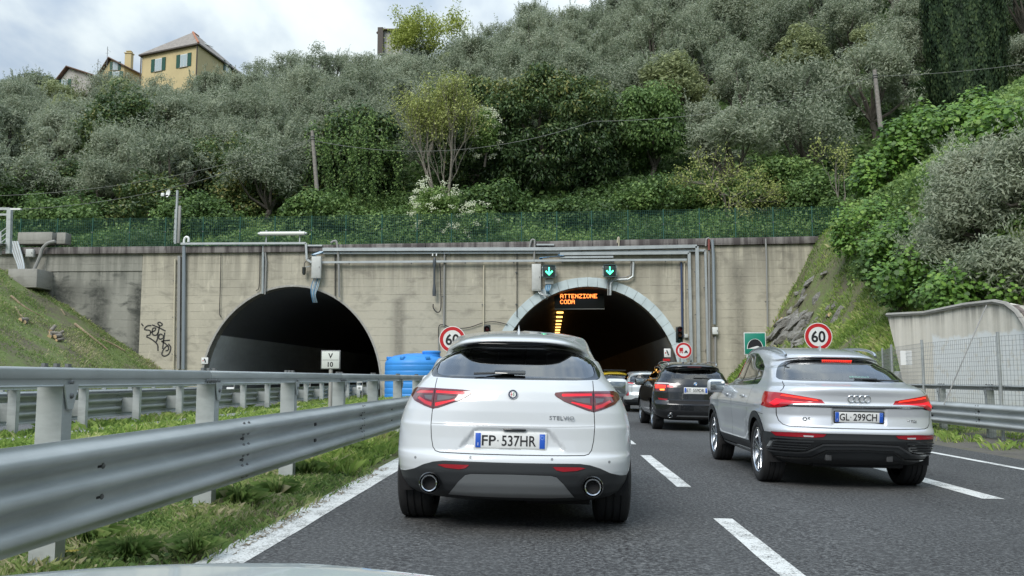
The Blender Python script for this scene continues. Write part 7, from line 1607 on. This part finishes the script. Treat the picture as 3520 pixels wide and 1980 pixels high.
for i, (px, py, y, R3, lab) in enumerate([(3460, 930, 29.5, (1.7, 1.1, 1.0), 'low grey olive branches just above the concrete portal wall'), (3240, 850, 34, (1.3, 1.0, 1.2), 'grey-green olive shrub left of the foreground olive'), (3400, 620, 34, (2.0, 1.2, 1.5), 'upper crown of grey olive below the fig'), (3370, 770, 31.5, (2.2, 1.3, 1.9), 'large grey-green olive in the right foreground'), (3290, 545, 35.5, (.9, .8, .8), 'grey olive growing through the fig at right'), (3530, 640, 30, (1.4, 1.0, 1.9), 'grey olive crown at the right edge of the frame')]):
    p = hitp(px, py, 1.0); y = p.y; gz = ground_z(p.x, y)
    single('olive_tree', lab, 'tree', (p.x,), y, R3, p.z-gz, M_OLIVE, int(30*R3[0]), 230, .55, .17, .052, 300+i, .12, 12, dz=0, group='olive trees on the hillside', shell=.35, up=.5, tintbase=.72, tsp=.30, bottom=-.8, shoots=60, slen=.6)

p = hitp(3060, 900, .4); gz = ground_z(p.x, p.y); single('bush', 'bushy green scrub at the top of the grassy right bank', 'bush', (p.x,), p.y, (1.5, 1.2, .9), p.z-gz, M_BUSH, 46, 170, .5, .14, .09, 700, .05, 5, dz=0, up=.6, shell=.45, bottom=-.8, tintbase=.45, tsp=.34, group='bushes on the right bank')
p = hitp(3130, 1000, .4); gz = ground_z(p.x, p.y); single('bush', 'scrub at the upper left corner of the portal wall', 'bush', (p.x,), p.y, (1.2, 1.0, .6), p.z-gz, M_BUSH, 46, 170, .5, .14, .09, 701, .05, 5, dz=0, up=.6, shell=.45, bottom=-.8, tintbase=.4, tsp=.34, group='bushes on the right bank')
p = hitp(3300, 1010, .4); gz = ground_z(p.x, p.y); single('bush', 'dark scrub along the top of the portal wall', 'bush', (p.x,), p.y, (1.5, 1.0, .6), p.z-gz, M_BUSH, 46, 170, .5, .14, .09, 702, .05, 5, dz=0, up=.6, shell=.45, bottom=-.8, tintbase=.34, tsp=.34, group='bushes on the right bank')
p = hitp(2870, 760, .4); gz = ground_z(p.x, p.y); single('bush', 'scrub hanging over the right end of the wall coping', 'bush', (p.x,), p.y, (1.6, 1.2, 1.3), p.z-gz, M_BUSH, 46, 170, .5, .14, .09, 703, .05, 5, dz=0, up=.6, shell=.45, bottom=-.8, tintbase=.5, tsp=.34, group='bushes on the right bank')
# ---------------------------------------------------------------- ground cover that nobody could count
def scatter(name, n, fx, fy, m, L, Wd, hfun=None, seed=1, blade=False, tint=.5, ts=.25, zf=None, mask=None, lean=.5, patch=.5, pscale=.6, normal_up=.6):
    g = np.random.default_rng(seed); X = fx(g, n); Y = fy(g, n, X); zf = zf or ground_z
    if mask is not None:
        k = np.array([mask(a, b, g) for a, b in zip(X, Y)]); X, Y = X[k], Y[k]
    n = len(X); Z = np.array([zf(a, b) for a, b in zip(X, Y)]); pn = np.array([fnoise(a, b, pscale, 3.3) for a, b in zip(X, Y)])
    T = np.clip(tint+g.normal(size=n)*ts+pn*patch*.6, 0, 1)
    if blade:
        H = L*(.45+.9*g.random(n))*(1+.55*pn); a = g.random(n)*2*PI; w = Wd*(.6+.8*g.random(n)); ln = lean*(g.random(n)**.7)*H; b = g.random(n)*2*PI
        dx, dy = np.cos(a)*w/2, np.sin(a)*w/2; V = np.empty((n, 4, 3)); base = np.stack([X, Y, Z-.01], 1); V[:, 0] = base-np.stack([dx, dy, 0*dx], 1); V[:, 1] = base+np.stack([dx, dy, 0*dx], 1)
        mid = np.stack([np.cos(b)*ln*.35, np.sin(b)*ln*.35, H*.6], 1); tip = np.stack([np.cos(b)*ln, np.sin(b)*ln, H*(1-.25*ln/np.maximum(H, .01))], 1); V[:, 2] = base+tip; V[:, 3] = base-np.stack([dx, dy, 0*dx], 1)*.8+mid
        me = quads_np(name, V, m, 4, T)
    else:
        Hh = hfun(X, Y) if hfun is not None else .3; P = np.stack([X, Y, Z+Hh*g.random(n)], 1); me = quads_np(name, leafquads(P, unit(rdir(n, g)+[0, -.2, normal_up]), L, Wd, g), m, 4, T)
    o = link(name, me); o['kind'] = 'stuff'; return o
U = lambda a, b: (lambda g, n, X=None: a+(b-a)*g.random(n))
def wedge(y0, y1, p=1.0):
    def fy(g, n): return y0+(y1-y0)*g.random(n)**p
    return fy
def frustum(n, y0, y1, px0, px1, g, p=1.0):
    Y = y0+(y1-y0)*g.random(n)**p; k0, k1 = at(px0, 700, 1).x, at(px1, 700, 1).x; return (k0+(k1-k0)*g.random(n))*Y, Y
_c = {}
def fr_x(key, y0, y1, px0, px1, p=1.0):
    def f(g, n): _c[key] = frustum(n, y0, y1, px0, px1, g, p); return _c[key][0]
    return f
def fr_y(key): return lambda g, n, X: _c[key][1]
mound = lambda X, Y: .35+.9*np.clip(np.array([fnoise(a, b, .28, 7) for a, b in zip(X, Y)])+.35, 0, 1.2)
scatter('undergrowth', 70000, fr_x('u1', 47.0, 57, -60, 2960), fr_y('u1'), M_BUSH, .19, .12, mound, 401, tint=.26, ts=.22, patch=1.2, pscale=.22)
scatter('undergrowth', 60000, fr_x('u2', 55, 122, -60, 3600, 1.3), fr_y('u2'), M_BUSH, .40, .22, lambda X, Y: .9, 402, tint=.2, ts=.22)
scatter('undergrowth', 60000, fr_x('u3', 23, 46.5, 2900, 3700), fr_y('u3'), M_BUSH, .17, .10, lambda X, Y: .9, 403, tint=.62, ts=.25, patch=1.0, mask=lambda a, b, g: (a-toe_r(b)) > 3.9+.8*fnoise(a, b, .5, 2) and a < 30)
def gmask(a, b, g):
    d = a-toe_r(b)
    if d < -.3: return False
    if d > 4.4: return g.random() < .35
    rock = math.exp(-((d-3.0)/1.5)**2)*max(0, 1-abs(b-43)/4.6)*1.6
    return g.random() > rock and (fnoise(a, b, .8, 5)+.45 > g.random()*.6)
scatter('grass', 150000, U(8.2, 17.5), U(23.5, 46), M_GRASS, .17, .022, seed=404, blade=True, tint=.42, ts=.2, mask=gmask, lean=1.0, patch=.9, pscale=.5)
def lmask(a, b, g): return -30 < a < -17.9 and fnoise(a, b, .55, 11)+.30 > g.random()*.8 and proj((a, b, 3))[0] > -80
scatter('grass', 90000, U(-30, -18), U(30, 46), M_GRASSD, .12, .018, seed=405, blade=True, tint=.66, ts=.22, mask=lmask, lean=1.1, patch=1.0, pscale=.4)
def nearx(g, n): return -2.08-(6.6)*g.random(n)**1.25
def neary(g, n, X): return 3.6+6.9*g.random(n)
def medmask(a, b, g):
    if -8.8 < a < -8.1: return g.random() < .05
    e = min(1, max(.04, (-2.05-a)/.5)); return g.random() < e*(.45+.8*(fnoise(a, b, 1.3, 6)+.35)) and proj((a, b, .1))[0] > -60
scatter('grass', 110000, nearx, neary, M_GRASSD, .075, .0048, seed=406, blade=True, tint=.55, ts=.25, zf=verge_z, mask=medmask, lean=1.0, patch=1.0, pscale=1.6)
scatter('grass', 90000, lambda g, n: -2.25-7.4*g.random(n)**1.1, lambda g, n, X: 10+35.5*g.random(n)**1.4, M_GRASS, .17, .016, seed=407, blade=True, tint=.50, ts=.2, zf=verge_z, mask=medmask, lean=1.0, patch=.8, pscale=.9)
def clover_m(a, b, g): return fnoise(a, b, 1.1, 21) > -.05 and proj((a, b, .1))[0] > -60 and a < -2.25
scatter('weeds', 26000, nearx, lambda g, n, X: 3.6+9*g.random(n), M_GRASSD, .035, .028, lambda X, Y: .05, 408, tint=.5, ts=.25, zf=verge_z, mask=clover_m, normal_up=1.4)
def litter_m(a, b, g): return fnoise(a, b, 2.1, 31) > .0 
scatter('dry_litter', 12000, lambda g, n: -2.02-2.6*g.random(n)**1.3, lambda g, n, X: 3.6+12*g.random(n), mat('dry_leaf_litter', (.20, .16, .10), .9), .05, .012, lambda X, Y: .012, 409, zf=verge_z, mask=litter_m, normal_up=2.5)
scatter('grass', 9000, U(7.9, 9.9), U(9, 34), M_GRASS, .16, .018, seed=410, blade=True, tint=.55, zf=lambda a, b: -.155+.05*max(0, a-8), mask=lambda a, b, g: fnoise(a, b, .8, 14) > -.02+.25*(a < 8.5) and a > 8.0, lean=1.1)
# tall tussocks in the verge
def tussock(px, py, n, H, sp, label, seed, m=M_GRASSD, tint=.5):
    p = gp(px, py, .08); g = np.random.default_rng(seed); a = g.random(n)*2*PI; rr = sp*.35*g.random(n)**.7; X, Y = np.cos(a)*rr, np.sin(a)*rr; h = H*(.5+.6*g.random(n)); out = np.stack([np.cos(a), np.sin(a)], 1)*(sp*g.random(n)[:, None]**.8)
    V = np.empty((n, 4, 3)); w = .006; s_ = np.stack([-np.sin(a), np.cos(a), 0*a], 1)*w; base = np.stack([X, Y, 0*X], 1); mid = base+np.stack([out[:, 0]*.35, out[:, 1]*.35, h*.75], 1); tip = base+np.stack([out[:, 0], out[:, 1], h*(1-.35*np.linalg.norm(out, axis=1)/sp)], 1)
    V[:, 0] = base-s_; V[:, 1] = base+s_; V[:, 2] = tip; V[:, 3] = mid-s_; o = link('grass_tussock', quads_np('grass_tussock', V, m, 4, np.clip(tint+g.normal(size=n)*.18, 0, 1)), loc=p); tag(o, label, 'grass tuft', 'grass tussocks in the verge')
for i, q in enumerate([(820, 1745, 300, .20, .22, 'large dark grass tussock right of the second rail post foot'), (300, 1880, 340, .17, .2, 'dark tussock with yellow flowers by the first rail post foot'), (440, 1915, 260, .14, .18, 'tussock just right of the first rail post foot'), (670, 1900, 240, .13, .16, 'tussock near the start of the white edge line'),
        (1060, 1640, 260, .2, .2, 'tall tussock under the middle of the near rail'), (1200, 1560, 200, .2, .2, 'tussock below the far part of the near rail'), (950, 1700, 200, .17, .2, 'pale-bladed tussock under the near rail'), (150, 1475, 220, .3, .25, 'tall bright tussock behind the rail at far left'), (640, 1440, 200, .25, .25, 'tussock behind the rail left of the marker post'), (860, 1400, 180, .25, .2, 'tussock in the median grass near the marker post')]):
    tussock(*q, 500+i)
def flower(px, py, z, label, k=1.0):
    p = gp(px, py, z); e = empty('yellow_flower', p, label=label, cat='flower', group='yellow flowers in the verge'); b = B()
    for r_ in range(10): a = 2*PI*r_/10; b.add([(0, 0, 0), (.022*k*math.cos(a-.25), .022*k*math.sin(a-.25), .006), (.028*k*math.cos(a), .028*k*math.sin(a), .004), (.022*k*math.cos(a+.25), .022*k*math.sin(a+.25), .006)], [(0, 1, 2, 3)])
    b.build('petals', mat('yellow_petal', (.75, .55, .02), .5), e); b = B(); b.tube([(0, 0, 0), (.01, 0, -z+.05)], .0025, 5); b.build('stem', M_BUSH, e)
flower(248, 1896, .17, 'biggest yellow flower by the first rail post foot', 1.5); flower(150, 1910, .14, 'small yellow flower left of the first rail post foot'); flower(200, 1897, .16, 'small yellow flower between two others by the first post foot')
flower(1223, 1576, .14, 'left one of two yellow flowers near the edge line', 1.5); flower(1242, 1575, .14, 'right one of two yellow flowers near the edge line', 1.5); flower(1352, 1530, .12, 'lone yellow flower close to the white car')
# cut branches, logs and stones
def branch(name, label, pts, y, r, m=None, dy=0, group=None, cat='branch'):
    P = []
    for px, py in pts:
        d = ray(px, py); best = None
        for k in range(240):
            t = 20+k*.16; q = Vector((0, 0, CAM_H))+d*(t/d.y)
            if q.z < ground_z(q.x, q.y)+.02: best = q; break
        P.append((best or at(px, py, y))+Vector((0, -.05, .06)))
    b = B(); o0 = P[0].copy(); b.tube(smoothline([p-o0 for p in P], 4) if len(P) > 2 else [p-o0 for p in P], r, 7, r2=r*.5); tag(b.build(name, m or mat('cut_wood', (.26, .20, .13), .85, var=.3, vscale=6), loc=o0, smooth=True), label, cat, group)
branch('fallen_branch', 'long cut branch lying down the left bank', [(260, 1118), (300, 1150), (345, 1185), (372, 1207)], 42, .07, group='cut branches on the banks'); branch('fallen_branch', 'forked cut branch near the foot of the left bank', [(355, 1172), (395, 1190), (432, 1210)], 42, .06, group='cut branches on the banks')
branch('fallen_branch', 'thin branch above the log pile on the left bank', [(40, 1022), (90, 1062), (150, 1095)], 42, .06, group='cut branches on the banks'); branch('fallen_branch', 'dark branch left of centre on the left bank', [(55, 1062), (75, 1092), (118, 1118)], 42, .06, group='cut branches on the banks')
branch('fallen_branch', 'short pale stick high on the left bank', [(212, 1068), (226, 1088)], 42, .05, group='cut branches on the banks'); branch('fallen_branch', 'pale bare branch hanging over the right bank', [(3102, 930), (3118, 965), (3132, 990)], 36, .035, M_BARKL, group='cut branches on the banks'); branch('fallen_branch', 'second pale bare branch on the right bank, nearly level', [(3100, 928), (3150, 940), (3190, 945)], 36, .03, M_BARKL, group='cut branches on the banks')
branch('fallen_branch', 'long pale fallen stem across the right bank scrub', [(3045, 985), (3095, 990), (3112, 975)], 36, .03, M_BARKL, group='cut branches on the banks')
M_LOGEND = mat('fresh_cut_wood', (.58, .42, .24), .7, var=.2)
def logs(label, px, py, n, sp, seed):
    g = np.random.default_rng(seed)
    for k in range(n):
        a, b_ = px+g.normal()*sp, py+g.normal()*sp*.5; d = ray(a, b_); q = None
        for j in range(260):
            t = 20+j*.12; w_ = Vector((0, 0, CAM_H))+d*(t/d.y)
            if w_.z < ground_z(w_.x, w_.y): q = w_; break
        if q is None: continue
        r = .06+.05*g.random(); L = .3+.3*g.random(); e = empty('cut_log', q+Vector((0, -.1, r)), (g.normal()*.3, g.normal()*.2, g.normal()*.6), label=label, cat='log', group='cut logs on the banks'); b = B(); b.cyl((0, L/2, 0), r, L, 'y', 12); b.build('bark', M_BARKL, e, smooth=True); b = B(); b.lathe([(0, -.006), (r*.94, -.004), (r*.94, .01)], axis='y', n=12); b.build('cut_end', M_LOGEND, e)
logs('fresh cut log in the pile on the left bank', 190, 1158, 9, 20, 91); logs('fresh cut log end beside the wall on the right bank', 2672, 1105, 6, 10, 92); logs('cut log stump on the right bank above the 60 sign', 2845, 1088, 3, 5, 93); logs('cut stub in the dark twig heap on the left bank', 75, 1112, 3, 12, 94)
def rocks(n, seed):
    g = np.random.default_rng(seed); k = 0
    for _ in range(n*6):
        y = 38+8*g.random(); d = 1.6+3.0*g.random()
        if g.random() > math.exp(-((d-3.0)/1.3)**2)*max(.1, 1-abs(y-43)/5): continue
        x = toe_r(y)+d; z = rock_disp(x, y); s = .16+.36*g.random()**2; b = B(); b.sphere((0, 0, 0), s, 8, (1.7, 1.0, .5)); 
        b.v = [v*(1+.75*mnoise.noise(v*4.5+Vector((k*3.1, 0, 0)))) for v in b.v]
        tag(b.build('rock', M_ROCK, loc=(x, y, z), rot=(g.normal()*.25, -.7+g.normal()*.25, g.normal()*.4)), ('grey rock in the stony patch right beside the wall end' if d < 2.6 else 'grey rock in the upper stony patch below the vines' if z > 6 else 'grey rock in the lower stony patch above the 60 sign'), 'rock', 'rocks on the right bank'); k += 1
        if k >= n: break
rocks(46, 95)
white_suv(); silver_coupe(); black_suv(); silver_hatch(); yellow_car()
